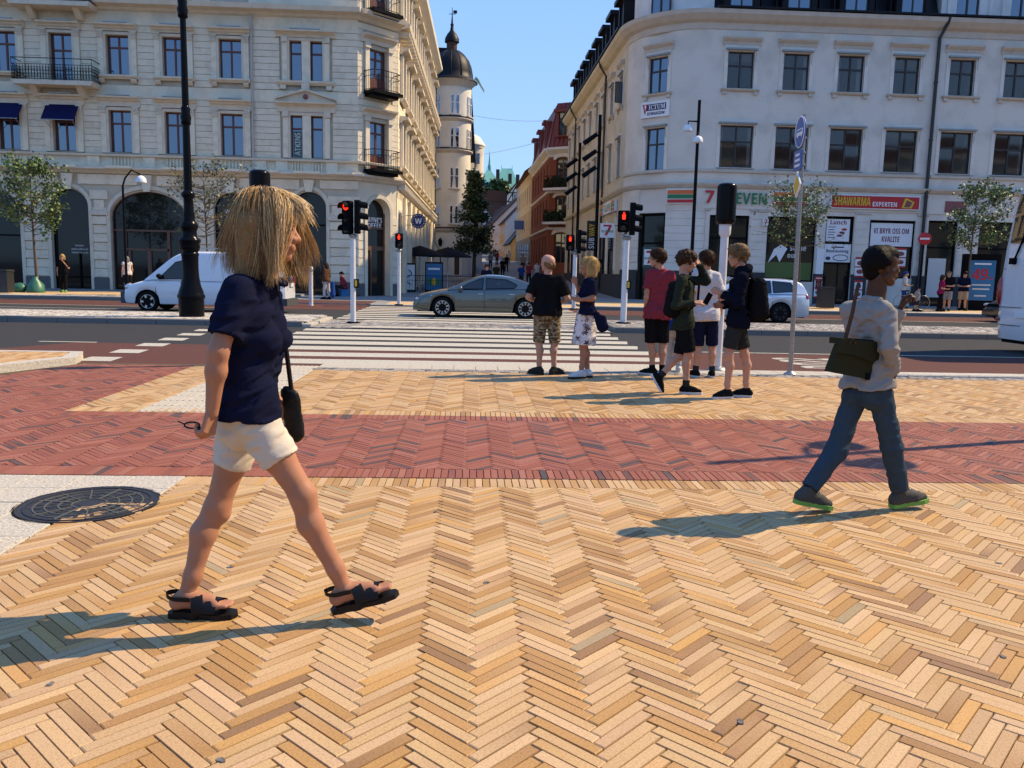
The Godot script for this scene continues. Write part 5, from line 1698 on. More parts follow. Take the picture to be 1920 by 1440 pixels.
func tower_house() -> void:
	var h := thing("turret_building", "cream building with round corner turret and black onion dome, beyond the limestone building", "building")
	var C := V(-2.1, 0, -82.0)
	var R := 1.92
	var b := MB.new()
	b.lathe([U(R, 0), U(R, 19.1)], 32, C)
	fin(b, "turret_wall", "tower_cream", h)
	for y in [5.3, 12.7, 15.6]:
		var mq := MB.new()
		mq.lathe([U(R, y - 0.25), U(R + 0.1, y - 0.1), U(R + 0.22, y), U(R + 0.22, y + 0.08), U(R, y + 0.2)], 32, C)
		fin(mq, "string_course", "render_trim", h)
	var md := MB.new()
	md.lathe([U(R, 18.5), U(R + 0.1, 18.8), U(R + 0.45, 19.1), U(R + 0.45, 19.2)], 32, C)
	fin(md, "eaves_course", "render_trim", h)
	var dk := MB.new()
	for y in [5.48, 12.88, 15.78]: dk.lathe([U(R + 0.24, y), U(R + 0.24, y + 0.06), U(R, y + 0.1)], 32, C)
	fin(dk, "flashing", "roof_black", h)
	var dm := MB.new()
	dm.lathe([U(R + 0.6, 19.15), U(R + 0.55, 19.25), U(R + 0.12, 19.5), U(R + 0.06, 20.0), U(R - 0.06, 20.6), U(R - 0.3, 21.2), U(R - 0.75, 21.75), U(0.7, 22.05), U(0.55, 22.1)], 24, C)
	for i in 12:
		var a := TAU * i / 12
		var pts := []
		for e in [U(R + 0.12, 19.5), U(R + 0.06, 20.0), U(R - 0.06, 20.6), U(R - 0.3, 21.2), U(R - 0.75, 21.75), U(0.7, 22.05)]: pts.append(C + V(cos(a) * e.x, e.y, sin(a) * e.x))
		dm.tube(pts, 0.035, 4)
	var dome := fin(dm, "dome", "roof_black", h)
	var ln := MB.new()
	ln.lathe([U(0.5, 22.1), U(0.5, 22.85)], 8, C)
	fin(ln, "lantern", "dark_brick", dome)
	var sp := MB.new()
	sp.lathe([U(0.7, 22.85), U(0.68, 22.95), U(0.66, 23.2), U(0.45, 23.6), U(0.2, 23.9), U(0.12, 24.3), U(0.18, 24.42), U(0.1, 24.55), U(0.05, 25.2), U(0.02, 26.0)], 12, C)
	sp.bar(C + V(-0.3, 25.4, 0), C + V(0.35, 25.4, 0), 0.03, 0.05)
	sp.box(C + V(0.28, 25.6, 0), V(0.35, 0.28, 0.03))
	fin(sp, "spire", "roof_black", dome)
	for a in [0.0, 0.95, -0.95, 1.9]:   # angle from the direction to the camera
		for r in [[16.0, 17.75], [12.95, 14.75], [9.2, 11.1], [5.9, 7.6]]:
			var dir := V(sin(a + 0.22), 0, cos(a + 0.22))
			var x := Vector3.UP.cross(dir)
			var t := Transform3D(Basis(x, Vector3.UP, dir), C + dir * (R + 0.02))
			window(h, t, -0.42, 0.42, r[0], r[1], "white_paint", "glass_sky", 2, 0.4, 0.0, 0.06)
			bx(h, "sill", "render_trim", t, -0.55, 0.55, r[0] - 0.12, r[0] - 0.02, -0.2, 0.14)
	# main body
	var m := MB.new()
	m.lo(-14, -2.6, 0, 19.0, -112, -82.2)
	m.lo(-2.62, 0.2, 0, 12.0, -112, -83.5)
	fin(m, "wall", "tower_cream", h)
	var rf := MB.new()
	rf.lo(-14, -2.2, 19.0, 22.5, -112, -82.6)
	rf.slab(PV([U(-3, 12), U(0.35, 12.0), U(-0.2, 19.5), U(-3, 19.5)]), XT(V(0, 0, -84)), -20, 0)
	fin(rf, "roof", "roof_black", h)
	var bay := MB.new()
	bay.lathe([U(1.25, 2), U(1.25, 14.0), U(1.45, 14.2), U(1.4, 14.35), U(0.9, 15.1), U(0.0, 15.6)], 20, V(-0.1, 0, -88))
	fin(bay, "round_bay", "tower_cream", h)
	for y in [10.6, 12.3]: window(h, XT(V(0.45, 0, -86.85)), -0.3, 0.3, y, y + 1.1, "white_paint", "glass_far", 2, 0.3, 0.02, 0.05)
	var bs := MB.new()
	bs.lo(-0.6, 1.25, 9.5, 9.9, -88.5, -85.2)
	var bal := fin(bs, "balcony", "tan_wall", h)
	railing(bal, "ironwork", [V(-0.5, 0, -85.25), V(1.2, 0, -85.25), V(1.2, 0, -88.4)], 9.9, 1.25, "black_iron", 0.16)
	# arched door
	var dr := MB.new()
	var td := XT(V(-1.75, 1.0, -80.18))
	dr.slab(arch_poly(1.3, 2.7, 2.0), td, -0.3, 0.02)
	fin(dr, "door", "door_brown", h)
	var ring := arch_poly(1.8, 3.0, 2.05)
	var inner := arch_poly(1.3, 2.7, 2.0)
	inner.reverse()
	ring.append_array(inner)
	var da := MB.new()
	da.slab(ring, td, -0.3, 0.12)
	fin(da, "door_arch", "render_pale", h)
	var pp := MB.new()
	pp.tube([V(-3.45, 19, -80.7), V(-3.45, 4.2, -80.7), V(-2.9, 3.2, -80.3), V(-2.9, 1.2, -80.3)], 0.09, 6)
	fin(pp, "downpipe", "pipe_black", h)
	# flag on a slanted pole
	var fl := thing("roof_flag", "pale green and yellow flag flying from a slanted pole beside the turret dome", "flag", XT(V(-0.3, 19.0, -82)))
	var fp := MB.new()
	fp.tube([V(-0.4, -0.8, 0), V(0.55, 0.85, 0)], 0.035, 6)
	fin(fp, "pole", "white_paint", fl)
	var fb := MB.new()
	var rows := []
	for i in 9:
		var f := i / 8.0
		rows.append([V(0.5 + f * 0.85, 0.75 - f * 0.45 - f * f * 0.8 + sin(f * 7) * 0.05, sin(f * 9) * 0.1), V(0.36 + f * 0.95, 0.5 - f * 0.4 - f * f * 0.8 + sin(f * 7) * 0.05, sin(f * 9 + 0.6) * 0.1)])
	fb.grid(rows, false)
	mat("flag_cloth", lin(0.5, 0.55, 0.3), 0.8)
	fin(fb, "cloth", "flag_cloth", fl)
func red_house() -> void:
	var h := thing("red_brick_building", "red brick building with iron balconies and red metal mansard, beyond the cream side wall", "building")
	var tf := face(V(7.25, 0, -79.6), V(9.6, 0, -78.0))
	var ts := face(V(6.9, 0, -97), V(7.25, 0, -79.6))
	var lf := 2.84
	var w := MB.new()
	wall_boxes(w, tf, 0, lf, 0, 12.6, [[0.75, 2.05, 9.5, 12.1], [0.75, 2.05, 6.4, 8.6], [0.7, 2.1, 2.4, 5.2]], -0.5, 0)
	fin(w, "front_wall", "red_brick", h)
	for r in [[9.5, 12.1], [6.4, 8.6], [2.4, 5.2]]:
		window(h, tf, 0.75, 2.05, r[0], r[1], "oxblood", "glass_sky", 2, 0.35, -0.15)
		var ring := arch_poly(1.9, 0.62, 0.02, 10)
		var inn := arch_poly(1.3, 0.22, 0.02, 10)
		inn.reverse()
		ring.append_array(inn)
		var a := MB.new()
		a.slab(ring, tf * XT(V(1.4, r[1] - 0.12, 0)), -0.02, 0.08)
		fin(a, "window_arch", "render_pale", h)
	for y in [9.3, 6.2]:
		var s := MB.new()
		s.box(tf * V(1.4, y - 0.1, 0.5), V(2.9, 0.22, 1.1), tf.basis)
		var bal := fin(s, "balcony", "render_pale", h)
		railing(bal, "ironwork", [V(0.0, 0, 0.0), V(0.0, 0, 1.0), V(2.8, 0, 1.0), V(2.8, 0, 0.0)], y, 1.1, "black_iron", 0.1, true, tf)
		var pl := MB.new()
		for i in 60: pl.ball(tf * V(rng.randf_range(0.1, 2.7), y + rng.randf_range(0.1, 0.95), 0.9), Vector3.ONE * 0.16, 5, 3)
		mat("hedge", lin(0.02, 0.03, 0.012), 0.9)
		kind(fin(pl, "balcony_plants", "hedge", bal), "stuff")
	var sw := MB.new()
	var op := []
	for i in 6:
		for r in [[9.7, 11.7], [6.5, 8.5], [2.6, 5.0]]: op.append([1.6 + i * 2.8 - 0.5, 1.6 + i * 2.8 + 0.5, r[0], r[1]])
	wall_boxes(sw, ts, 0, 17.4, 0, 12.6, op, -0.5, 0)
	fin(sw, "side_wall", "red_brick", h)
	for o in op: window(h, ts, o[0], o[1], o[2], o[3], "oxblood", "glass_sky", 2, 0.35, -0.12)
	for e in [[tf, lf], [ts, 17.4]]:
		for y in [5.5, 8.9, 12.2]: moulding(h, "string_course", "render_pale", e[0], 0, e[1], [U(0, y), U(0.12, y + 0.06), U(0.14, y + 0.22), U(0, y + 0.26)])
		moulding(h, "cornice", "render_pale", e[0], 0, e[1], [U(0, 12.45), U(0.2, 12.6), U(0.5, 12.85), U(0.5, 13.05), U(0, 13.1)])
	var rf := MB.new()
	var a0 := [tf * V(0, 13.1, 0.2), tf * V(lf, 13.1, 0.2), V(16, 13.1, -78), V(16, 13.1, -97), ts * V(0, 13.1, 0.2)]
	var a1 := [tf * V(0.4, 17.2, -0.6), tf * V(lf, 17.2, -0.7), V(16, 17.2, -79), V(16, 17.2, -97), ts * V(0, 17.2, -0.7)]
	for i in 5: rf.quad(a0[i], a0[(i + 1) % 5], a1[(i + 1) % 5], a1[i])
	rf.quad(a1[0], a1[1], a1[3], a1[4])
	var roof := fin(rf, "mansard_roof", "red_metal", h)
	for i in 7:
		var sm := MB.new()
		sm.bar(tf * V(lf * i / 6.0, 13.15, 0.24), tf * V(0.4 + (lf - 0.4) * i / 6.0, 17.2, -0.58), 0.05, 0.05)
		fin(sm, "seam", "red_metal", roof)
	dormer(h, tf, 1.55, 14.0, 16.2, 1.1, "red_metal", true, 0.25)
	for i in 3: dormer(h, ts, 3 + i * 5.5, 13.6, 15.8, 1.0, "red_metal", true, 0.1)
	var c := MB.new()
	c.lo(7.6, 16, 0, 13, -96.5, -79.8)
	fin(c, "core", "red_brick", h)
func far_street() -> void:
	tower_house()
	red_house()
	var hill := structure("hill")
	var hb := MB.new()
	var rows := []
	for i in 9:
		var z := -150.0 - i * 25.0
		var row := []
		for j in 13:
			var x := -120.0 + j * 20.0
			row.append(V(x, 4.0 + 15.0 * smoothstep(170, 255, -z) * exp(-pow((x - 2) / 75.0, 2)), z))
		rows.append(row)
	hb.grid(rows, false)
	mat("hill_ground", lin(0.05, 0.07, 0.03), 0.95, {"tex": "mottle", "scale": 0.05})
	fin(hb, "slope", "hill_ground", hill)
	# right side after the red house
	var d := thing("tan_terrace", "tan rendered town house with grey ground floor, beyond the red brick building", "building")
	var td := face(V(6.3, 0, -118), V(6.85, 0, -97.2))
	var op := []
	for i in 7:
		for r in [[9.6, 11.6], [6.4, 8.6]]: op.append([1.4 + i * 2.9 - 0.55, 1.4 + i * 2.9 + 0.55, r[0], r[1]])
	var wb := MB.new()
	wall_boxes(wb, td, 0, 20.8, 0, 13.0, op, -0.4, 0)
	fin(wb, "wall", "tan_wall", d)
	for o in op: window(d, td, o[0], o[1], o[2], o[3], "white_paint", "glass_far", 2, 0.3, -0.1)
	bx(d, "ground_floor", "sidewalk_grey", td, 0, 20.8, 0, 5.6, 0, 0.05)
	for i in 6: bx(d, "shop_window", "glass_shop", td, 0.9 + i * 3.3, 3.2 + i * 3.3, 2.2, 4.8, 0.05, 0.08)
	var dr := MB.new()
	dr.slab(PV([U(6.0, 13.0), U(18, 13.0), U(12, 17.5)]), XT(V(0, 0, -97.3)), -21, 0)
	fin(dr, "roof", "roof_tile", d)
	var dc := MB.new()
	dc.lo(7.3, 18, 0, 13, -118, -97.4)
	fin(dc, "core", "tan_wall", d)
	var bn := thing("blue_banner", "blue banner hanging from the tan house wall up the side street", "banner", at3(6.3, 7.3, -106))
	bx(bn, "cloth", "sign_blue", T0, -0.9, 0.3, -0.5, 0.6, -0.05, 0.05)
	# old low houses higher up the street
	gable_house("gable_house", "low ochre house with black roof, nearest of the old row", V(9.2, 2.6, -121), 0.05, 7.0, 9, 3.2, 7.5, "ochre", "roof_black", 1, 0, "ochre")
	gable_house("gable_house", "ochre house with white gable and brown roof, second of the old row", V(9.0, 3.0, -131), 0.05, 7.6, 9, 6.4, 10.4, "ochre", "roof_tile", 2, 0, "render_white")
	gable_house("gable_house", "ochre house with grey gable and long brown roof, third of the old row", V(8.4, 3.6, -143), 0.08, 9.6, 13, 6.0, 10.8, "ochre", "roof_tile", 2, 0, "render_grey")
	gable_house("gable_house", "tan house with brown tiled roof at the top of the street", V(6.6, 4.5, -160), 0.1, 8.0, 14, 5.0, 9.5, "tan_wall", "roof_tile", 2, 2)
	gable_house("gable_house", "white gabled house rising behind the conifer tree", V(0.8, 5.0, -168), 0.0, 8.0, 12, 6.5, 11.2, "render_white", "roof_tile", 1, 0)
	gable_house("gable_house", "tan house with red shop awning behind the conifer", V(-2.6, 2.2, -125), 0.1, 7.0, 22, 5.5, 9.0, "tan_wall", "roof_tile", 2, 2)
	var ht := gable_house("timbered_house", "half-timbered gable house with dark roof below the copper roofs", V(10.2, 9, -190), -0.2, 4.6, 12, 9.6, 12.6, "tower_cream", "roof_black", 1, 0)
	window(ht, T0, -0.8, 0.8, 8.3, 9.9, "white_paint", "glass_far", 3, 0.0, 0.08, 0.06)
	for e in [[-2.3, 10.1, 2.3, 10.1], [-2.3, 8.1, 2.3, 8.1], [0, 10.1, 0, 12.4], [-1.0, 8, -1.0, 10.1], [1.0, 8, 1.0, 10.1], [-2.2, 8, -1.0, 10.1], [2.2, 8, 1.0, 10.1], [-1.1, 10.1, 0, 12.0], [1.1, 10.1, 0, 12.0], [-2.2, 9.7, 0, 12.5], [2.2, 9.7, 0, 12.5]]:
		var bm := MB.new()
		bm.bar(V(e[0], e[1], 0.05), V(e[2], e[3], 0.05), 0.2, 0.14, Vector3.BACK)
		fin(bm, "timber", "timber", ht)
	var bk := thing("dark_brick_house", "dark brick house end between the timbered gable and the conifer", "house", at3(5.0, 8, -196))
	bx(bk, "wall", "dark_brick", T0, -6, 3.6, -4, 9.6, -10, 0)
	var bkr := MB.new()
	bkr.slab(PV([U(-6.3, 9.6), U(3.9, 9.6), U(2.5, 12.0), U(-5, 12.0)]), T0, -10, 0.2)
	fin(bkr, "roof", "roof_tile", bk)
	# copper-roofed castle on the hill
	var c := thing("copper_roofed_castle", "large building with green copper roofs and thin spire on the wooded hill", "building", at3(0, 0, -262))
	bx(c, "wall", "tan_wall", T0, 0.5, 24, 10, 27.6, -20, -1)
	for e in [[5.2, 4.2, 27.6, 33.0, 0.6, 0.0], [11.0, 3.8, 27.6, 34.0, 1.7, -3.0], [18.6, 3.0, 27.6, 34.0, 0.2, 1.0]]:
		var x: float = e[0]
		var q: float = e[1]
		var r := MB.new()
		var b0 := [V(x - q, e[2], e[5]), V(x + q, e[2], e[5]), V(x + q, e[2], e[5] - 14), V(x - q, e[2], e[5] - 14)]
		var b1 := [V(x - e[4], e[3], e[5] - 5), V(x + e[4], e[3], e[5] - 5), V(x + e[4], e[3], e[5] - 9), V(x - e[4], e[3], e[5] - 9)]
		for i in 4: r.quad(b0[i], b0[(i + 1) % 4], b1[(i + 1) % 4], b1[i])
		r.quad(b1[0], b1[1], b1[2], b1[3])
		for s in [-e[4], e[4]]: r.lathe([U(0.12, e[3]), U(0.08, e[3] + 0.5), U(0.01, e[3] + 1.1)], 6, V(x + s, 0, e[5] - 5))
		fin(r, "roof", "copper", c)
	var rl := MB.new()
	rl.lo(12, 24, 22, 29.4, -14, -6)
	fin(rl, "roof", "copper", c)
	var sp := MB.new()
	sp.lathe([U(0.5, 32), U(0.45, 33.6), U(0.6, 34.1), U(0.35, 34.8), U(0.18, 37.0), U(0.03, 39.2)], 8, V(5.4, 0, -6))
	fin(sp, "spire", "copper", c)
	for x in [[7.4, 32.8], [11.2, 31.6], [13.6, 31.4]]: bx(c, "chimney", "dark_brick", T0, x[0], x[0] + 1.1, x[1] - 3, x[1], -2, -0.8)
	for k in 3: bx(c, "dormer", "roof_black", T0, 2.6 + k * 0.9, 3.2 + k * 0.9, 28.0, 28.8, -1.5, 0.2)
	# overhead wires between the houses
	for e in [[V(-3.6, 15.6, -74), V(-0.5, 12.6, -81), "thin wire running from the limestone side wall down to the turret"], [V(-3.5, 13.2, -90), V(7.2, 15.5, -92), "thin span wire between the turret house and red brick mansard"], [V(-3.2, 10.3, -78), V(0.3, 9.0, -84), "lowest thin wire crossing the face of the round turret"], [V(-0.3, 19.5, -100), V(8.7, 15.4, -78), "highest thin span wire across the sky above the side street"]]:
		var wv := MB.new()
		var pts := []
		for i in 9: pts.append(e[0].lerp(e[1], i / 8.0) - V(0, sin(PI * i / 8.0) * 0.35, 0))
		wv.tube(pts, 0.018, 4)
		tag(fin(wv, "overhead_wire", "pipe_pale"), e[2], "wire", "span wires over the side street")
# ---------------------------------------------------------------- street furniture
func ornate_lamp() -> void:
	var t := thing("ornate_lamp_post", "tall glossy black cast iron lamp post with flared base on the left median", "lamp post", at3(-7.58, 0.11, -23.0))
	var b := MB.new()
	b.hard([U(0.33, 0), U(0.33, 0.5)], 24)
	b.lathe([U(0.35, 0.5), U(0.36, 0.53), U(0.36, 0.58), U(0.33, 0.62), U(0.32, 0.68), U(0.26, 0.85), U(0.225, 1.05), U(0.21, 1.3), U(0.215, 1.62), U(0.23, 1.66), U(0.23, 1.7), U(0.2, 1.74)], 24)
	fin(b, "base", "black_gloss", t)
	var c := MB.new()
	c.lathe([U(0.2, 1.74), U(0.25, 1.8), U(0.27, 1.88), U(0.25, 1.95), U(0.29, 2.02), U(0.29, 2.08), U(0.2, 2.15), U(0.19, 2.3), U(0.22, 2.36), U(0.23, 2.45), U(0.2, 2.52), U(0.15, 2.58), U(0.16, 2.7), U(0.13, 2.85), U(0.12, 3.15), U(0.17, 3.22), U(0.17, 3.3), U(0.11, 3.36)], 24)
	fin(c, "collar", "black_gloss", t)
	var s := MB.new()
	s.lathe([U(0.11, 3.36), U(0.092, 5.05)], 16)
	s.lathe([U(0.09, 5.56), U(0.075, 7.9), U(0.065, 11.0)], 16)
	fin(s, "shaft", "black_gloss", t)
	for y in [5.05, 7.75]:
		var k := MB.new()
		k.lathe([U(0.092, y), U(0.13, y + 0.04), U(0.12, y + 0.12), U(0.14, y + 0.2), U(0.11, y + 0.32), U(0.125, y + 0.42), U(0.09, y + 0.5)], 16)
		fin(k, "ring", "black_gloss", t)
	var a := MB.new()
	for sd in [-1, 1]:
		a.tube([V(0, 10.6, 0), V(sd * 0.5, 10.9, 0), V(sd * 1.0, 10.7, 0)], 0.04, 8)
		a.ball(V(sd * 1.0, 10.4, 0), V(0.25, 0.25, 0.25), 12, 8)
	fin(a, "lantern", "black_gloss", t)
func dome_lamp(o: Vector3, h: float, arms: Array, r: float, label: String, straight := true) -> void:
	var t := thing("street_lamp", label, "street lamp", Transform3D(Basis(), o), "slim black street lamps")
	var p := MB.new()
	p.lathe([U(r * 1.6, 0), U(r * 1.6, 0.9), U(r, 0.95), U(r * 0.8, h)], 12)
	fin(p, "pole", "black_iron", t)
	for e in arms:   # V(sideways, height, depth)
		var a := MB.new()
		if straight: a.tube([V(0, e.y + 0.3, 0), V(e.x, e.y + 0.3, e.z), V(e.x, e.y + 0.12, e.z)], 0.035, 6)
		else: a.tube([V(0, h - 0.02, 0), V(e.x * 0.15, h + 0.3, e.z * 0.15), V(e.x * 0.5, h + 0.62, e.z * 0.5), V(e.x, e.y + 0.2, e.z)], 0.035, 6)
		fin(a, "arm", "black_iron", t)
		var g := MB.new()
		g.lathe([U(0.21, -0.13), U(0.22, -0.1), U(0.2, 0.03), U(0.13, 0.12), U(0.04, 0.16), U(0.0, 0.17)], 14, e)
		fin(g, "lamp_shade", "globe", t)
func signal_head(t: Node, o: Transform3D, lit: int, ped := false) -> void:
	# three lenses facing local +z; lit index glows red
	var n := 2 if ped else 3
	var hh := 0.3 * n
	var b := MB.new()
	b.slab(rounded(0.3 if not ped else 0.32, hh, 0.05), o, -0.14, 0.0)
	var box := fin(b, "signal_head", "black_matt", t)
	for i in n:
		var y := hh * 0.5 - 0.15 - i * 0.3
		var lens := MB.new()
		lens.lathe([U(0.105, 0), U(0.08, 0.012), U(0.0, 0.02)], 16, o * V(0, y, 0.002), o.basis * Basis(Vector3.RIGHT, PI / 2))
		if i == lit and ped:
			var bg := fin(lens, "lens", "lens_dark", box)
			var man := MB.new()   # standing figure symbol
			man.ball(o * V(0, y + 0.07, 0.02), V(0.026, 0.026, 0.01), 8, 6, o.basis)
			man.slab(PV([U(-0.012, y - 0.1), U(0.012, y - 0.1), U(0.04, y - 0.09), U(0.03, y - 0.02), U(0.05, y - 0.02), U(0.045, y + 0.035), U(-0.045, y + 0.035), U(-0.05, y - 0.02), U(-0.03, y - 0.02), U(-0.04, y - 0.09)]), o, 0.015, 0.024)
			fin(man, "red_figure", "lamp_red", box)
		else:
			fin(lens, "lens", "lamp_red" if i == lit else ["lens_amber", "lens_dark", "lens_green"][i], box)
		var v := MB.new()
		var rows := []
		for z in [0.0, 0.2]:
			var row := []
			for k in 13:
				var a := -0.35 + (PI + 0.7) * k / 12
				row.append(o * V(cos(a) * (0.13 - z * 0.05), y + sin(a) * (0.13 - z * 0.05) - z * 0.12, z))
			rows.append(row)
		v.grid(rows, false)
		fin(v, "visor", "black_matt", box)
func rounded(w: float, h: float, r: float, seg := 4) -> PackedVector2Array:
	var p := PackedVector2Array()
	for k in 4:
		var c := U((w / 2 - r) * (1 if k in [0, 3] else -1), (h / 2 - r) * (1 if k < 2 else -1))
		for i in seg + 1: p.append(c + Vector2.from_angle(PI / 2 * k + PI / 2 * i / seg) * r)
	return p
func signal_post(o: Vector3, h: float, r: float, label: String, heads: Array, cyl := false, button := true) -> void:
	var t := thing("traffic_signal", label, "traffic light", Transform3D(Basis(), o), "traffic signals at the crossing")
	var p := MB.new()
	p.lathe([U(r * 1.7, 0), U(r * 1.7, 0.02), U(r * 1.05, 0.05), U(r, 0.06), U(r * 0.97, h)], 16)
	fin(p, "pole", "white_pole", t)
	var ft := MB.new()
	ft.lathe([U(r * 2.6, 0), U(r * 2.4, 0.03), U(r * 1.7, 0.05)], 16)
	fin(ft, "foot", "black_matt" if not cyl else "galv", t)
	if cyl:   # rear of a rounded signal cabinet
		var c := MB.new()
		c.lathe([U(0.12, h - 0.02), U(0.15, h + 0.02), U(0.155, h + 0.05), U(0.155, h + 0.56), U(0.14, h + 0.6), U(0.1, h + 0.62), U(0.0, h + 0.625)], 20)
		fin(c, "cabinet", "black_gloss", t)
		var k := MB.new()
		k.lathe([U(r, h - 0.22), U(r * 1.5, h - 0.17), U(r * 1.55, h - 0.03), U(r * 1.3, h)], 8)
		fin(k, "collar", "white_pole", t)
	else:
		var k := MB.new()
		k.lathe([U(r, h - 0.1), U(r * 1.5, h - 0.05), U(r * 1.5, h), U(r * 0.6, h + 0.03)], 12)
		fin(k, "collar", "galv", t)
	for e in heads:
		signal_head(t, Transform3D(Basis(Vector3.UP, e[3]), V(e[0], e[1], e[2])), e[4], e[5])
		var br := MB.new()
		br.bar(V(0, e[1] - 0.3, 0), V(e[0], e[1] - 0.38, e[2]) - Basis(Vector3.UP, e[3]).z * 0.07, 0.05, 0.05)
		fin(br, "bracket", "galv", t)
	if button:
		var bb := MB.new()
		bb.lo(0.04, 0.16, 0.98, 1.22, -0.06, 0.08)
		var bt := fin(bb, "push_button_box", "black_matt", t)
		bx(bt, "button_plate", "sign_yellow", T0, 0.06, 0.12, 1.02, 1.19, 0.08, 0.085)
func street_signs() -> void:
	var t := thing("bus_lane_sign_post", "slender galvanised post carrying blue bus lane sign, blue plate and yellow diamond", "sign post", at3(5.08, 0, -12.77))
	t.rotation.z = 0.012
	var p := MB.new()
	p.lathe([U(0.1, 0), U(0.1, 0.015), U(0.045, 0.05), U(0.036, 0.06), U(0.032, 3.98)], 14)
	fin(p, "post", "galv", t)
	var turn := Basis(Vector3.UP, deg_to_rad(-95))
	var f := Transform3D(turn, V(0.0, 3.72, 0)) * XT(V(0, 0, 0.045))
	var d := MB.new()
	d.lathe([U(0.0, -0.012), U(0.235, -0.012), U(0.24, 0.0), U(0.235, 0.012), U(0, 0.012)], 28, f.origin, f.basis * Basis(Vector3.RIGHT, PI / 2))
	var disc := fin(d, "blue_disc", "sign_blue", t)
	var rg := MB.new()
	var pts := []
	for i in 29: pts.append(f * V(cos(TAU * i / 28) * 0.228, sin(TAU * i / 28) * 0.228, 0.012))
	rg.tube(pts, 0.008, 4, false)
	fin(rg, "white_rim", "sign_white", disc)
	var bus := MB.new()   # white bus symbol
	bus.slab(rounded(0.3, 0.1, 0.02), f * XT(V(0, 0.0, 0)), 0.012, 0.018)
	for x in [-0.09, 0.09]: bus.ball(f * V(x, -0.055, 0.014), V(0.025, 0.025, 0.006), 8, 4, f.basis)
	var bs := fin(bus, "bus_symbol", "sign_white", disc)
	var bw := MB.new()
	for k in 5: bw.slab(rounded(0.04, 0.032, 0.005), f * XT(V(-0.11 + k * 0.052, 0.018, 0)), 0.018, 0.02)
	fin(bw, "symbol_windows", "sign_blue", bs)
	var g := Transform3D(turn, V(0.0, 3.31, 0)) * XT(V(-0.06, 0, 0.045))
	var pl := MB.new()
	pl.slab(rounded(0.38, 0.3, 0.03), g, -0.01, 0.01)
	var plate := fin(pl, "blue_plate", "sign_blue", t)
	for e in [[0.08, 0.1], [0.0, 0.12], [-0.08, 0.13]]: bx(plate, "print_line", "sign_white", g, -e[1], e[1], e[0] - 0.018, e[0] + 0.018, 0.01, 0.013)
	var q := Transform3D(turn, V(0.0, 2.94, 0)) * XT(V(-0.04, 0, 0.045))
	var dm := MB.new()
	dm.slab(PV([U(-0.19, 0), U(0, -0.2), U(0.19, 0), U(0, 0.2)]), q, -0.01, 0.01)
	var dia := fin(dm, "diamond_plate", "sign_white", t)
	var dn := MB.new()
	dn.slab(PV([U(-0.15, 0), U(0, -0.16), U(0.15, 0), U(0, 0.16)]), q, 0.01, 0.013)
	fin(dn, "yellow_face", "sign_yellow", dia)
	var cl := MB.new()
	for y in [3.82, 3.62, 3.4, 3.22, 2.98]: cl.lathe([U(0.045, y), U(0.05, y + 0.015), U(0.045, y + 0.03)], 10)
	fin(cl, "clamps", "galv", t)
	# no-entry sign at the downpipe
	var n := thing("no_entry_sign", "round red no-entry sign on a dark pole by the downpipe", "sign", at3(22.4, 0.12, -40.5))
	var np := MB.new()
	np.lathe([U(0.05, 0), U(0.05, 3.7)], 8)
	fin(np, "post", "black_iron", n)
	var nd := MB.new()
	nd.lathe([U(0.0, -0.02), U(0.31, -0.02), U(0.31, 0.02), U(0, 0.02)], 24, V(0, 3.45, 0.08), Basis(Vector3.UP, -0.4) * Basis(Vector3.RIGHT, PI / 2))
	fin(nd, "red_disc", "sign_red", n)
	bx(n, "white_bar", "sign_white", Transform3D(Basis(Vector3.UP, -0.4), V(0, 3.45, 0.08)), -0.22, 0.22, -0.045, 0.045, 0.02, 0.03)
	# advertising pillar
	var a := thing("advertising_pillar", "dark advertising pillar with blue 49 kr poster beside the right tree", "advertising pillar", at3(25.0, 0.11, -39.8, -0.12))
	bx(a, "case", "black_matt", T0, -0.85, 0.85, 0, 2.75, -0.18, 0.18)
	var po := bx(a, "poster", "sign_sky", T0, -0.62, 0.62, 0.5, 2.45, 0.18, 0.2)
	bx(po, "print_line", "sign_white", T0, -0.4, 0.4, 0.76, 0.84, 0.01, 0.016)
	letter(po, "49", "sign_red", XT(V(-0.1, 0.3, 0.012)), 0.75, 0.55)
	letter(po, "kr", "sign_red", XT(V(0.45, 0.12, 0.012)), 0.2, 0.15)
	for e in [[-0.22, 0.45], [-0.42, 0.4], [-0.75, 0.28]]: bx(po, "print_line", "pale_print", T0, -e[1], e[1], e[0] - 0.035, e[0] + 0.035, 0.01, 0.016)
	# bins
	for e in [[-20.1, -36.9, "square black litter bin beside the left tree"], [16.6, -38.1, "square black litter bin in front of the shawarma shop"]]:
		var b := thing("litter_bin", e[2], "litter bin", at3(e[0], 0.11, e[1]), "black litter bins")
		bx(b, "body", "bin_black", T0, -0.32, 0.32, 0.04, 0.92, -0.28, 0.28)
		var lid := MB.new()
		lid.slab(PV([U(-0.35, 0.94), U(0.35, 0.94), U(0.33, 1.02), U(-0.33, 1.02)]), T0, -0.31, 0.31)
		fin(lid, "lid", "bin_black", b)
	# short white bollard post
	var bo := thing("white_bollard", "short white post with grey cap behind the white van", "bollard", at3(-6.35, 0.0, -33.5))
	var bm := MB.new()
	bm.lathe([U(0.1, 0), U(0.085, 0.05), U(0.085, 1.35)], 14)
	fin(bm, "post", "white_pole", bo)
	var bc := MB.new()
	bc.lathe([U(0.1, 1.35), U(0.1, 1.5), U(0.0, 1.56)], 14)
	fin(bc, "cap", "galv", bo)
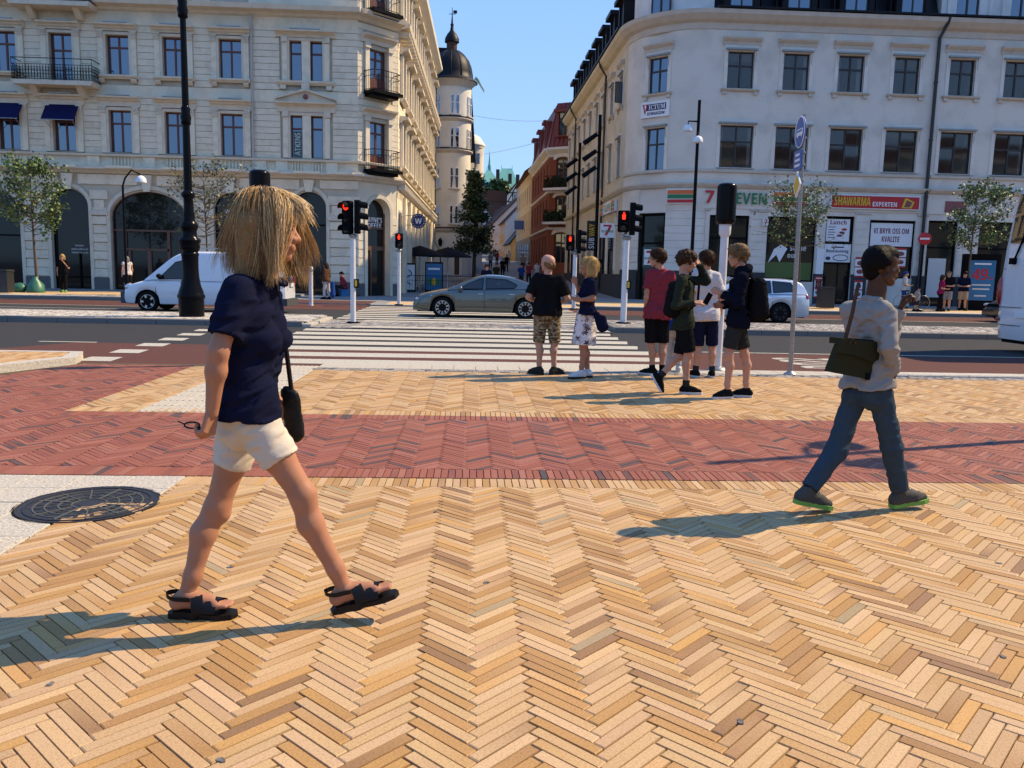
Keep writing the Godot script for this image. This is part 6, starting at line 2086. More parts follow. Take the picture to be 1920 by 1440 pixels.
	# boards on the pavement at the street mouth
	for e in [[-2.3, -52.5, 0.5, 0.9, "sign_sky", "blue poster board with fruit picture beside the cafe terrace"], [-3.85, -52.0, 0.38, 0.85, "sign_white", "white poster board standing by the cafe terrace fence"]]:
		var s := thing("poster_board", e[5], "poster board", at3(e[0], 0.1, e[1], 0.05))
		bx(s, "frame", "black_matt", T0, -e[2] - 0.06, e[2] + 0.06, 0.05, e[3] * 2 + 0.1, -0.06, 0.02)
		var pg := bx(s, "poster", e[4], T0, -e[2], e[2], 0.15, e[3] * 2, 0.02, 0.035)
		if e[4] == "sign_sky":
			bx(pg, "print_line", "sign_white", T0, -0.36, 0.36, 0.44, 0.56, 0.008, 0.014)
			for k in 3:
				var fr := MB.new()
				fr.ball(V(-0.26 + k * 0.26, -0.3, 0.008), V(0.14, 0.24, 0.008), 10, 5)
				fin(fr, "fruit_print", ["sign_green", "sign_yellow", "sign_green"][k], pg)
		else:
			var sw := MB.new()
			var pt := []
			for k in 14: pt.append(V(sin(k * 0.55) * 0.2, 0.45 - k * 0.07, 0.01))
			sw.tube(pt, 0.035, 5)
			fin(sw, "print", "sign_sky", pg)
	# cafe parasols and terrace fence
	for e in [[-3.4, -56.0, "black parasol nearest the cafe corner"], [-1.6, -58.0, "black parasol farther along the cafe terrace"]]:
		var u := thing("parasol", e[2], "parasol", at3(e[0], 0.1, e[1]), "black terrace parasols")
		var um := MB.new()
		um.lathe([U(1.7, 2.3), U(1.55, 2.42), U(0.8, 2.75), U(0.0, 3.0)], 8)
		fin(um, "canopy", "black_matt", u)
		var ul := MB.new()
		ul.lathe([U(0.04, 0), U(0.04, 2.9)], 8)
		fin(ul, "pole", "white_paint", u)
	var fe := thing("terrace_fence", "low black fence round the cafe terrace at the street mouth", "fence", at3(0, 0, 0))
	railing(fe, "panel_bars", [V(-4.2, 0, -51.0), V(-1.2, 0, -51.6), V(0.6, 0, -53.5), V(0.8, 0, -60)], 0.1, 1.05, "black_iron", 0.16)
	var plt := thing("flower_planter", "planter of dark red flowers behind the grey car", "planter", at3(0.9, 0.05, -50.5))
	bx(plt, "trough", "black_matt", T0, -1.1, 1.1, 0.1, 0.6, -0.3, 0.3)
	var fl := MB.new()
	for i in 260:
		fl.col = Color(0.16, 0.012, 0.015) if rng.randf() < 0.6 else Color(0.02, 0.05, 0.015)
		leaf(fl, V(rng.randf_range(-1.1, 1.1), 0.6 + absf(rng.randfn(0, 0.22)), rng.randf_range(-0.3, 0.3)), 0.09, rng)
	kind(fin(fl, "flowers", "leaf", plt), "stuff")
	# tall spotlight masts in the street mouth
	for e in [[7.55, -50.5, 10.8, "tall black mast with three spotlights in front of the cream side wall"], [7.6, -60, 10.6, "farther black spotlight mast beside the cream side wall"]]:
		var s := thing("spotlight_mast", e[3], "lamp mast", at3(e[0], 0.05, e[1]), "spotlight masts")
		var m := MB.new()
		m.lathe([U(0.11, 0), U(0.1, e[2])], 10)
		fin(m, "mast", "black_iron", s)
		for k in 3:
			var y: float = e[2] - 1.2 - k * 0.95
			var sp := MB.new()
			sp.tube([V(0, y, 0), V(-0.35, y - 0.05, 0.1)], 0.05, 6)
			sp.tube([V(-0.2, y + 0.05, 0.1), V(-0.95, y - 0.5, 0.25)], [0.13, 0.15], 10)
			fin(sp, "spotlight", "black_iron", s)
	# wall lantern
	var wl := thing("wall_lantern", "small black wall lantern beside the arched turret door", "lantern", at3(-2.95, 4.2, -80.0))
	var wm := MB.new()
	wm.lathe([U(0.02, -0.5), U(0.15, -0.35), U(0.22, 0.1), U(0.1, 0.25), U(0.02, 0.4)], 6)
	fin(wm, "lantern_body", "black_iron", wl)
	ornate_lamp()
	dome_lamp(V(-14.45, 0.11, -35.8), 4.6, [V(0.75, 4.85, 0)], 0.055, "slim curved street lamp with white dome, left of the white van", false)
	dome_lamp(V(9.87, 0.11, -37), 9.0, [V(-0.45, 7.8, 0), V(-0.12, 7.25, 0.5)], 0.085, "tall straight black street lamp with two white domes in front of rounded corner")
	dome_lamp(V(7.75, 0.0, -8.35), 6.05, [V(-0.1, 4.45, 0.45), V(0.1, 4.75, -0.35)], 0.07, "black street lamp with two white domes at the right edge of the plaza")
	signal_post(V(-3.24, 0, -23.17), 2.42, 0.075, "white signal post on the refuge with red light facing left", [[-0.18, 2.88, 0.05, -0.62, 0, false], [0.2, 2.9, 0.02, PI / 2, -1, false]])
	signal_post(V(-2.98, 0.02, -34.9), 2.3, 0.075, "far white signal post with red pedestrian figure near the cafe corner", [[0.0, 2.66, 0.1, 0.0, 0, true]], false, false)
	signal_post(V(4.38, 0.11, -23.5), 2.45, 0.09, "white signal post on the right median with red pedestrian figure", [[-0.12, 2.87, 0.12, -0.12, 0, true], [0.22, 2.95, -0.02, PI / 2 - 0.1, -1, false]])
	signal_post(V(4.0, 0.11, -32.0), 2.2, 0.08, "far white signal post beside the couple with red pedestrian figure", [[-0.22, 2.55, 0.1, -0.15, 0, true], [0.2, 2.6, 0.0, PI / 2, -1, false]], false, false)
	signal_post(V(4.05, 0, -13.25), 2.36, 0.065, "thick white signal post with rounded black cabinet among the waiting teenagers", [], true, false)
	signal_post(V(-3.2, 0, -12.95), 2.33, 0.065, "white signal post with rounded black cabinet directly behind the walking woman", [], true, false)
# ---------------------------------------------------------------- trees
func leaf(b: MB, p: Vector3, s: float, r: RandomNumberGenerator) -> void:
	var d := V(r.randfn(), r.randfn() * 0.8, r.randfn()).normalized()
	var u := d.cross(V(r.randfn(), r.randfn(), r.randfn())).normalized()
	var w := s * r.randf_range(0.35, 0.5)
	var l := s * r.randf_range(0.7, 1.2)
	var m := p + d * l * 0.45 + d.cross(u) * s * 0.08
	b.tri(p, m + u * w, p + d * l)
	b.tri(p, p + d * l, m - u * w)
func tree(called: String, label: String, o: Vector3, trunk: float, top: float, cr: float, leaves: int, size: float, cols: Array, sd: int, tr := 0.06, lean := Vector3.ZERO, bare := 0.0) -> Node3D:
	var t := thing(called, label, "tree", Transform3D(Basis(), o), "young street trees")
	var r := RandomNumberGenerator.new()
	r.seed = sd
	var b := MB.new()
	var pts := []
	var rad := []
	for i in 9:
		var f := i / 8.0
		pts.append(V(sin(f * 3 + sd) * 0.05, f * top * 0.94, cos(f * 2.3 + sd) * 0.05) + lean * f)
		rad.append(lerpf(tr, 0.012, pow(f, 0.8)))
	b.tube(pts, rad, 8)
	var tips := []
	for i in 46:
		var f := r.randf_range(0.0, 1.0)
		var y := lerpf(trunk, top * 0.9, f)
		var a := r.randf() * TAU
		var reach := cr * sqrt(maxf(0.05, 1.0 - pow(absf(f - 0.36) / 0.68, 2.0))) * r.randf_range(0.62, 1.12)
		var base: Vector3 = pts[0].lerp(pts[8], y / (top * 0.94))
		base.y = y
		var dir := V(cos(a), 0, sin(a))
		var e := base + dir * reach + V(0, reach * r.randf_range(0.25, 0.85), 0)
		var m := base.lerp(e, 0.5) + V(0, -0.08 * reach, 0)
		b.tube([base, m, e], [0.02 * (1.15 - f * 0.6), 0.012, 0.005], 5)
		tips.append([base.lerp(e, 0.3), m.lerp(e, 0.3), e])
		for k in 4:
			var s := m.lerp(e, r.randf())
			var q := s + V(r.randfn(), r.randfn() * 0.6 + 0.3, r.randfn()) * reach * 0.24
			b.tube([s, q], [0.007, 0.003], 4)
			tips.append([s, s.lerp(q, 0.5), q])
	var wood := fin(b, "trunk", "bark", t)
	var c := MB.new()
	for i in leaves:
		var tp: Array = tips[r.randi() % tips.size()]
		var p: Vector3 = tp[1].lerp(tp[2], r.randf_range(-0.5, 1.05)) + V(r.randfn(), r.randfn(), r.randfn()) * cr * 0.075
		if bare > 0.0 and p.x < bare and r.randf() < 0.9: continue
		var k: Array = cols[r.randi() % cols.size()]
		var f := r.randf_range(0.7, 1.3)
		c.col = Color(k[0] * f, k[1] * f, k[2] * f)
		leaf(c, p, size * r.randf_range(0.7, 1.3), r)
	fin(c, "crown", "leaf", t)
	return t
func build_trees() -> void:
	var g := [[0.10, 0.155, 0.035], [0.08, 0.13, 0.032], [0.13, 0.185, 0.045], [0.06, 0.095, 0.03]]
	tree("street_tree", "leafy young tree with green watering bag in front of the left arches", V(-19.5, 0.11, -38.5), 2.5, 6.0, 1.5, 2700, 0.14, g, 3, 0.09)
	var dry := [[0.10, 0.10, 0.025], [0.07, 0.08, 0.02], [0.16, 0.13, 0.05]]
	tree("street_tree", "sparse half-bare young tree behind the ornate lamp post", V(-11.8, 0.11, -38), 2.3, 6.3, 1.75, 800, 0.12, dry, 8, 0.06)
	tree("street_tree", "young tree with small leaves in front of the picture window", V(15.2, 0.11, -38), 2.7, 5.9, 1.6, 1700, 0.11, g, 14, 0.06)
	tree("street_tree", "young leafy tree beside the advertising pillar with one tall shoot", V(24.0, 0.11, -39), 2.7, 6.6, 1.55, 2600, 0.125, g, 22, 0.07)
	var bag := thing("watering_bag", "green plastic watering bag wrapped round the base of the left tree", "watering bag", at3(-19.5, 0.11, -38.4))
	var b := MB.new()
	b.lathe([U(0.36, 0.0), U(0.4, 0.12), U(0.3, 0.36), U(0.13, 0.62), U(0.1, 0.72)], 12)
	b.ball(V(-0.65, 0.18, 0.1), V(0.3, 0.26, 0.25), 10, 6)
	for i in b.v.size(): b.v[i] += V(sin(b.v[i].y * 17 + b.v[i].x * 9), 0, cos(b.v[i].y * 13 + b.v[i].z * 11)) * 0.035
	fin(b, "bag", "green_bag", bag)
	# conifer-like tree in the side street
	var t := thing("conifer_tree", "dark conical tree standing in the side street before the turret building", "tree", at3(0.25, 0.5, -70))
	var r := RandomNumberGenerator.new()
	r.seed = 5
	var w := MB.new()
	w.tube([V(0, 0, 0), V(0.05, 4, 0), V(0, 9.2, 0)], [0.17, 0.12, 0.02], 8)
	var c := MB.new()
	for i in 90:
		var f := pow(r.randf(), 0.8)
		var y := lerpf(2.3, 9.0, f)
		var a := r.randf() * TAU
		var reach := lerpf(2.3, 0.25, f) * r.randf_range(0.6, 1.1)
		var e := V(cos(a) * reach, y + r.randf_range(-0.25, 0.25) * reach, sin(a) * reach)
		w.tube([V(0, y, 0), e], [0.03, 0.006], 4)
		for k in 75:
			var q := V(0, y, 0).lerp(e, pow(r.randf(), 0.55)) + V(r.randfn(), r.randfn() * 0.8, r.randfn()) * 0.2
			var s := r.randf_range(0.7, 1.3)
			c.col = Color(0.028 * s, 0.052 * s, 0.016 * s)
			leaf(c, q, 0.24, r)
	fin(w, "trunk", "bark_dark", t)
	fin(c, "crown", "leaf", t)
	# wooded slope below the castle
	for e in [[1.5, -222.0, 4.2, 11.0, "dark rounded tree at the left of the wooded hill"], [6.8, -220.0, 5.2, 13.4, "large rounded green tree in the middle of the wooded hill"], [11.5, -228.0, 4.5, 12.5, "green tree below the copper roofs at the right of the hill"], [3.8, -214.0, 4.5, 11.0, "small dark tree low on the hill above the brick house"], [16.0, -232.0, 5.0, 13.0, "green tree on the hill beside the tan house roof"]]:
		var h := thing("hill_tree", e[4], "tree", at3(e[0], 9.0, e[1]), "trees on the castle hill")
		var hw := MB.new()
		hw.tube([V(0, 0, 0), V(0, e[3], 0)], [0.5, 0.15], 6)
		fin(hw, "trunk", "bark_dark", h)
		var hc := MB.new()
		for i in 3200:
			var d := V(r.randfn(), r.randfn(), r.randfn()).normalized()
			var lump := 0.75 + 0.25 * sin(d.x * 5 + e[0]) * sin(d.y * 6) * sin(d.z * 5 + 1)
			var q: Vector3 = V(0, e[3], 0) + d * V(e[2] * 0.75, e[2] * 0.62, e[2] * 0.7) * lump * r.randf_range(0.72, 1.0)
			var s := r.randf_range(0.6, 1.35)
			hc.col = Color(0.05 * s, 0.085 * s, 0.02 * s)
			leaf(hc, q, 0.75, r)
		fin(hc, "crown", "leaf", h)
# ---------------------------------------------------------------- vehicles
func curve(p: Array, x: float) -> float:   # smooth piecewise curve through [x, value]
	if x <= p[0][0]: return p[0][1]
	for i in p.size() - 1:
		if x <= p[i + 1][0]:
			var f: float = (x - p[i][0]) / (p[i + 1][0] - p[i][0])
			var m0: float = 0.0
			var m1: float = 0.0
			var d: float = (p[i + 1][1] - p[i][1])
			if i > 0: m0 = (p[i + 1][1] - p[i - 1][1]) / (p[i + 1][0] - p[i - 1][0]) * (p[i + 1][0] - p[i][0])
			else: m0 = d
			if i < p.size() - 2: m1 = (p[i + 2][1] - p[i][1]) / (p[i + 2][0] - p[i][0]) * (p[i + 1][0] - p[i][0])
			else: m1 = d
			var f2 := f * f
			var f3 := f2 * f
			return (2 * f3 - 3 * f2 + 1) * p[i][1] + (f3 - 2 * f2 + f) * m0 + (-2 * f3 + 3 * f2) * p[i + 1][1] + (f3 - f2) * m1
	return p[-1][1]
func wheel(car: Node3D, o: Vector3, r: float, w: float, spokes: int, style: String) -> void:
	var out := signf(o.z)
	var b := Basis(Vector3.RIGHT, PI / 2 * out)
	var ty := MB.new()
	ty.lathe([U(r * 0.66, -w / 2), U(r * 0.9, -w / 2), U(r * 0.98, -w * 0.42), U(r, -w * 0.25), U(r, w * 0.25), U(r * 0.98, w * 0.42), U(r * 0.9, w / 2), U(r * 0.68, w * 0.48)], 28, o, b)
	var wn := fin(ty, "wheel", "tyre", car)
	var rm := MB.new()
	rm.lathe([U(r * 0.7, w * 0.46), U(r * 0.66, w * 0.5), U(r * 0.62, w * 0.46), U(r * 0.6, w * 0.1)], 28, o, b)
	rm.lathe([U(r * 0.12, w * 0.2), U(r * 0.12, w * 0.42), U(r * 0.08, w * 0.46), U(0, w * 0.47)], 14, o, b)
	for i in spokes:
		var a := TAU * i / spokes
		for k in ([-0.13, 0.13] if style == "mesh" else [0.0]):
			var p0 := o + b * V(cos(a) * r * 0.1, w * 0.4, sin(a) * r * 0.1)
			var p1 := o + b * V(cos(a + k * 1.9) * r * 0.64, w * 0.42, sin(a + k * 1.9) * r * 0.64)
			rm.bar(p0, p1, r * (0.055 if style == "mesh" else 0.2), 0.03, b.y)
	fin(rm, "rim", "rim_black" if style == "black" else "rim_silver", wn)
	var dk := MB.new()
	dk.lathe([U(r * 0.62, 0.0), U(0.0, 0.01)], 20, o, b)
	fin(dk, "brake_disc", "black_matt", wn)
func car(called: String, label: String, at: Transform3D, s: Dictionary) -> Node3D:
	# local +x is forward; s.hood: top of lower body, s.belt: window line, s.roof: roof line
	var t := thing(called, label, s.category, at)
	var L: float = s.length
	var W: float = s.width * 0.5
	var paint: String = s.paint
	var wr: float = s.wheel
	var plan := func(x: float) -> float:
		var e = (absf(x) - (L * 0.5 - s.round)) / s.round
		return W * (1.0 - (s.taper * e * e if e > 0 else 0.0))
	var low := func(x: float) -> float:
		var y: float = s.sill
		if absf(x) > L * 0.5 - 0.5: y += 0.06 * (absf(x) - L * 0.5 + 0.5)
		for xw in [s.front, s.rear]:
			var d := absf(x - xw)
			var ra := wr + 0.06
			if d < ra: y = maxf(y, wr + sqrt(ra * ra - d * d))
		return y
	# lower body
	var rows := []
	var n := int(L / 0.045)
	for i in n + 1:
		var x := -L * 0.5 + L * i / n
		var w: float = plan.call(x)
		var yb: float = low.call(x)
		var yt: float = curve(s.hood, x)
		var ys: float = yt - s.crown
		var row := []
		var half := [U(0.97, minf(yb, ys - 0.03)), U(0.985, minf(yb + 0.05, ys - 0.025)), U(1.0, lerpf(yb, ys, 0.35)), U(1.0, lerpf(yb, ys, 0.62)), U(0.985, lerpf(yb, ys, 0.86)), U(0.955, ys), U(0.88, lerpf(ys, yt, 0.55)), U(0.6, lerpf(ys, yt, 0.9)), U(0.25, yt)]
		for p in half: row.append(V(x, p.y, w * p.x))
		half.reverse()
		for p in half: row.append(V(x, p.y, -w * p.x))
		rows.append(row)
	var b := MB.new()
	b.grid(rows, false)
	for e in [0, n]:   # nose and tail
		var row: Array = rows[e]
		for k in 8:
			if e == 0: b.quad(row[k], row[17 - k], row[16 - k], row[k + 1])
			else: b.quad(row[17 - k], row[k], row[k + 1], row[16 - k])
	# fix the winding so that normals face outwards
	fin(b, "body", paint, t)
	var ub := MB.new()
	ub.lo(-L * 0.47, L * 0.47, s.sill - 0.02, s.sill + 0.5, -W * 0.72, W * 0.72)
	fin(ub, "underbody", "black_matt", t)
	# cabin
	var G := func(x: float, u: float, off: float) -> Vector3:   # u 0..1 up the side, 1..2 across the roof to the centre
		var w: float = plan.call(x) * s.get("cabin_w", 0.93)
		var yb: float = curve(s.hood, x) - s.crown * 0.6
		var yr: float = maxf(curve(s.roof, x), yb + 0.001)
		var top: float = s.roof_w * W
		var k := clampf((yr - yb) / s.cabin_h, 0, 1)
		top = lerpf(w * 0.98, top, k)
		var edge := U(top, yr - 0.045 * k)
		var p := U(w, yb).lerp(edge, u) if u <= 1.0 else U(top * (2.0 - u), lerpf(edge.y, yr, sqrt(clampf((u - 1.0) * 2.2, 0, 1))))
		var nrm := (edge - U(w, yb)).orthogonal() * -1.0 if u <= 1.0 else U(0, 1)
		nrm = U(absf(nrm.x), absf(nrm.y)).normalized() if u <= 1.0 else nrm
		p += nrm * off
		return V(x, p.y, p.x)
	var us := [0.0, 0.25, 0.5, 0.75, 0.95, 1.05, 1.2, 1.45, 1.75, 2.0]
	var x0: float = s.roof[0][0]
	var x1: float = s.roof[-1][0]
	rows = []
	for i in 61:
		var x := lerpf(x0, x1, i / 60.0)
		var row := []
		for u in us: row.append(G.call(x, u, 0.0))
		for k in range(us.size() - 2, -1, -1):
			var p: Vector3 = G.call(x, us[k], 0.0)
			row.append(V(p.x, p.y, -p.z))
		rows.append(row)
	var c := MB.new()
	c.grid(rows, false)
	fin(c, "cabin", paint, t)
	# glass: side windows as polygons in (x, u), front and rear screens as patches
	for sd in [1.0, -1.0]:
		for pg in s.windows:
			var g := MB.new()
			var q := PackedVector2Array(pg)
			var ix := Geometry2D.triangulate_polygon(q)
			for i in range(0, ix.size(), 3):
				var tri3 := []
				for k in 3:
					var p: Vector3 = G.call(q[ix[i + k]].x, q[ix[i + k]].y, 0.008)
					tri3.append(V(p.x, p.y, p.z * sd))
				var nn: Vector3 = (tri3[1] - tri3[0]).cross(tri3[2] - tri3[0])
				if nn.z * sd < 0: g.tri(tri3[0], tri3[2], tri3[1])
				else: g.tri(tri3[0], tri3[1], tri3[2])
			var win := fin(g, "side_window", "car_glass", t)
			var tr := MB.new()
			var pts := []
			for k in q.size() + 1:
				var e := q[k % q.size()]
				var p: Vector3 = G.call(e.x, e.y, 0.008)
				pts.append(V(p.x, p.y, p.z * sd))
			for k in pts.size() - 1: tr.bar(pts[k], pts[k + 1], 0.018, 0.018)
			fin(tr, "window_trim", "black_matt", win)
	for e in s.screens:
		rows = []
		for i in 9:
			var x := lerpf(e[0], e[1], i / 8.0)
			var row := []
			for k in 13:
				var u := 1.12 + (2.0 - 1.12) * (1.0 - absf(k - 6) / 6.0)
				var p: Vector3 = G.call(x, u, 0.01)
				row.append(V(p.x, p.y, p.z * (1.0 if k < 6 else -1.0)))
			rows.append(row)
		var g := MB.new()
		g.grid(rows, false)
		fin(g, e[2], "car_glass", t)
	for sd in [1.0, -1.0]:
		for x in s.seams:   # door gaps
			var d := MB.new()
			var yt: float = curve(s.hood, x) - s.crown
			var w: float = plan.call(x)
			d.tube([V(x, s.sill + 0.08, w * 0.988 * sd), V(x, lerpf(s.sill, yt, 0.4), w * 1.001 * sd), V(x, lerpf(s.sill, yt, 0.75), w * 0.995 * sd), V(x, yt, w * 0.957 * sd)], 0.007, 5)
			fin(d, "door_gap", "black_matt", t)
		for x in s.handles:
			var d := MB.new()
			var w: float = plan.call(x)
			d.ball(V(x, s.handle_y, w * 0.99 * sd), V(0.11, 0.017, 0.03), 10, 6)
			fin(d, "door_handle", s.get("handle", "chrome"), t)
		var mi := MB.new()
		mi.ball(V(s.mirror, s.mirror_y, (W + 0.09) * sd), V(0.08, 0.075, 0.11), 12, 8)
		mi.bar(V(s.mirror, s.mirror_y - 0.03, W * 0.9 * sd), V(s.mirror, s.mirror_y - 0.02, (W + 0.05) * sd), 0.05, 0.04)
		fin(mi, "mirror", s.get("mirror_m", paint), t)
		wheel(t, V(s.front, wr, (W - 0.115) * sd), wr, 0.215, s.spokes, s.rim)
		wheel(t, V(s.rear, wr, (W - 0.115) * sd), wr, 0.215, s.spokes, s.rim)
		for e in s.lamps:   # [x, y, size, material, name]
			var l := MB.new()
			var w: float = plan.call(e[0])
			l.ball(V(e[0], e[1], w * e[5] * sd), e[2], 12, 8)
			fin(l, e[4], e[3], t)
	for e in s.get("plates", []):
		bx(t, e[0], e[1], T0, e[2], e[3], e[4], e[5], e[6], e[7])
	return t
func build_vehicles() -> void:
	mat("tyre", lin(0.01, 0.01, 0.011), 0.8, {"spec": 0.15})
	mat("rim_silver", lin(0.5, 0.5, 0.5), 0.3, {"metal": 0.85})
	mat("rim_black", lin(0.012, 0.012, 0.012), 0.3)
	mat("chrome", lin(0.6, 0.6, 0.6), 0.15, {"metal": 1.0})
	mat("car_glass", lin(0.012, 0.015, 0.016), 0.03, {"spec": 0.55})
	mat("paint_grey", lin(0.095, 0.105, 0.095), 0.25, {"metal": 0.65, "coat": 1.0})
	mat("paint_white", lin(0.66, 0.67, 0.69), 0.35, {"coat": 0.8})
	mat("paint_silver", lin(0.55, 0.58, 0.62), 0.3, {"metal": 0.35, "coat": 1.0})
	mat("paint_dark", lin(0.012, 0.013, 0.015), 0.3, {"coat": 1.0})
	mat("tail_red", lin(0.32, 0.01, 0.012), 0.2, {"coat": 0.6})
	mat("head_glass", lin(0.5, 0.52, 0.54), 0.1, {"metal": 0.5, "coat": 1.0})
	mat("bumper_grey", lin(0.05, 0.05, 0.053), 0.6)
	# grey saloon, nose to the left
	car("grey_saloon", "metallic grey saloon with mesh wheels crossing the zebra stripes to the left", at3(0.45, -0.03, -28.1, PI), {"category": "car", "length": 4.66, "width": 1.83, "paint": "paint_grey", "wheel": 0.335, "sill": 0.2, "front": 1.36, "rear": -1.36, "round": 0.75, "taper": 0.24, "crown": 0.09,
		"hood": [[-2.33, 0.72], [-2.2, 0.98], [-1.8, 1.03], [-1.0, 1.02], [0.0, 0.99], [0.9, 0.98], [1.5, 0.9], [2.0, 0.78], [2.24, 0.66], [2.33, 0.46]],
		"roof": [[-2.0, 0.98], [-1.55, 1.17], [-1.0, 1.35], [-0.4, 1.425], [0.1, 1.40], [0.55, 1.24], [0.95, 1.06], [1.2, 0.94]], "roof_w": 0.66, "cabin_h": 0.42, "cabin_w": 0.93,
		"windows": [[U(0.82, 0.08), U(0.05, 0.06), U(0.02, 0.86), U(0.2, 0.82), U(0.52, 0.66)], [U(-0.06, 0.06), U(-1.0, 0.1), U(-1.08, 0.42), U(-0.75, 0.8), U(-0.06, 0.86)]],
		"screens": [[0.32, 1.0, "windscreen"], [-1.75, -1.05, "rear_window"]], "seams": [0.98, 0.0, -1.05], "handles": [0.12, -0.9], "handle_y": 0.8, "mirror": 0.78, "mirror_y": 0.97, "spokes": 10, "rim": "mesh",
		"lamps": [[2.1, 0.6, V(0.16, 0.05, 0.08), "head_glass", "headlight", 0.86], [-2.24, 0.82, V(0.1, 0.06, 0.12), "tail_red", "tail_light", 0.86], [1.72, 0.72, V(0.05, 0.012, 0.012), "chrome", "side_indicator", 0.985]],
		"plates": [["lower_grille", "black_matt", 2.22, 2.345, 0.3, 0.45, -0.45, 0.45]]})
	# silver estate, tail to the right
	car("silver_estate", "silver white estate car with black wheels behind the teenagers", at3(9.3, -0.03, -28.6, PI), {"category": "car", "length": 4.6, "width": 1.8, "paint": "paint_silver", "wheel": 0.335, "sill": 0.2, "front": 1.36, "rear": -1.24, "round": 0.7, "taper": 0.2, "crown": 0.08,
		"hood": [[-2.3, 0.8], [-2.26, 0.98], [-1.8, 1.03], [0.0, 1.0], [0.9, 0.98], [1.5, 0.92], [2.1, 0.8], [2.3, 0.55]],
		"roof": [[-2.22, 1.02], [-2.05, 1.32], [-1.75, 1.47], [-1.0, 1.52], [-0.2, 1.51], [0.3, 1.42], [0.8, 1.16], [1.15, 0.95]], "roof_w": 0.7, "cabin_h": 0.5, "cabin_w": 0.95,
		"windows": [[U(0.75, 0.08), U(0.05, 0.06), U(0.02, 0.88), U(0.15, 0.86), U(0.45, 0.7)], [U(-0.04, 0.06), U(-0.9, 0.08), U(-0.9, 0.88), U(-0.04, 0.88)], [U(-0.98, 0.1), U(-1.75, 0.2), U(-1.62, 0.84), U(-0.98, 0.88)]],
		"screens": [[0.35, 1.0, "windscreen"], [-2.17, -1.9, "rear_window"]], "seams": [0.95, 0.0, -0.95], "handles": [0.12, -0.8], "handle_y": 0.86, "mirror": 0.72, "mirror_y": 1.0, "spokes": 8, "rim": "black", "handle": "paint_silver",
		"lamps": [[2.1, 0.7, V(0.16, 0.07, 0.08), "head_glass", "headlight", 0.88], [-2.16, 0.88, V(0.12, 0.13, 0.1), "tail_red", "tail_light", 0.86]],
		"plates": [["roof_rail", "black_matt", -1.7, 0.1, 1.51, 1.54, 0.56, 0.59], ["roof_rail", "black_matt", -1.7, 0.1, 1.51, 1.54, -0.59, -0.56], ["rear_bumper", "bumper_grey", -2.33, -2.2, 0.3, 0.42, -0.7, 0.7]]})
	# white van, nose to the left
	car("white_van", "white panel van with roof bars and grey front bumper behind the lamp post", at3(-8.65, -0.03, -28.3, PI), {"category": "van", "length": 5.2, "width": 1.82, "paint": "paint_white", "wheel": 0.33, "sill": 0.26, "front": 1.78, "rear": -1.5, "round": 0.5, "taper": 0.16, "crown": 0.05,
		"hood": [[-2.6, 1.02], [-2.5, 1.05], [0.0, 1.05], [1.2, 1.06], [1.65, 1.06], [2.15, 0.95], [2.5, 0.78], [2.6, 0.55]],
		"roof": [[-2.58, 1.2], [-2.5, 1.85], [-2.35, 1.96], [-1.0, 1.99], [0.3, 1.98], [0.7, 1.93], [1.0, 1.78], [1.45, 1.4], [1.85, 1.04]], "roof_w": 0.82, "cabin_h": 0.9, "cabin_w": 0.975,
		"windows": [[U(1.42, 0.06), U(0.55, 0.06), U(0.52, 0.66), U(0.62, 0.74), U(0.88, 0.74)]],
		"screens": [[0.92, 1.7, "windscreen"]], "seams": [1.5, 0.45, -0.75], "handles": [0.62], "handle_y": 0.95, "handle": "black_matt", "mirror": 1.35, "mirror_y": 1.16, "mirror_m": "black_matt", "spokes": 5, "rim": "silver",
		"lamps": [[2.38, 0.78, V(0.16, 0.12, 0.1), "head_glass", "headlight", 0.86], [-2.56, 1.05, V(0.06, 0.24, 0.08), "tail_red", "tail_light", 0.93]],
		"plates": [["front_bumper", "bumper_grey", 2.2, 2.66, 0.26, 0.62, -0.8, 0.8], ["rear_bumper", "bumper_grey", -2.68, -2.45, 0.26, 0.5, -0.86, 0.86], ["roof_bar", "zinc", -2.2, 0.2, 2.06, 2.1, 0.6, 0.64], ["roof_bar", "zinc", -2.2, 0.2, 2.06, 2.1, -0.64, -0.6], ["roof_bar_foot", "black_matt", -2.1, -2.0, 1.95, 2.08, 0.58, 0.66], ["roof_bar_foot", "black_matt", -0.1, 0.0, 1.95, 2.08, 0.58, 0.66], ["rear_plate_recess", "bumper_grey", -2.62, -2.58, 0.86, 1.08, -0.12, 0.35], ["number_plate", "sign_white", -2.635, -2.62, 0.88, 1.0, -0.06, 0.3], ["rear_glass", "car_glass", -2.605, -2.55, 1.25, 1.75, -0.62, 0.62], ["side_lock", "black_matt", -0.72, -0.62, 1.0, 1.22, 0.9, 0.94], ["rear_sticker", "sign_blue", -2.61, -2.58, 1.12, 1.2, -0.25, 0.3]]})
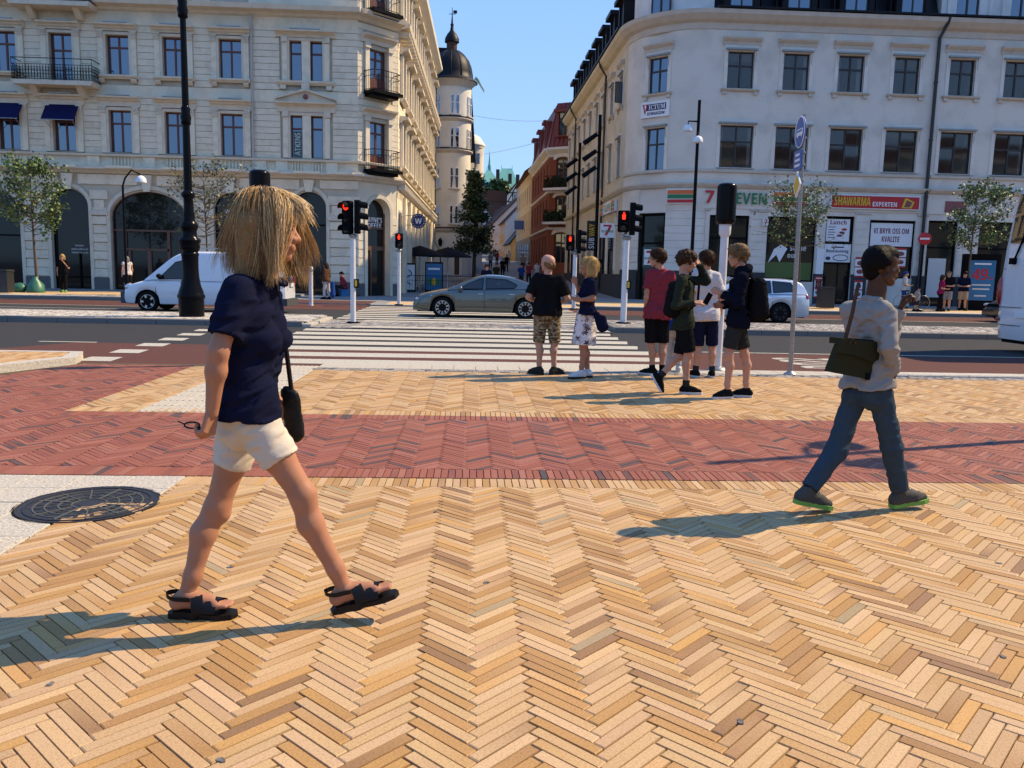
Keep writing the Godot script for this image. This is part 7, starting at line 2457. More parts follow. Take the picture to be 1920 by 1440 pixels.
	# dark car mostly hidden behind the bus
	car("dark_car", "black car mostly hidden behind the white bus at the right edge", at3(22.6, -0.03, -31.5, PI), {"category": "car", "length": 4.3, "width": 1.8, "paint": "paint_dark", "wheel": 0.32, "sill": 0.2, "front": 1.3, "rear": -1.2, "round": 0.7, "taper": 0.2, "crown": 0.08,
		"hood": [[-2.15, 0.75], [-2.05, 0.95], [0.0, 0.98], [0.9, 0.96], [1.6, 0.86], [2.15, 0.5]], "roof": [[-2.05, 0.98], [-1.6, 1.3], [-0.8, 1.43], [0.0, 1.42], [0.5, 1.22], [1.05, 0.93]], "roof_w": 0.68, "cabin_h": 0.45,
		"windows": [[U(0.75, 0.08), U(-0.2, 0.06), U(-0.2, 0.86), U(0.3, 0.8)]], "screens": [[0.3, 0.95, "windscreen"]], "seams": [0.9, -0.25], "handles": [-0.1], "handle_y": 0.85, "mirror": 0.7, "mirror_y": 0.98, "spokes": 7, "rim": "silver",
		"lamps": [[1.98, 0.66, V(0.14, 0.06, 0.1), "head_glass", "headlight", 0.84]]})
	bus()
func bus() -> void:
	# rear of a white coach driving off to the right; local +x forward, its tail at x = 0
	var t := thing("white_bus", "white bus seen from behind at the right edge with red tail light", "bus", at3(12.08, -0.03, -17.45))
	var rows := []
	var prof := [[0.28, 0.06], [0.55, 0.0], [1.0, 0.0], [1.6, 0.0], [2.3, 0.04], [3.0, 0.1], [3.6, 0.2], [3.86, 0.34], [3.95, 0.7]]
	for e in prof:
		var ring := []
		var hw := 1.12 - (0.1 if e[0] > 3.7 else 0.0) - maxf(0.0, e[0] - 2.2) * 0.06
		for q in [[6.8, hw], [e[1] + 0.25, hw], [e[1] + 0.06, hw - 0.08], [e[1], hw - 0.3], [e[1] - 0.03, 0.0], [e[1], -hw + 0.3], [e[1] + 0.06, -hw + 0.08], [e[1] + 0.25, -hw], [6.8, -hw]]:
			ring.append(V(q[0], e[0], -q[1]))
		rows.append(ring)
	var b := MB.new()
	b.grid(rows, false)
	b.quad(V(0.7, 3.95, 0.9), V(6.8, 3.95, 0.9), V(6.8, 3.95, -0.9), V(0.7, 3.95, -0.9))
	b.quad(V(6.8, 0.3, 1.1), V(6.8, 0.3, -1.1), V(6.8, 3.85, -1.0), V(6.8, 3.85, 1.0))
	b.quad(V(0.1, 0.3, -1.1), V(6.8, 0.3, -1.1), V(6.8, 0.3, 1.1), V(0.1, 0.3, 1.1))
	fin(b, "body", "paint_white", t)
	var g := MB.new()   # rear window
	rows = []
	for e in [[2.42, 0.05], [2.8, 0.08], [3.2, 0.13], [3.5, 0.18]]:
		var row := []
		for k in 9:
			var z := lerpf(-0.82, 0.82, k / 8.0)
			row.append(V(e[1] - 0.03 + 0.01 - (1.0 - pow(z / 0.82, 2)) * 0.028, e[0], z))
		rows.append(row)
	g.grid(rows, false)
	fin(g, "rear_window", "car_glass", t)
	for sd in [1.0, -1.0]:
		var l := MB.new()
		l.ball(V(0.07, 1.35, 1.05 * sd), V(0.09, 0.33, 0.08), 10, 8)
		fin(l, "tail_light", "tail_red", t)
		var l2 := MB.new()
		l2.ball(V(0.06, 0.72, 1.0 * sd), V(0.06, 0.05, 0.12), 8, 6)
		fin(l2, "reflector", "dull_red", t)
		wheel(t, V(1.7, 0.42, 0.98 * sd), 0.45, 0.24, 6, "silver")
		wheel(t, V(5.4, 0.42, 0.98 * sd), 0.45, 0.24, 6, "silver")
		for k in 3: bx(t, "side_window", "car_glass", T0, 1.0 + k * 1.85, 2.7 + k * 1.85, 2.2, 3.3, 1.07 * sd - 0.03, 1.07 * sd + 0.03)
	var wp := MB.new()
	wp.bar(V(-0.02, 2.05, -0.55), V(0.02, 2.62, -0.32), 0.03, 0.03)
	wp.box(V(-0.02, 2.02, -0.58), V(0.12, 0.14, 0.14))
	fin(wp, "wiper", "black_matt", t)
	for y in [1.85, 1.0, 0.6]:
		var sm := MB.new()
		sm.bar(V(0.03 if y > 1.5 else -0.02, y, -0.95), V(0.03 if y > 1.5 else -0.02, y, 0.95), 0.012, 0.012)
		fin(sm, "panel_gap", "black_matt", t)
	bx(t, "number_plate", "sign_white", T0, -0.06, -0.03, 0.78, 0.9, -0.3, 0.3)
	var ex := MB.new()
	ex.lo(0.1, 6.5, 0.2, 0.5, -0.9, 0.9)
	fin(ex, "underbody", "black_matt", t)
const PEOPLE := {
	"woman": {"base": Vector3(-0.878, 0, -3.530), "head": Vector3(0.039, 1.666, 0.010), "neck": Vector3(0.011, 1.473, 0.010), "shR": Vector3(-0.045, 1.414, 0.170), "shL": Vector3(-0.020, 1.397, -0.160), "elR": Vector3(-0.106, 1.182, 0.250), "wrR": Vector3(-0.143, 0.934, 0.230), "elL": Vector3(-0.087, 1.160, -0.230), "wrL": Vector3(-0.019, 0.952, -0.250), "hipR": Vector3(-0.025, 0.907, 0.100), "hipL": Vector3(-0.091, 0.874, -0.080), "knR": Vector3(0.187, 0.570, 0.110), "anR": Vector3(0.352, 0.180, 0.080), "knL": Vector3(-0.213, 0.472, -0.040), "anL": Vector3(-0.335, 0.122, 0.030)},
	"man": {"base": Vector3(2.642, 0, -5.225), "head": Vector3(-0.030, 1.602, 0.025), "neck": Vector3(-0.056, 1.412, 0.025), "shR": Vector3(-0.033, 1.319, 0.145), "shL": Vector3(-0.161, 1.315, -0.095), "elR": Vector3(-0.035, 1.108, 0.225), "wrR": Vector3(0.049, 0.926, 0.145), "elL": Vector3(0.168, 1.140, -0.175), "wrL": Vector3(0.224, 1.333, -0.175), "hipR": Vector3(-0.010, 0.827, 0.085), "hipL": Vector3(-0.087, 0.808, -0.045), "knR": Vector3(0.124, 0.438, 0.055), "anR": Vector3(0.240, 0.121, -0.005), "knL": Vector3(-0.222, 0.398, 0.005), "anL": Vector3(-0.431, 0.165, 0.085)},
	"polo": {"base": Vector3(1.162, 0, -12.279), "head": Vector3(-0.032, 1.648, 0.029), "neck": Vector3(-0.030, 1.485, 0.049), "shR": Vector3(0.156, 1.418, 0.029), "shL": Vector3(-0.192, 1.419, 0.029), "elR": Vector3(0.269, 1.140, 0.079), "wrR": Vector3(0.193, 1.064, -0.221), "elL": Vector3(-0.307, 1.152, 0.079), "wrL": Vector3(-0.163, 1.081, -0.221), "hipR": Vector3(0.067, 0.946, 0.029), "hipL": Vector3(-0.108, 0.942, 0.029), "knR": Vector3(0.104, 0.486, 0.029), "anR": Vector3(0.100, 0.070, 0.029), "knL": Vector3(-0.135, 0.482, 0.029), "anL": Vector3(-0.117, 0.082, 0.029)},
	"skirt": {"base": Vector3(1.691, 0, -11.967), "head": Vector3(0.005, 1.613, 0.017), "neck": Vector3(0.010, 1.453, 0.017), "shR": Vector3(0.020, 1.382, -0.143), "shL": Vector3(0.036, 1.387, 0.177), "elR": Vector3(-0.052, 1.148, -0.133), "wrR": Vector3(-0.172, 1.365, 0.017), "elL": Vector3(0.056, 1.161, 0.197), "wrL": Vector3(-0.129, 1.143, 0.217), "hipR": Vector3(0.010, 0.918, -0.073), "hipL": Vector3(-0.015, 0.927, 0.107), "knR": Vector3(-0.015, 0.465, -0.063), "anR": Vector3(0.049, 0.099, -0.033), "knL": Vector3(-0.050, 0.477, 0.077), "anL": Vector3(-0.066, 0.092, 0.117)},
	"red": {"base": Vector3(2.896, 0, -12.429), "head": Vector3(-0.104, 1.765, 0.029), "neck": Vector3(-0.057, 1.616, 0.029), "shR": Vector3(0.093, 1.524, 0.029), "shL": Vector3(-0.207, 1.533, 0.029), "elR": Vector3(0.200, 1.246, -0.021), "wrR": Vector3(0.194, 0.961, -0.071), "elL": Vector3(-0.250, 1.255, 0.059), "wrL": Vector3(-0.255, 0.982, 0.029), "hipR": Vector3(0.014, 0.955, 0.029), "hipL": Vector3(-0.165, 0.951, 0.029), "knR": Vector3(0.038, 0.462, 0.029), "anR": Vector3(0.040, 0.062, 0.029), "knL": Vector3(-0.151, 0.459, 0.029), "anL": Vector3(-0.108, 0.059, 0.029)},
	"green": {"base": Vector3(2.802, 0, -10.480), "head": Vector3(-0.060, 1.696, -0.020), "neck": Vector3(-0.093, 1.534, -0.020), "shR": Vector3(-0.164, 1.454, 0.140), "shL": Vector3(-0.006, 1.453, -0.180), "elR": Vector3(-0.232, 1.141, 0.200), "wrR": Vector3(0.016, 1.179, 0.180), "elL": Vector3(0.258, 1.451, -0.220), "wrL": Vector3(0.114, 1.681, -0.100), "hipR": Vector3(-0.076, 0.915, 0.060), "hipL": Vector3(-0.020, 0.906, -0.100), "knR": Vector3(-0.001, 0.534, 0.060), "anR": Vector3(-0.007, 0.116, 0.030), "knL": Vector3(-0.062, 0.489, -0.100), "anL": Vector3(-0.333, 0.194, -0.080)},
	"white": {"base": Vector3(3.548, 0, -12.188), "head": Vector3(-0.075, 1.747, -0.012), "neck": Vector3(-0.067, 1.606, -0.012), "shR": Vector3(0.082, 1.515, -0.012), "shL": Vector3(-0.207, 1.525, -0.012), "elR": Vector3(0.170, 1.266, 0.008), "wrR": Vector3(0.219, 1.040, -0.112), "elL": Vector3(-0.258, 1.265, -0.012), "wrL": Vector3(-0.172, 1.014, -0.162), "hipR": Vector3(0.049, 0.954, -0.012), "hipL": Vector3(-0.121, 0.951, -0.012), "knR": Vector3(0.084, 0.460, -0.012), "anR": Vector3(0.105, 0.081, -0.012), "knL": Vector3(-0.135, 0.456, -0.012), "anL": Vector3(-0.147, 0.077, -0.012)},
	"navy": {"base": Vector3(3.355, 0, -10.168), "head": Vector3(-0.070, 1.769, 0.018), "neck": Vector3(-0.020, 1.608, 0.018), "shR": Vector3(0.032, 1.496, -0.162), "shL": Vector3(-0.060, 1.498, 0.198), "elR": Vector3(-0.006, 1.200, -0.202), "wrR": Vector3(-0.205, 1.153, -0.102), "elL": Vector3(-0.107, 1.188, 0.238), "wrL": Vector3(-0.288, 1.317, 0.118), "hipR": Vector3(-0.013, 0.964, -0.072), "hipL": Vector3(-0.072, 0.974, 0.108), "knR": Vector3(0.117, 0.549, -0.082), "anR": Vector3(0.164, 0.123, -0.062), "knL": Vector3(-0.145, 0.562, 0.098), "anL": Vector3(-0.126, 0.111, 0.078)},
}
# ---------------------------------------------------------------- smooth bodies from tapered bones
# bone: [a, b, ra, rb, flat_end, squash_axis, squash]
func blend(out: MB, bones: Array, cell: float, k: float, wrinkle := 0.0, wf := 9.0, cut := []) -> void:
	if bones.is_empty(): return
	var lo := Vector3.INF
	var hi := -Vector3.INF
	for b in bones:
		var r := maxf(b[2], b[3]) + k + cell * 3.0
		lo = lo.min(b[0] - Vector3.ONE * r).min(b[1] - Vector3.ONE * r)
		hi = hi.max(b[0] + Vector3.ONE * r).max(b[1] + Vector3.ONE * r)
	var nx := int((hi.x - lo.x) / cell) + 2
	var ny := int((hi.y - lo.y) / cell) + 2
	var nz := int((hi.z - lo.z) / cell) + 2
	var f := PackedFloat32Array()
	f.resize(nx * ny * nz)
	f.fill(1.0)
	for b in bones:
		var a: Vector3 = b[0]
		var e: Vector3 = b[1]
		var ra: float = b[2]
		var rb: float = b[3]
		var flat: int = b[4] if b.size() > 4 else 0
		var ax: Vector3 = b[5] if b.size() > 5 else Vector3.ZERO
		var sq: float = (1.0 / b[6] - 1.0) if b.size() > 6 else 0.0
		var pad := maxf(ra, rb) + k + cell * 2.0
		var l0 := (a.min(e) - Vector3.ONE * pad - lo) / cell
		var h0 := (a.max(e) + Vector3.ONE * pad - lo) / cell
		var d := e - a
		var L2 := maxf(d.length_squared(), 1e-9)
		var L := sqrt(L2)
		for x in range(maxi(0, int(l0.x)), mini(nx, int(h0.x) + 2)):
			for y in range(maxi(0, int(l0.y)), mini(ny, int(h0.y) + 2)):
				var o := (x * ny + y) * nz
				for z in range(maxi(0, int(l0.z)), mini(nz, int(h0.z) + 2)):
					var p := lo + V(x, y, z) * cell - a
					if sq != 0.0: p += ax * (p.dot(ax) * sq)
					var t := p.dot(d) / L2
					var dist: float
					if flat == 1 and t > 1.0:
						dist = maxf((p - d * t).length() - rb, (t - 1.0) * L)
					else:
						t = clampf(t, 0.0, 1.0)
						dist = (p - d * t).length() - lerpf(ra, rb, t)
					if sq != 0.0: dist *= 0.85
					var g := f[o + z]
					var h := k - absf(g - dist)
					if h > 0.0: f[o + z] = minf(g, dist) - h * h / (4.0 * k)
					elif dist < g: f[o + z] = dist
	if cut.size():
		for x in nx:
			for y in ny:
				var o := (x * ny + y) * nz
				for z in nz:
					if f[o + z] < 0.1:
						for c in cut: f[o + z] = maxf(f[o + z], (lo + V(x, y, z) * cell - c[0]).dot(c[1]))
	if wrinkle > 0.0:
		var ns := FastNoiseLite.new()
		ns.seed = 7
		ns.frequency = 1.0
		ns.fractal_octaves = 2
		for x in nx:
			for y in ny:
				var o := (x * ny + y) * nz
				for z in nz:
					if absf(f[o + z]) < 0.05:
						var p := lo + V(x, y, z) * cell
						var w1 := ns.get_noise_3d((p.x + p.z) * wf * 0.5 + p.y * wf * 0.5, (p.y - p.x * 0.5) * wf * 1.5, p.z * wf * 0.6)
						f[o + z] += (minf(w1 * w1 * 2.4, 0.42) - 0.14) * wrinkle
	# surface nets
	var ids := PackedInt32Array()
	ids.resize(nx * ny * nz)
	ids.fill(-1)
	var offs := [0, 1, nz, nz + 1, ny * nz, ny * nz + 1, ny * nz + nz, ny * nz + nz + 1]
	var cor := [V(0, 0, 0), V(0, 0, 1), V(0, 1, 0), V(0, 1, 1), V(1, 0, 0), V(1, 0, 1), V(1, 1, 0), V(1, 1, 1)]
	var eds := [[0, 1], [2, 3], [4, 5], [6, 7], [0, 2], [1, 3], [4, 6], [5, 7], [0, 4], [1, 5], [2, 6], [3, 7]]
	var st := [ny * nz, nz, 1]
	for x in nx - 1:
		for y in ny - 1:
			var o := (x * ny + y) * nz
			for z in nz - 1:
				var q := o + z
				if absf(f[q]) > cell * 3.5: continue
				var m := 0
				for c in 8:
					if f[q + offs[c]] < 0.0: m |= 1 << c
				if m == 0 or m == 255: continue
				var s := Vector3.ZERO
				var n := 0
				for e in eds:
					var v0 := f[q + offs[e[0]]]
					var v1 := f[q + offs[e[1]]]
					if (v0 < 0.0) != (v1 < 0.0):
						s += cor[e[0]].lerp(cor[e[1]], v0 / (v0 - v1))
						n += 1
				ids[q] = out.v.size()
				out.v.append(lo + (V(x, y, z) + s / n) * cell)
				var gr := Vector3.ZERO
				for c in 8: gr += (cor[c] - V(0.5, 0.5, 0.5)) * f[q + offs[c]]
				out.n.append(gr.normalized())
				out.c.append(out.col)
	for x in range(1, nx - 1):
		for y in range(1, ny - 1):
			var o := (x * ny + y) * nz
			for z in range(1, nz - 1):
				var q := o + z
				if ids[q] < 0: continue
				var v0 := f[q]
				for a in 3:
					var v1 := f[q + st[a]]
					if (v0 < 0.0) == (v1 < 0.0): continue
					var s1: int = st[(a + 1) % 3]
					var s2: int = st[(a + 2) % 3]
					var i0 := ids[q]
					var i1 := ids[q - s1]
					var i2 := ids[q - s1 - s2]
					var i3 := ids[q - s2]
					if i1 < 0 or i2 < 0 or i3 < 0: continue
					if v0 < 0.0: out.idx.append_array([i0, i2, i1, i0, i3, i2])
					else: out.idx.append_array([i0, i1, i2, i0, i2, i3])
func rot_bones(list: Array, t: Transform3D, s := 1.0) -> Array:
	var r := []
	for b in list:
		var c: Array = b.duplicate()
		c[0] = t * (b[0] * s)
		c[1] = t * (b[1] * s)
		c[2] = b[2] * s
		c[3] = b[3] * s
		if c.size() > 5: c[5] = t.basis * b[5]
		r.append(c)
	return r
func frame(fwd: Vector3, up := Vector3.UP) -> Basis:   # z forward, y up
	var z := fwd.normalized()
	var x := up.cross(z).normalized()
	return Basis(x, z.cross(x), z)
func head_bones() -> Array:
	var v := func(x: float, y: float, z: float) -> Vector3: return V(x, y, z)
	var r := [[v.call(0, 0.03, -0.03), v.call(0, 0.04, 0.015), 0.084, 0.08], [v.call(0, 0.02, 0.04), v.call(0, -0.045, 0.045), 0.058, 0.052], [v.call(0, -0.07, 0.02), v.call(0, -0.092, 0.068), 0.046, 0.026], [v.call(0, 0.012, 0.093), v.call(0, -0.026, 0.113), 0.008, 0.0135], [v.call(-0.014, -0.03, 0.1), v.call(0.014, -0.03, 0.1), 0.011, 0.011], [v.call(-0.034, 0.03, 0.083), v.call(0.034, 0.03, 0.083), 0.014, 0.014], [v.call(-0.017, -0.057, 0.094), v.call(0.017, -0.057, 0.094), 0.008, 0.008], [v.call(-0.014, -0.067, 0.094), v.call(0.014, -0.067, 0.094), 0.0085, 0.0085]]
	for s in [-1.0, 1.0]:
		r.append([v.call(0.038 * s, -0.015, 0.062), v.call(0.045 * s, -0.03, 0.03), 0.028, 0.03])
		r.append([v.call(0.05 * s, -0.06, 0.005), v.call(0.028 * s, -0.088, 0.05), 0.026, 0.022])
		r.append([v.call(0.079 * s, 0.018, -0.012), v.call(0.077 * s, -0.024, -0.004), 0.017, 0.01, 0, Vector3.RIGHT, 0.45])
	return r
# y along the fingers, x towards the thumb, z out of the back of the hand
func hand_bones(curl: float, thumb := 0.5, mirror := 1.0) -> Array:
	var r := []
	for i in 4:
		var x := (0.027 - i * 0.018) * mirror
		var kn := V(x, 0.085 - absf(i - 1) * 0.005, 0)
		r.append([V(x * 0.6, 0.0, 0), kn, 0.0155, 0.0125])
		var p := kn
		var ang := 0.0
		var ls := [[0.042, 0.026, 0.02], [0.046, 0.029, 0.021], [0.042, 0.027, 0.02], [0.033, 0.02, 0.018]][i] as Array
		for j in 3:
			ang += curl * [1.0, 1.15, 0.7][j] * (1.0 + i * 0.06)
			var q: Vector3 = p + V(0, cos(ang), -sin(ang)) * ls[j]
			r.append([p, q, 0.0098 - j * 0.001, 0.009 - j * 0.001])
			p = q
	var t0 := V(0.02 * mirror, 0.018, -0.006)
	var t1 := t0 + V(0.028 * mirror, 0.03, -0.016)
	var t2 := t1 + V((0.014 - thumb * 0.02) * mirror, 0.028, -0.014 - thumb * 0.012)
	r.append([t0, t1, 0.0155, 0.012])
	r.append([t1, t2, 0.0115, 0.0105])
	r.append([t2, t2 + V(-0.01 * thumb * mirror, 0.02, -0.01 * thumb), 0.0105, 0.008])
	return r
func foot_basis(J: Dictionary, k: String) -> Transform3D:   # origin under the ankle on the sole
	var d: Vector3 = J["to" + k]
	var b := frame(d, Vector3.UP)
	return Transform3D(b, J["an" + k] - b.y * 0.085)
func sole(w: float, l: float, y0: float, y1: float, t: Transform3D, b: MB, grow := 0.0) -> void:
	var pl := PackedVector2Array()
	for e in [[-0.028, -0.068], [-0.034, -0.04], [-0.03, 0.03], [-0.042, 0.11], [-0.044, 0.15], [-0.03, 0.195], [0.0, 0.212], [0.028, 0.2], [0.042, 0.155], [0.041, 0.11], [0.031, 0.03], [0.034, -0.04], [0.028, -0.068], [0.0, -0.078]]:
		pl.append(U(e[0] * w * (1.0 + grow), e[1] * l * (1.0 + grow * 0.4)))
	b.slab(pl, t * Transform3D(Basis(Vector3.RIGHT, Vector3.BACK, Vector3.DOWN), Vector3.ZERO), -y1, -y0)
func person(called: String, label: String, s: Dictionary) -> Node3D:
	var J: Dictionary = s.joints
	var t := thing("person", label, "person", Transform3D(Basis(), s.base), s.get("group", ""))
	var H: float = s.get("scale", 1.0)
	var w: float = s.get("build", 1.0)
	var cell: float = s.get("cell", 0.014)
	var F: Vector3 = s.face.normalized()
	var P: Vector3 = (J.hipR + J.hipL) * 0.5
	var C: Vector3 = (J.shR + J.shL) * 0.5
	var up := (C - P).normalized()
	var sx: Vector3 = (J.shL - J.shR)
	sx = (sx - up * sx.dot(up)).normalized()
	var hx: Vector3 = (J.hipL - J.hipR).normalized()
	var B := sx.cross(up).normalized()   # chest forward
	var Tl := P.distance_to(C)
	var fem: float = s.get("female", 0.0)
	var nk_up: float = s.get("collar", 0.0)
	var torso := func(g: float) -> Array:
		var r := []
		var mid := P.lerp(C, 0.42)
		r.append([P - hx * 0.07 * w, P + hx * 0.07 * w, 0.098 * w + g, 0.098 * w + g, 0, B, 0.95])
		for k in [-1.0, 1.0]:
			r.append([P + hx * 0.05 * w * k + up * 0.03, mid + sx * 0.05 * w * k + B * 0.01, 0.098 * w + g, 0.09 * w + g, 0, B, 0.92])
			r.append([mid + sx * 0.055 * w * k + B * 0.01, C + sx * 0.075 * w * k - up * 0.09 * H + B * 0.01, 0.092 * w + g, 0.098 * w + g, 0, B, 0.9])
			r.append([P + hx * 0.06 * k - B * 0.055 - up * 0.04, P + hx * 0.065 * k - B * 0.045 - up * 0.07, 0.078 * w + g, 0.075 * w + g])
			if fem > 0.0: r.append([C + sx * 0.07 * k - up * 0.16 + B * 0.07, C + sx * 0.075 * k - up * 0.19 + B * 0.085, 0.052 * fem + g, 0.055 * fem + g])
		var nk: Vector3 = J.neck - up * 0.02
		r.append([J.shR.lerp(C, 0.14) - up * 0.012, J.shL.lerp(C, 0.14) - up * 0.012, 0.05 * H + g, 0.05 * H + g])
		for k in ["R", "L"]: r.append([nk - up * 0.025, J["sh" + k].lerp(C, 0.25) + up * 0.004, 0.05 + g * 0.4, 0.044 + g])
		r.append([C - up * 0.04, nk + up * nk_up, 0.078 + g * 0.6, 0.056 + g * 0.5, 1])
		return r
	var skin: Array = torso.call(-0.035)
	var hd: Basis = frame(s.look)
	var hs: float = s.get("head", 1.0) * 1.06
	skin.append([J.neck - up * 0.04, J.head - hd.y * 0.07 - hd.z * 0.015, 0.06 * hs, 0.055 * hs])
	for k in ["R", "L"]:
		var m := 1.0 if k == "L" else -1.0
		var ci: float = 0.014 if s.sleeve > 1.0 else 0.0   # limbs draw in a little under long cloth
		var cj: float = 0.016 if s.leg_len > 1.0 else 0.0
		skin.append([J["sh" + k], J["sh" + k].lerp(J["el" + k], 0.45), 0.034 * w * H - ci * 0.5, 0.043 * w * H - ci])
		skin.append([J["sh" + k].lerp(J["el" + k], 0.45), J["el" + k], 0.043 * w * H - ci, 0.038 * w * H - ci])
		skin.append([J["el" + k], J["el" + k].lerp(J["wr" + k], 0.3), 0.037 * w * H - ci, 0.039 * w * H - ci])
		skin.append([J["el" + k].lerp(J["wr" + k], 0.3), J["wr" + k], 0.038 * w * H - ci, 0.026 * H - ci * 0.2])
		skin.append([J["hip" + k], J["hip" + k].lerp(J["kn" + k], 0.5), 0.045 * w * H - cj, 0.066 * w * H - cj])
		skin.append([J["hip" + k].lerp(J["kn" + k], 0.5), J["kn" + k], 0.066 * w * H - cj, 0.051 * H - cj])
		var cal: Vector3 = J["kn" + k].lerp(J["an" + k], 0.3)
		var bk: Vector3 = (J["to" + k] * V(1, 0, 1)).normalized()
		skin.append([J["kn" + k] + bk * 0.006, J["kn" + k] - up * 0.03 + bk * 0.012, 0.049 * H - cj, 0.045 * H - cj])
		skin.append([J["kn" + k] - bk * 0.008, cal - bk * 0.02, 0.046 * H - cj, 0.054 * H - cj])
		skin.append([cal - bk * 0.02, J["an" + k].lerp(cal, 0.3), 0.053 * H - cj, 0.036 * H - cj * 0.6])
		skin.append([J["an" + k].lerp(cal, 0.3), J["an" + k], 0.036 * H - cj * 0.6, 0.034 * H])
	var body := MB.new()
	blend(body, skin, cell, 0.028)
	# head, hands and feet on finer grids, joined to the same skin
	blend(body, rot_bones(head_bones(), Transform3D(hd, J.head), hs), s.get("head_cell", 0.008), 0.014 * hs)
	for k in ["R", "L"]:
		var hb: Transform3D = s["hand" + k]
		blend(body, rot_bones(hand_bones(s.get("curl" + k, 0.45), s.get("thumb" + k, 0.5), 1.0 if k == "L" else -1.0), Transform3D(hb.basis, J["wr" + k]), H * 0.97), s.get("hand_cell", 0.008), 0.006)
		if s.get("shoe", "") == "sandal":
			var ft := foot_basis(J, k)
			var fb := [[V(0, 0.05, -0.04), V(0, 0.085, 0.0), 0.034, 0.036], [V(0, 0.075, 0.01), V(0.002, 0.05, 0.1), 0.036, 0.032], [V(0, 0.05, -0.04), V(0, 0.047, 0.11), 0.028, 0.026], [V(-0.02, 0.046, 0.13), V(0.02, 0.046, 0.12), 0.021, 0.021]]
			for i in 5: fb.append([V(-0.028 + i * 0.0135, 0.045, 0.13), V(-0.028 + i * 0.014, 0.043, [0.175, 0.188, 0.192, 0.19, 0.188][4 - i] if k == "R" else [0.175, 0.188, 0.192, 0.19, 0.188][i]), 0.01, 0.0085])
			blend(body, rot_bones(fb, ft), 0.006, 0.012)
	fin(body, "body", s.skin, t)
	# eyes
	var ey := MB.new()
	var ir := MB.new()
	for m in [-1.0, 1.0]:
		ey.ball(J.head + hd * (V(0.031 * m, 0.009, 0.083) * hs), V(0.014, 0.008, 0.011) * hs, 10, 6, hd)
		ir.ball(J.head + hd * (V(0.031 * m, 0.009, 0.092) * hs), V(0.006, 0.006, 0.004) * hs, 8, 6, hd)
	fin(ey, "eyes", "eye_white", t)
	fin(ir, "irises", "hair_black", t)
	# shirt
	var g: float = s.get("loose", 0.012)
	var sh: Array = torso.call(g)
	var hem: float = s.get("hem", 0.06)
	var g2: float = s.get("loose_legs", 0.016)
	var rr: float = 0.084 * w * H + g2 + 0.014
	sh.append([J.hipR + up * 0.02, J.hipL + up * 0.02, rr, rr])
	for k in ["R", "L"]: sh.append([J["hip" + k] + up * 0.1, J["hip" + k] - up * hem - B * 0.01, rr - 0.012, rr])
	for k in [-1.0, 1.0]: sh.append([P + hx * 0.06 * k - B * 0.052, P + hx * 0.065 * k - B * 0.048 - up * maxf(hem, 0.0), 0.094 * w + g, 0.094 * w + g])
	for k in ["R", "L"]:
		var sl: float = s.sleeve
		var r0: float = 0.052 * w * H + g
		if sl <= 1.0:
			sh.append([J["sh" + k], J["sh" + k].lerp(J["el" + k], sl), r0, 0.056 * w * H + g, 1])
		else:
			sh.append([J["sh" + k], J["el" + k], r0, 0.045 * w * H + g])
			sh.append([J["el" + k], J["el" + k].lerp(J["wr" + k], sl - 1.0), 0.046 * w * H + g, 0.034 * H + g, 1])
	if s.has("hood"):
		sh.append([J.neck - B * 0.05 - sx * 0.05, J.neck - B * 0.05 + sx * 0.05, 0.062, 0.062])
		sh.append([J.neck - B * 0.075 + up * 0.02, J.neck - B * 0.09 - up * 0.06, 0.06, 0.055])
		sh.append([J.neck + B * 0.02 - sx * 0.05, J.neck + B * 0.02 + sx * 0.05, 0.042, 0.042])
	var cuts := [[P - up * hem, -up]]
	var shirt := MB.new()
	blend(shirt, sh, s.get("cloth_cell", cell), 0.035, s.get("wrinkle", 0.02), 6.0, cuts)
	fin(shirt, s.get("top_name", "shirt"), s.top, t)
	# legs
	var lg := []
	lg.append([P - hx * 0.07 * w, P + hx * 0.07 * w, 0.1 * w + 0.008, 0.1 * w + 0.008, 0, B, 0.95])
	for k in [-1.0, 1.0]: lg.append([P + hx * 0.06 * k - B * 0.055 - up * 0.04, P + hx * 0.065 * k - B * 0.045 - up * 0.07, 0.079 * w + 0.008, 0.077 * w + 0.008])
	lg.append([P, P + up * 0.1, 0.098 * w, 0.094 * w, 1])
	if s.legs == "skirt":
		var e: Vector3 = ((J.knR + J.knL) * 0.5).lerp(P, 1.0 - s.leg_len)
		lg.append([P - up * 0.02, e, 0.15 * w, 0.185 * w, 1])
	else:
		for k in ["R", "L"]:
			var q: float = s.leg_len
			if q <= 1.0: lg.append([J["hip" + k], J["hip" + k].lerp(J["kn" + k], q), 0.084 * w * H + g2, 0.056 * H + g2 * s.get("flare", 1.6), 1])
			else:
				lg.append([J["hip" + k], J["kn" + k], 0.08 * w * H + g2, 0.058 * H + g2])
				lg.append([J["kn" + k], J["kn" + k].lerp(J["an" + k], q - 1.0), 0.06 * H + g2, 0.048 * H + g2, 1])
	var lm := MB.new()
	blend(lm, lg, s.get("cloth_cell", cell), 0.025, s.get("wrinkle_legs", 0.018), 6.0)
	fin(lm, s.get("legs_name", "shorts"), s.legs_m, t)
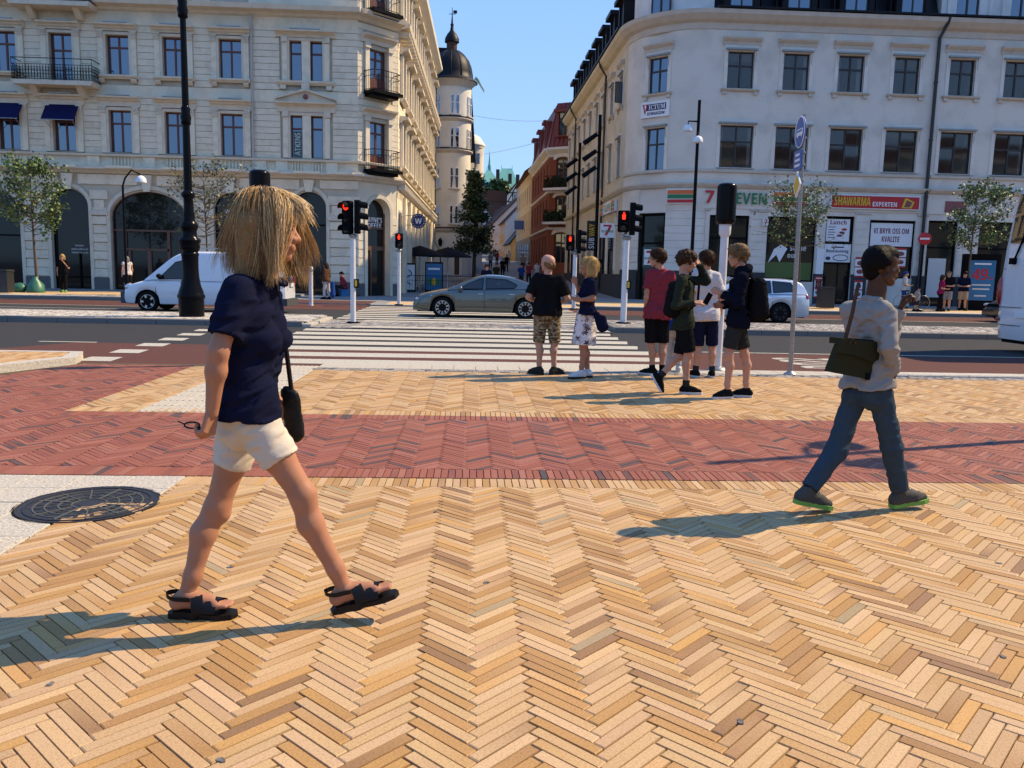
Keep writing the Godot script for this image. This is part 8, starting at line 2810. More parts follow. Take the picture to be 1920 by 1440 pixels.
	# shoes
	for k in ["R", "L"]:
		var ft := foot_basis(J, k)
		if s.get("shoe", "") == "sandal":
			sandal(t, ft, s.shoe_m)
			continue
		var up_b := [[V(0, 0.055, -0.035), V(0, 0.1, -0.005), 0.04, 0.041], [V(0, 0.05, -0.04), V(0, 0.045, 0.1), 0.04, 0.04], [V(0, 0.085, 0.01), V(0, 0.05, 0.12), 0.038, 0.036], [V(0, 0.042, 0.1), V(0, 0.034, 0.175), 0.041, 0.031]]
		var um := MB.new()
		blend(um, rot_bones(up_b, ft), s.get("hand_cell", 0.008), 0.02, 0.006, 20.0, [[ft * V(0, 0.02, 0), -ft.basis.y], [ft * V(0, 0.125, 0), ft.basis.y]])
		var shoe := fin(um, "shoe", s.shoe_m, t)
		var so := MB.new()
		sole(1.0, 1.0, 0.0, 0.028, ft, so, 0.08)
		fin(so, "sole", s.sole_m, shoe)
		if s.has("lace_m"):
			var lc := MB.new()
			for i in 4:
				var z := 0.045 + i * 0.022
				lc.tube([ft * V(-0.024, 0.105 - i * 0.008, z), ft * V(0, 0.12 - i * 0.009, z + 0.006), ft * V(0.024, 0.105 - i * 0.008, z)], 0.0045, 5)
			fin(lc, "laces", s.lace_m, shoe)
		if s.has("sock_m"):
			var sk := MB.new()
			blend(sk, [[J["an" + k], J["an" + k].lerp(J["kn" + k], s.sock_h), 0.042, 0.048, 1]], 0.01, 0.01)
			fin(sk, "sock", s.sock_m, t)
	# hair
	var hb := []
	match s.hair:
		"short", "curly", "crop":
			var e := 0.0 if s.hair == "crop" else 0.012
			hb = [[V(0, 0.045, -0.03), V(0, 0.055, 0.02), 0.086 + e, 0.076 + e], [V(0, 0.0, -0.055), V(0, -0.035, -0.06), 0.07 + e, 0.05], [V(-0.045, 0.03, -0.02), V(0.045, 0.03, -0.02), 0.05 + e, 0.05 + e], [V(-0.03, 0.075, 0.055), V(0.03, 0.075, 0.055), 0.03 + e, 0.03 + e]]
			if s.hair == "curly":
				var r := RandomNumberGenerator.new()
				r.seed = 5
				for i in 70:
					var d := V(r.randfn(), r.randfn() * 0.8 + 0.25, r.randfn() - 0.15).normalized()
					if d.z > 0.55 and d.y < 0.35: continue
					var c := V(0, 0.025, -0.02) + d * V(0.1, 0.105, 0.112)
					hb.append([c, c + V(r.randfn(), r.randfn(), r.randfn()) * 0.012, 0.019, 0.013])
			if s.hair == "short":
				var r := RandomNumberGenerator.new()
				r.seed = 9
				for i in 40:
					var d := V(r.randfn() * 0.6, 1, r.randfn() * 0.7).normalized()
					var c := V(0, 0.03, -0.01) + d * V(0.09, 0.098, 0.1)
					hb.append([c, c + V(r.randfn() * 0.3, 0.5, 0.9).normalized() * s.get("tuft", 0.03), 0.014, 0.005])
		"bald":
			hb = [[V(0.06, 0.0, -0.04), V(0.03, -0.02, -0.085), 0.034, 0.036], [V(-0.06, 0.0, -0.04), V(-0.03, -0.02, -0.085), 0.034, 0.036], [V(-0.04, -0.045, -0.07), V(0.04, -0.045, -0.07), 0.03, 0.03]]
		"bob":
			hb = [[V(0, 0.05, -0.03), V(0, 0.06, 0.03), 0.094, 0.078], [V(-0.065, 0.02, 0.0), V(-0.07, -0.1, -0.015), 0.05, 0.045], [V(0.065, 0.02, 0.0), V(0.07, -0.1, -0.015), 0.05, 0.045], [V(-0.05, 0.0, -0.06), V(-0.045, -0.11, -0.07), 0.06, 0.045], [V(0.05, 0.0, -0.06), V(0.045, -0.11, -0.07), 0.06, 0.045]]
	if hb.size():
		var hm := MB.new()
		blend(hm, rot_bones(hb, Transform3D(hd, J.head), hs), s.get("head_cell", 0.008), 0.02 * hs if s.hair != "curly" else 0.008, 0.012 if s.hair != "crop" else 0.004, 30.0)
		if s.hair in ["short", "bob"] and cell < 0.02:   # loose strands that break the outline
			var r := RandomNumberGenerator.new()
			r.seed = 3
			for i in 420:
				var d := V(r.randfn(), r.randfn() * 0.8 + 0.3, r.randfn() - 0.25).normalized()
				if d.z > 0.5 and d.y < 0.55: continue
				var p := V(0, 0.03, -0.015) + d * V(0.098, 0.108, 0.112)
				var e := (V(r.randfn() * 0.35, -1.0, 0.25 + r.randfn() * 0.4) if s.hair == "bob" else V(r.randfn() * 0.6, -0.3, 0.7 + r.randfn() * 0.5))
				e = (e - d * e.dot(d) * 0.9).normalized()
				var l := r.randf_range(0.03, 0.075) * (1.6 if s.hair == "bob" else 1.0)
				var tr := Transform3D(hd, J.head)
				hm.tube([tr * (p * hs), tr * ((p + e * l * 0.5 + d * 0.008) * hs), tr * ((p + e * l + d * 0.004 + V(0, -0.01, 0)) * hs)], [0.0045, 0.004, 0.001], 3, false)
		fin(hm, "hair", s.hair_m, t)
	return t
func sandal(t: Node, ft: Transform3D, m: String) -> void:
	var so := MB.new()
	sole(1.0, 1.0, -0.012, 0.009, ft, so, 0.1)
	sole(0.96, 0.42, -0.013, 0.018, ft * XT(V(0, 0, -0.02)), so, 0.16)
	var sd := fin(so, "sandal", m, t)
	for e in [[0.045, -0.03, 0.10, 0.03, 0.082], [0.128, 0.0, 0.055, 0.035, 0.056], [0.0, 0.0, 0.0, 0.0, 0.0]]:
		var st := MB.new()
		var rows := []
		if e[0] == 0.0:   # strap round the heel
			for q in [0.0, 0.018]:
				var row := []
				for i in 13:
					var a := -0.25 + (PI + 0.5) * i / 12
					row.append(ft * V(cos(a) * 0.042, 0.068 + q + sin(a) * 0.01, -0.03 - sin(a) * 0.052 + (0.045 if i in [0, 12] else 0.0)))
				rows.append(row)
		else:
			for q in [-0.024, 0.024]:
				var row := []
				for i in 13:
					var a := PI * i / 12
					var x := cos(a)
					row.append(ft * V(x * 0.047, 0.018 + sin(a) * e[4] * (1.0 - (q + 0.024) * 3.0), e[0] + q + x * e[3] * 0.5 * (1.0 if e[0] > 0.1 else -1.0)))
				rows.append(row)
		st.grid(rows, false)
		var rows2 := []
		for row in rows:
			var rr := []
			for p in row: rr.append(p + (p - ft * V(0, 0.04, e[0])).normalized() * 0.004)
			rows2.append(rr)
		st.grid(rows2, false)
		fin(st, "strap", m, sd)
func hand_at(dir: Vector3, thumb: Vector3, right: bool) -> Transform3D:   # fingers along dir, thumb side towards thumb
	var y := dir.normalized()
	var x := (thumb - y * thumb.dot(y)).normalized() * (-1.0 if right else 1.0)
	return Transform3D(Basis(x, y, x.cross(y)), Vector3.ZERO)
# ---------------------------------------------------------------- the people
func strand(b: MB, pts: Array, r: float) -> void:
	var rad := []
	for i in pts.size(): rad.append(r * (1.0 - 0.8 * pow(float(i) / (pts.size() - 1), 2.0)))
	b.tube(pts, rad, 3, false)
func blown_hair(t: Node3D, o: Vector3, hd: Basis, hs: float) -> void:
	var r := RandomNumberGenerator.new()
	r.seed = 41
	var T := Transform3D(hd, o)
	var mass := MB.new()
	blend(mass, rot_bones([[V(0, 0.05, -0.035), V(0, 0.062, 0.03), 0.096, 0.084], [V(-0.055, 0.03, 0.0), V(-0.07, -0.12, -0.01), 0.055, 0.036], [V(0.06, 0.03, 0.02), V(0.075, -0.1, 0.03), 0.05, 0.034], [V(-0.05, 0.01, -0.06), V(-0.06, -0.16, -0.075), 0.065, 0.04], [V(0.05, 0.01, -0.06), V(0.045, -0.15, -0.085), 0.062, 0.04]], T, hs), 0.007, 0.025, 0.014, 38.0)
	fin(mass, "hair", "hair_honey", t)
	var b := MB.new()
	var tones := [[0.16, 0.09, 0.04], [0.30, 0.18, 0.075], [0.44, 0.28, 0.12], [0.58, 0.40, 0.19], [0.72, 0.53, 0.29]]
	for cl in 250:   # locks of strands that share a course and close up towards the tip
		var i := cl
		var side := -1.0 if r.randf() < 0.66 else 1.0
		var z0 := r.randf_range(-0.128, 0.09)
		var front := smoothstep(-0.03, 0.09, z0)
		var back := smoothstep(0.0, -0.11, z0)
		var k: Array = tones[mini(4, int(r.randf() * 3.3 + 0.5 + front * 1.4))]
		b.col = Color(k[0], k[1], k[2])
		var rz := z0 * 0.5 - 0.008
		var top := 0.03 + 0.124 * sqrt(maxf(0.05, 1.0 - pow((rz + 0.012) / 0.135, 2)))
		var p0 := V(side * r.randf_range(0.0, 0.03), top + 0.002, rz)
		top = 0.03 + 0.115 * sqrt(maxf(0.02, 1.0 - pow((z0 + 0.008) / 0.126, 2)))
		var sw := r.randf_range(0.9, 1.15)
		var fw := r.randf_range(0.0, 0.05)
		var p1 := V(side * 0.08 * sw, top + r.randf_range(-0.015, 0.018), z0 * 1.08 + fw)
		var p2 := V(side * (0.118 - back * 0.045) * sw, -0.02 + r.randf_range(-0.04, 0.03), z0 * 1.12 - back * 0.02 + fw)
		var p3 := V(side * (0.1 - back * 0.04) * r.randf_range(0.7, 1.1), r.randf_range(-0.2, -0.09), z0 * 1.05 - back * 0.035 + fw * 1.3 + r.randf_range(-0.03, 0.05))
		if side < 0.0 and z0 > -0.01:   # the camera side stays off the nose and mouth
			p2.z = minf(p2.z, 0.048 + r.randf() * 0.012)
			p3.z = minf(p3.z, 0.02 + r.randf() * 0.035)
			p3.y = r.randf_range(-0.19, -0.06)
		elif side > 0.0 and front > 0.3:   # far side blown forwards, seen past the face
			p3.z += r.randf_range(0.0, 0.06)
			p2.z += r.randf_range(0.0, 0.04)
		if i % 11 == 0 and front > 0.35:   # wisps lifted off the forehead by the wind
			p1 = V(side * 0.05, top + 0.02, z0 + 0.05)
			p2 = V(side * 0.06, 0.085, z0 + 0.075)
			p3 = V(side * 0.07, r.randf_range(0.0, 0.09), r.randf_range(0.12, 0.185))
		var ph := r.randf() * TAU
		var tw := r.randf_range(0.006, 0.016)
		for st in 24:
			var wp := []
			var o1 := V(r.randfn(), r.randfn() * 0.4, r.randfn()) * 0.011
			var o2 := V(r.randfn(), r.randfn() * 2.0, r.randfn()) * 0.008
			var g := r.randf_range(0.7, 1.25)
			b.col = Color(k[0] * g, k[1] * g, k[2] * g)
			for q in 10:
				var f := q / 9.0
				var c := p0.bezier_interpolate(p1, p2, p3, f) + o1 * (1.0 - f * 0.6) + o2 * f + V(sin(ph + f * 5), 0, cos(ph + f * 6)) * tw * f
				wp.append(T * (c * hs))
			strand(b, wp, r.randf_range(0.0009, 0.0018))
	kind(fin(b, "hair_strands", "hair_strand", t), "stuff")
func J_of(k: String, feet: Dictionary) -> Dictionary:
	var J: Dictionary = PEOPLE[k].duplicate()
	for f in ["R", "L"]:
		J["to" + f] = feet["to" + f].normalized()
		if feet.has("y" + f):
			J["an" + f].y = feet["y" + f]
	return J
func standing(face: Vector3, H: float, arms := 0) -> Dictionary:
	var B := frame(face)
	var J := {}
	var v := func(x: float, y: float, z: float) -> Vector3: return B * V(x, y, z) * H
	J.head = v.call(0, 0.93, 0.015)
	J.neck = v.call(0, 0.85, 0)
	for k in [["L", 1.0], ["R", -1.0]]:
		var m: float = k[1]
		J["sh" + k[0]] = v.call(0.105 * m, 0.815, 0)
		J["el" + k[0]] = v.call(0.135 * m, 0.64, -0.015)
		J["wr" + k[0]] = v.call(0.135 * m, 0.5, 0.03)
		if arms == 1:   # hands together in front
			J["wr" + k[0]] = v.call(0.03 * m, 0.62, 0.15)
		elif arms == 2 and m > 0:   # one hand to the face
			J["wr" + k[0]] = v.call(0.03, 0.82, 0.1)
		J["hip" + k[0]] = v.call(0.052 * m, 0.525, 0)
		J["kn" + k[0]] = v.call(0.055 * m, 0.285, 0.01 + 0.03 * m)
		J["an" + k[0]] = v.call(0.055 * m, 0.0, -0.01 + 0.05 * m) + V(0, 0.087, 0)
		J["to" + k[0]] = (B * V(0.15 * m, 0, 1)).normalized()
	return J
func passer(label: String, o: Vector3, face: Vector3, H: float, top: String, legs: String, q: float, sleeve: float, hair: String, hm: String, arms := 0, extra := {}) -> Node3D:
	var J := standing(face, H, arms)
	var s := {"base": o, "joints": J, "face": face, "look": face + V(0, -0.1, 0), "scale": H / 1.75, "head": H / 1.75, "cell": 0.026, "cloth_cell": 0.026, "head_cell": 0.016, "hand_cell": 0.014, "skin": "skin_mid", "top": top, "legs": "trousers", "legs_m": legs, "leg_len": q, "sleeve": sleeve, "shoe_m": "cloth_black", "sole_m": "cloth_black", "hair": hair, "hair_m": hm, "wrinkle": 0.01, "group": "people in the distance",
		"handR": hand_at(J.wrR - J.elR, face, true), "handL": hand_at(J.wrL - J.elL, face, false), "loose": 0.018, "loose_legs": 0.02}
	s.merge(extra, true)
	return person("person", label, s)
func shaped_bag(called: String, label: String, o: Transform3D, bones: Array, m: String, k := 0.03) -> Node3D:
	var t := thing(called, label, "bag", o)
	var b := MB.new()
	blend(b, bones, 0.014, k, 0.012, 11.0)
	fin(b, "bag_body", m, t)
	return t
func build_people() -> void:
	for e in [["skin_tan", 0.36, 0.17, 0.10], ["skin_mid", 0.46, 0.25, 0.165], ["skin_pale", 0.50, 0.29, 0.20], ["skin_dark", 0.075, 0.036, 0.021]]:
		var m := mat(e[0], lin(e[1], e[2], e[3]), 0.5, {"spec": 0.25, "tex": "stain", "scale": 2.0, "world": false})
		m.subsurf_scatter_enabled = true
		m.subsurf_scatter_strength = 0.12
	for e in [["cloth_navy", 0.010, 0.012, 0.031], ["cloth_ink", 0.008, 0.009, 0.017], ["cloth_black", 0.011, 0.011, 0.012], ["cloth_cream", 0.60, 0.53, 0.43], ["cloth_grey", 0.30, 0.275, 0.245], ["cloth_red", 0.26, 0.04, 0.055], ["cloth_green", 0.026, 0.032, 0.022], ["cloth_white", 0.58, 0.55, 0.53], ["cloth_charcoal", 0.03, 0.031, 0.03], ["cloth_olive", 0.035, 0.035, 0.018], ["cloth_magenta", 0.30, 0.02, 0.07], ["cloth_blue", 0.02, 0.06, 0.22], ["cloth_tan", 0.42, 0.30, 0.18], ["cloth_brown", 0.10, 0.05, 0.03]]:
		mat(e[0], lin(e[1], e[2], e[3]), 0.95, {"spec": 0.08, "tex": "weave", "scale": 9.0, "world": false, "bump": "b_soft", "amount": 0.3})
	mat("denim", lin(0.036, 0.055, 0.072), 0.95, {"spec": 0.1, "tex": "stain", "scale": 3.0, "world": false, "bump": "b_soft", "amount": 0.4})
	mat("camo", Color.WHITE, 0.9, {"spec": 0.2, "tex": "camo", "scale": 1.7, "world": false})
	mat("floral", Color.WHITE, 0.85, {"spec": 0.2, "tex": "floral", "scale": 1.25, "world": false})
	mat("leather_black", lin(0.008, 0.007, 0.007), 0.42, {"spec": 0.3})
	mat("shoe_grey", lin(0.075, 0.07, 0.06), 0.8, {"tex": "weave", "scale": 6.0, "world": false})
	mat("neon", lin(0.13, 0.30, 0.04), 0.6)
	mat("sole_white", lin(0.5, 0.5, 0.49), 0.7)
	mat("eye_white", lin(0.6, 0.58, 0.55), 0.3)
	for e in [["hair_black", 0.008, 0.007, 0.007], ["hair_brown", 0.055, 0.03, 0.017], ["hair_blond", 0.46, 0.30, 0.12], ["hair_honey", 0.27, 0.16, 0.07], ["hair_sand", 0.20, 0.125, 0.06], ["hair_grey", 0.25, 0.24, 0.23]]: mat(e[0], lin(e[1], e[2], e[3]), 0.6, {"spec": 0.15, "tex": "fine", "scale": 5.0, "world": false})
	mat("hair_strand", Color.WHITE, 0.5, {"vc": true, "spec": 0.3})
	# woman walking past in the foreground
	var J := J_of("woman", {"toR": V(0.96, 0.24, -0.1), "toL": V(1, 0, 0.03), "yR": 0.15, "yL": 0.099})
	var wo := person("person", "woman walking right in navy polo shirt, cream shorts and black sandals, foreground", {"base": PEOPLE.woman.base, "joints": J, "face": V(1, 0, -0.05), "look": V(1, -0.05, -0.12), "scale": 1.0, "head": 1.0, "female": 1.0, "build": 1.0, "cell": 0.011, "cloth_cell": 0.009, "head_cell": 0.005, "hand_cell": 0.005, "skin": "skin_tan", "top": "cloth_navy", "sleeve": 0.72, "hem": 0.0, "legs": "shorts", "legs_m": "cloth_cream", "leg_len": 0.56, "loose": 0.013, "loose_legs": 0.015, "flare": 1.9, "shoe": "sandal", "shoe_m": "leather_black", "sole_m": "leather_black", "hair": "none", "hair_m": "hair_honey", "wrinkle": 0.03, "wrinkle_legs": 0.02, "collar": 0.015, "top_name": "polo_shirt",
		"handR": hand_at(V(-0.2, -1, 0.1), V(0.5, 0, -0.9), true), "handL": hand_at(V(0.6, -0.7, 0), V(0, 0.3, 1), false), "curlR": 0.95, "thumbR": 0.9, "curlL": 0.6})
	blown_hair(wo, J.head, frame(V(1, -0.05, -0.12)), 1.06)
	var co := MB.new()   # ribbed collar and placket
	var ring := []
	for i in 25:
		var a := TAU * i / 24
		ring.append(J.neck + V(cos(a) * 0.082 + 0.012, 0.005 - cos(a) * 0.03, sin(a) * 0.076))
	co.tube(ring, 0.014, 6, false)
	fin(co, "collar", "cloth_navy", wo)
	var cord := MB.new()
	var cp := []
	for i in 15:
		var a := TAU * i / 14
		cp.append(V(-1.10 + cos(a) * 0.03, 0.885 + sin(a) * 0.013, -3.3))
	cord.tube(cp, 0.004, 5, false)
	cord.tube([V(-1.13, 0.89, -3.3), V(-1.155, 0.9, -3.3)], 0.003, 5)
	cord.tube([V(-1.075, 0.88, -3.3), V(-1.04, 0.86, -3.3)], 0.004, 5)
	tag(fin(cord, "sunglasses_cord", "leather_black"), "thin black cord loop sticking out of the walking woman's fist", "cord")
	var pouch := shaped_bag("shoulder_bag", "small black bag hanging at the far hip of the walking woman", XT(V(-0.80, 0.84, -3.74)), [[V(-0.02, 0.12, 0), V(0.005, -0.07, 0), 0.03, 0.038, 0, V(0, 0, 1), 0.6], [V(0.01, 0.1, 0), V(0.02, -0.07, 0), 0.025, 0.036, 0, V(0, 0, 1), 0.6]], "leather_black")
	var st := MB.new()
	st.tube([V(0.0, 0.12, 0), V(-0.02, 0.3, 0.0), V(-0.1, 0.62, 0.06)], 0.011, 6)
	fin(st, "strap", "leather_black", pouch)
	# man walking right
	J = J_of("man", {"toR": V(0.97, 0.12, -0.2), "toL": V(0.93, -0.2, -0.2), "yR": 0.105, "yL": 0.135})
	person("person", "man walking right in grey sweatshirt, blue jeans and grey trainers with lime soles", {"base": PEOPLE.man.base, "joints": J, "face": V(0.9, 0, -0.4), "look": V(1, 0.02, -0.12), "scale": 0.96, "head": 1.0, "build": 0.85, "cell": 0.013, "cloth_cell": 0.011, "head_cell": 0.0055, "hand_cell": 0.006, "skin": "skin_dark", "top": "cloth_grey", "sleeve": 1.93, "hem": -0.01, "legs": "trousers", "legs_m": "denim", "legs_name": "jeans", "leg_len": 1.9, "loose": 0.014, "loose_legs": 0.012, "shoe_m": "shoe_grey", "sole_m": "neon", "lace_m": "cloth_grey", "hair": "crop", "hair_m": "hair_black", "wrinkle": 0.03, "wrinkle_legs": 0.016, "top_name": "sweatshirt",
		"handR": hand_at(V(0.1, -1, -0.3), V(0.6, 0, -0.8), true), "handL": hand_at(V(0.25, 1, 0.1), V(-0.5, 0, 0.8), false), "curlL": 0.9, "curlR": 0.3})
	var sat := thing("satchel", "dark olive satchel with flap hanging behind the man in grey sweatshirt", "bag", Transform3D(Basis(Vector3.UP, 0.32), V(2.42, 1.02, -5.03)))
	var sb := MB.new()
	sb.slab(PV([U(-0.185, -0.075), U(0.16, -0.135), U(0.19, -0.11), U(0.15, 0.09), U(-0.12, 0.095)]), T0, -0.075, -0.012)
	var sp := MB.new()
	sp.slab(PV([U(-0.185, 0.05), U(-0.05, 0.035), U(0.12, -0.015), U(0.19, 0.0), U(0.16, 0.11), U(-0.13, 0.135)]), T0, -0.012, 0.006)
	sp.slab(PV([U(-0.13, 0.098), U(0.16, 0.092), U(0.16, 0.12), U(-0.13, 0.135)]), T0, -0.11, -0.012)
	fin(sb, "bag_body", "cloth_olive", sat)
	fin(sp, "flap", "cloth_olive", sat)
	var ss := MB.new()
	ss.tube([V(-0.06, 0.12, -0.05), V(-0.01, 0.28, -0.06), V(0.05, 0.42, -0.1), V(0.12, 0.47, -0.16)], 0.012, 6)
	ss.tube([V(-0.08, 0.1, 0.01), V(-0.06, 0.135, 0.012), V(-0.03, 0.1, 0.01)], 0.006, 5)
	fin(ss, "strap", "cloth_brown", sat)
	bx(sat, "buckle", "black_matt", T0, 0.09, 0.12, -0.13, -0.09, -0.012, 0.0)
	# couple waiting at the kerb
	J = J_of("polo", {"toR": V(0.75, 0, -0.6), "toL": V(-0.7, 0, -0.65), "yR": 0.088, "yL": 0.088})
	var po := person("person", "balding man seen from behind in black polo shirt and camouflage shorts", {"base": PEOPLE.polo.base, "joints": J, "face": V(-0.15, 0, -1), "look": V(-0.55, 0.02, -0.85), "build": 1.12, "cell": 0.015, "skin": "skin_mid", "top": "cloth_black", "sleeve": 0.82, "hem": 0.06, "legs": "shorts", "legs_m": "camo", "leg_len": 1.0, "loose": 0.018, "loose_legs": 0.02, "flare": 1.5, "shoe_m": "cloth_charcoal", "sole_m": "cloth_charcoal", "hair": "bald", "hair_m": "hair_sand", "collar": 0.02, "top_name": "polo_shirt",
		"handR": hand_at(V(-0.6, 0, -0.8), V(0, 1, 0), true), "handL": hand_at(V(0.6, 0, -0.8), V(0, 1, 0), false)})
	var gl := MB.new()
	gl.tube([J.head + V(-0.105, 0.02, -0.03), J.head + V(-0.03, 0.025, 0.05)], 0.004, 4)
	fin(gl, "glasses", "black_matt", po)
	J = J_of("skirt", {"toR": V(-0.75, 0, -0.5), "toL": V(-0.9, 0, 0.3), "yR": 0.088, "yL": 0.088})
	person("person", "blonde woman with folded arms in navy top and floral skirt facing left", {"base": PEOPLE.skirt.base, "joints": J, "face": V(-1, 0, -0.1), "look": V(-1, 0, -0.15), "female": 1.0, "build": 0.98, "cell": 0.014, "scale": 0.96, "skin": "skin_tan", "top": "cloth_navy", "sleeve": 0.75, "hem": 0.0, "legs": "skirt", "legs_m": "floral", "legs_name": "skirt", "leg_len": 0.95, "shoe_m": "sole_white", "sole_m": "cloth_charcoal", "hair": "bob", "hair_m": "hair_blond", "loose": 0.012, "loose_legs": 0.02,
		"handR": hand_at(V(-0.3, 1, 0.1), V(-1, 0, 0), true), "handL": hand_at(V(-1, 0.1, -0.3), V(0, 1, 0), false), "curlR": 0.8})
	var sk := shaped_bag("shoulder_bag", "small navy shoulder bag at the hip of the woman in floral skirt", XT(V(1.87, 0.83, -11.78)), [[V(-0.06, 0.1, 0), V(0.02, -0.07, 0), 0.05, 0.075, 0, V(0, 0, 1), 0.6], [V(0.03, 0.05, 0), V(0.05, -0.07, 0), 0.05, 0.065, 0, V(0, 0, 1), 0.6]], "cloth_navy")
	var sr := MB.new()
	sr.tube([V(-0.04, 0.12, 0), V(-0.16, 0.28, 0.02), V(-0.12, 0.5, 0.02)], 0.008, 5)
	fin(sr, "strap", "cloth_navy", sk)
	# teenagers
	J = J_of("red", {"toR": V(0.3, 0, -0.9), "toL": V(-0.8, 0, -0.4), "yR": 0.088, "yL": 0.088})
	person("person", "brown-haired boy in faded red t-shirt and black shorts seen from behind", {"base": PEOPLE.red.base, "joints": J, "face": V(-0.1, 0, -1), "look": V(-0.92, 0, -0.4), "build": 0.95, "cell": 0.015, "scale": 1.03, "skin": "skin_mid", "top": "cloth_red", "sleeve": 0.8, "hem": 0.1, "legs": "shorts", "legs_m": "cloth_black", "leg_len": 0.92, "loose": 0.02, "loose_legs": 0.022, "flare": 1.5, "shoe_m": "cloth_black", "sole_m": "sole_white", "lace_m": "sole_white", "sock_m": "cloth_black", "sock_h": 0.2, "hair": "short", "hair_m": "hair_brown", "wrinkle": 0.03,
		"handR": hand_at(V(-0.1, -1, -0.2), V(0, 0, -1), true), "handL": hand_at(V(0.05, -1, -0.1), V(0, 0, -1), false)})
	J = J_of("green", {"toR": V(0.97, 0, 0.2), "toL": V(0.5, -0.86, 0.1), "yR": 0.088})
	J.anL.y = 0.2
	person("person", "curly-haired boy in dark green jumper shading his eyes and holding a phone", {"base": PEOPLE.green.base, "joints": J, "face": V(1, 0, -0.1), "look": V(1, -0.3, 0.0), "build": 0.92, "cell": 0.014, "scale": 1.0, "skin": "skin_mid", "top": "cloth_green", "sleeve": 1.93, "hem": 0.08, "legs": "shorts", "legs_m": "cloth_black", "leg_len": 0.95, "loose": 0.014, "loose_legs": 0.024, "flare": 1.6, "shoe_m": "cloth_black", "sole_m": "sole_white", "lace_m": "cloth_charcoal", "sock_m": "cloth_charcoal", "sock_h": 0.22, "hair": "curly", "hair_m": "hair_brown", "wrinkle": 0.024, "top_name": "jumper",
		"handR": hand_at(V(1, 0.1, 0), V(0, 0.7, -0.7), true), "handL": hand_at(V(-0.75, 0.45, 0.35), V(0.2, -1, 0.2), false), "curlR": 0.5, "curlL": 0.2})
	var ph := bx(self, "mobile_phone", "cloth_black", Transform3D(Basis(Vector3.UP, 0.2) * Basis(Vector3.BACK, -0.5), V(2.97, 1.235, -10.27)), -0.035, 0.035, -0.075, 0.075, -0.006, 0.006)
	tag(ph, "black mobile phone in the hand of the curly-haired boy", "phone")
	backpack("black backpack hanging on the back of the curly-haired boy", Transform3D(Basis(Vector3.UP, PI / 2), V(2.6, 1.22, -10.5)), 0.9, V(0, 0, 0.14))
	J = J_of("white", {"toR": V(0.15, 0, -1), "toL": V(-0.5, 0, -0.8), "yR": 0.088, "yL": 0.088})
	person("person", "boy in off-white t-shirt and navy shorts behind the thick white post", {"base": PEOPLE.white.base, "joints": J, "face": V(0.1, 0, -1), "look": V(-0.5, 0, -0.85), "build": 0.98, "cell": 0.015, "scale": 1.03, "skin": "skin_mid", "top": "cloth_white", "sleeve": 0.85, "hem": 0.1, "legs": "shorts", "legs_m": "cloth_navy", "leg_len": 0.95, "loose": 0.02, "loose_legs": 0.02, "flare": 1.5, "shoe_m": "cloth_black", "sole_m": "sole_white", "sock_m": "cloth_charcoal", "sock_h": 0.25, "hair": "short", "tuft": 0.012, "hair_m": "hair_brown", "wrinkle": 0.03,
		"handR": hand_at(V(0, -1, -0.3), V(-0.5, 0, -1), true), "handL": hand_at(V(0.1, -1, -0.3), V(0, 0, -1), false)})
	J = J_of("navy", {"toR": V(-0.95, 0, -0.2), "toL": V(-0.95, 0, 0.25), "yR": 0.088, "yL": 0.088})
	person("person", "boy with tousled hair in navy hooded jacket and charcoal shorts facing left", {"base": PEOPLE.navy.base, "joints": J, "face": V(-1, 0, -0.1), "look": V(-0.95, -0.12, -0.35), "build": 0.98, "cell": 0.014, "scale": 1.03, "skin": "skin_mid", "top": "cloth_ink", "sleeve": 1.9, "hem": 0.08, "hood": true, "legs": "shorts", "legs_m": "cloth_charcoal", "leg_len": 0.82, "loose": 0.02, "loose_legs": 0.022, "flare": 1.5, "shoe_m": "cloth_black", "sole_m": "sole_white", "lace_m": "cloth_charcoal", "hair": "short", "tuft": 0.04, "hair_m": "hair_sand", "wrinkle": 0.03, "top_name": "jacket",
		"handR": hand_at(V(-1, 0, 0.2), V(0, 1, 0), true), "handL": hand_at(V(-1, 0.2, -0.1), V(0, 1, 0), false), "curlL": 0.8})
	backpack("black backpack with cord lacing on the boy in navy jacket", Transform3D(Basis(Vector3.UP, -PI / 2), V(3.56, 1.26, -10.15)), 1.0, V(0, 0, 0.14))
	# people farther off
	passer("child in white trousers almost hidden behind the boys in red and green", V(3.25, 0.0, -12.95), V(0.2, 0, -1), 1.36, "cloth_blue", "cloth_white", 1.95, 0.8, "short", "hair_sand", 0, {"cell": 0.018, "cloth_cell": 0.018, "head": 0.92, "group": "people waiting at the crossing", "shoe_m": "sole_white", "sole_m": "sole_white"})
	passer("woman in black with hand to her face standing before the left arches", V(-18.7, 0.12, -39.3), V(0.2, 0, 1), 1.72, "cloth_black", "cloth_black", 1.9, 0.8, "bob", "hair_blond", 2, {"female": 1.0, "build": 1.1, "sole_m": "neon", "shoe_m": "neon"})
	passer("grey-haired person in white vest walking away by the wide arch", V(-16.3, 0.12, -40.5), V(-0.7, 0, -0.7), 1.7, "cloth_white", "cloth_black", 1.0, 0.3, "bob", "hair_grey", 0, {"legs": "shorts", "loose_legs": 0.03})
	passer("person with blue shopping bag half hidden behind the white bollard", V(-6.75, 0.03, -39.5), V(-1, 0, -0.4), 1.68, "cloth_brown", "cloth_white", 1.9, 1.9, "bob", "hair_brown", 0, {"female": 1.0})
	var sh := shaped_bag("shopping_bag", "blue shopping bag carried past the cafe corner", at3(-6.45, 0.55, -39.4), [[V(0, 0.2, 0), V(0, -0.25, 0), 0.14, 0.2, 0, V(1, 0, 0), 0.6]], "cloth_blue")
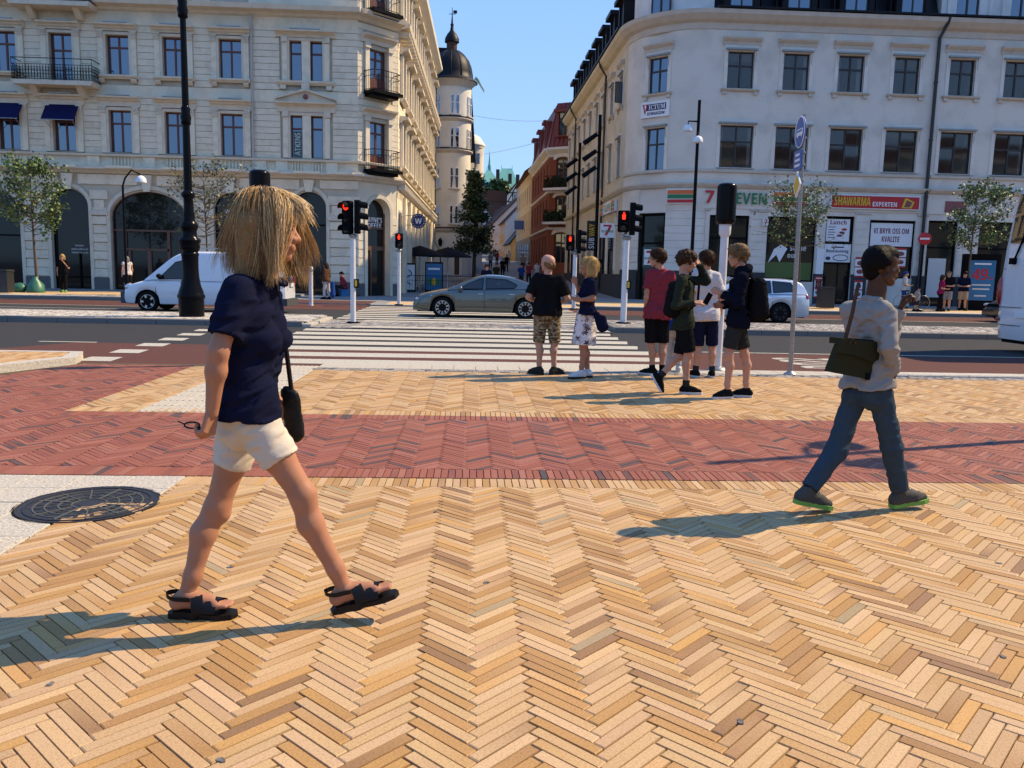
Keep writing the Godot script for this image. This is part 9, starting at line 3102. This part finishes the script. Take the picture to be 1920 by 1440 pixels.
	sit_person()
	passer("man in dark shirt looking down behind the grey car", V(0.76, 0.02, -40), V(0.25, 0, 1), 1.8, "cloth_navy", "cloth_charcoal", 1.9, 0.8, "short", "hair_brown", 1)
	passer("man in white sports shirt and blue cap reading his phone", V(21.45, 0.12, -40.2), V(0.9, 0, 0.3), 1.82, "cloth_white", "cloth_blue", 1.0, 0.8, "crop", "cloth_blue", 1, {"legs": "shorts", "head": 1.05})
	passer("small child in grey top and cap standing by the bicycle", V(20.1, 0.12, -36.5), V(0.6, 0, 0.7), 1.05, "cloth_grey", "cloth_charcoal", 1.0, 1.8, "crop", "cloth_charcoal", 0, {"legs": "shorts", "head": 0.85})
	passer("woman in magenta top with folded arms near the bicycle", V(21.6, 0.12, -37.2), V(0.9, 0, 0.3), 1.66, "cloth_magenta", "cloth_black", 1.9, 0.8, "bob", "hair_brown", 1, {"female": 1.0, "build": 1.1})
	passer("man in black shirt and checked shorts beside the woman in magenta", V(22.5, 0.12, -38.2), V(-0.5, 0, 0.8), 1.86, "cloth_black", "cloth_grey", 1.0, 0.8, "crop", "hair_sand", 1, {"legs": "shorts", "loose_legs": 0.03})
	passer("man in dark shirt and tan shorts standing left of the advertising pillar", V(23.75, 0.12, -39.0), V(-0.3, 0, 0.9), 1.86, "cloth_navy", "cloth_tan", 1.0, 0.8, "short", "hair_black", 1, {"legs": "shorts", "loose_legs": 0.032})
	# walkers up the side street
	var far := [[1.9, 0.32, -62, "cloth_olive", "cloth_charcoal", "walker in olive top nearest the conifer", 0.2], [2.9, 0.95, -76, "cloth_black", "cloth_black", "walker in black in the middle of the side street", -0.2], [3.75, 1.5, -88, "cloth_black", "cloth_charcoal", "second walker in black farther up the side street", 0.4], [3.3, 2.3, -106, "cloth_red", "cloth_charcoal", "walker in red top far up the side street", 0.1], [4.9, 2.4, -108, "cloth_white", "cloth_tan", "walker in white far up the side street", -0.3], [3.75, 0.32, -62, "cloth_blue", "cloth_charcoal", "walker in blue top left of the balding man", 0.3], [4.6, 0.5, -66, "cloth_red", "cloth_black", "walker in maroon top beside the balding man", -0.4], [5.4, 0.6, -68, "cloth_white", "cloth_blue", "walker in white shirt beside the red brick house", 0.5], [5.6, 1.6, -90, "cloth_tan", "cloth_charcoal", "walker in tan by the tan terrace", 0.0], [2.2, 1.8, -94, "cloth_grey", "cloth_navy", "walker in grey by the turret house", 0.2]]
	for e in far:
		passer(e[5], V(e[0], e[1], e[2]), V(e[6], 0, 1 if e[6] > 0 else -1), 1.76, e[3], e[4], 1.9, 0.8, "crop", ["hair_brown", "hair_sand", "hair_black"][int(absf(e[2])) % 3], 0, {"cell": 0.04, "cloth_cell": 0.04, "head_cell": 0.026, "hand_cell": 0.022})
	bicycle()
func backpack(label: String, t: Transform3D, s: float, f: Vector3) -> void:
	# local +z points towards the wearer's back
	var o := thing("backpack", label, "backpack", t, "black backpacks")
	var b := MB.new()
	var bs := []
	for x in [-0.07, 0.07]:
		bs.append([V(x, 0.17, 0.0) * s, V(x * 1.15, -0.17, -0.03) * s, 0.075 * s, 0.1 * s])
		bs.append([V(x, 0.17, 0.05) * s, V(x, -0.2, 0.05) * s, 0.07 * s, 0.085 * s])
	blend(b, bs, 0.014, 0.05, 0.022, 9.0)
	fin(b, "pack_body", "cloth_black", o)
	for m in [-1.0, 1.0]:
		var st := MB.new()
		st.tube([V(0.1 * m, 0.2, 0.08) * s, V(0.13 * m, 0.29, 0.17) * s, V(0.14 * m, 0.2, 0.31) * s, V(0.15 * m, -0.05, 0.3) * s, V(0.13 * m, -0.2, 0.12) * s], 0.018, 6)
		fin(st, "strap", "cloth_black", o)
	var c := MB.new()
	c.tube([V(-0.08, 0.18, -0.09) * s, V(0.02, 0.06, -0.12) * s, V(-0.06, -0.05, -0.135) * s, V(0.05, -0.18, -0.14) * s], 0.005, 5)
	fin(c, "cord", "cloth_charcoal", o)
func sit_person() -> void:
	var face := V(-0.9, 0, 0.4)
	var J := standing(face, 1.7, 1)
	var B := frame(face)
	for k in J:
		if k.substr(0, 2) in ["he", "ne", "sh", "el", "wr", "hi"]: J[k] += V(0, -0.42, 0) - B.z * 0.1
		if k.substr(0, 2) in ["he", "ne", "sh"]: J[k] += B.z * 0.12
	for k in [["L", 1.0], ["R", -1.0]]:
		J["kn" + k[0]] = B * V(0.1 * k[1], 0.52, 0.32)
		J["an" + k[0]] = B * V(0.1 * k[1], 0.087, 0.28)
	person("person", "man in dark red jacket and cap sitting on a crate against the cafe wall", {"base": V(-6.75, 0.02, -44.3), "joints": J, "face": face, "look": face + V(0, -0.5, 0), "cell": 0.026, "head_cell": 0.016, "hand_cell": 0.014, "skin": "skin_mid", "top": "cloth_red", "legs": "trousers", "legs_m": "cloth_charcoal", "leg_len": 1.9, "sleeve": 1.9, "shoe_m": "cloth_black", "sole_m": "cloth_black", "hair": "crop", "hair_m": "cloth_black", "wrinkle": 0.01, "loose": 0.025, "handR": hand_at(face, Vector3.UP, true), "handL": hand_at(face, Vector3.UP, false)})
	var c := thing("crate", "blue crate under the sitting man by the cafe wall", "crate", at3(-6.65, 0.02, -44.35, 0.4))
	bx(c, "box", "sign_sky", T0, -0.22, 0.22, 0.0, 0.36, -0.22, 0.22)
	bx(c, "rim", "sign_blue", T0, -0.24, 0.24, 0.33, 0.37, -0.24, 0.24)
func bicycle() -> void:
	var t := thing("bicycle", "dark bicycle leaning behind the child and the woman in magenta", "bicycle", at3(20.9, 0.12, -38.4))
	for x in [-0.55, 0.55]:
		var w := MB.new()
		var pts := []
		for i in 25: pts.append(V(x + cos(TAU * i / 24) * 0.34, 0.35 + sin(TAU * i / 24) * 0.34, 0))
		w.tube(pts, 0.018, 6, false)
		for i in 12: w.tube([V(x, 0.35, 0), V(x + cos(TAU * i / 12) * 0.34, 0.35 + sin(TAU * i / 12) * 0.34, 0)], 0.003, 3, false)
		fin(w, "wheel", "galv", t)
	var f := MB.new()
	for e in [[-0.55, 0.35, -0.2, 0.82], [-0.2, 0.82, -0.08, 0.32], [-0.55, 0.35, -0.08, 0.32], [-0.08, 0.32, 0.4, 0.85], [-0.2, 0.8, 0.4, 0.85], [0.55, 0.35, 0.38, 0.98]]: f.tube([V(e[0], e[1], 0), V(e[2], e[3], 0)], 0.018, 6)
	fin(f, "frame", "black_iron", t)
	var h := MB.new()
	h.tube([V(0.3, 1.02, -0.28), V(0.4, 1.02, 0), V(0.3, 1.02, 0.28)], 0.014, 6)
	fin(h, "handlebar", "black_iron", t)
	var s := MB.new()
	s.ball(V(-0.24, 0.9, 0), V(0.13, 0.04, 0.08), 10, 6)
	fin(s, "saddle", "black_matt", t)
func _ready() -> void:
	rng.seed = 2024
	make_materials()
	build_camera_and_light()
	build_ground()
	left_building()
	right_building()
	across_square()
	far_street()
	street_signs()
	build_trees()
	build_vehicles()
	build_people()
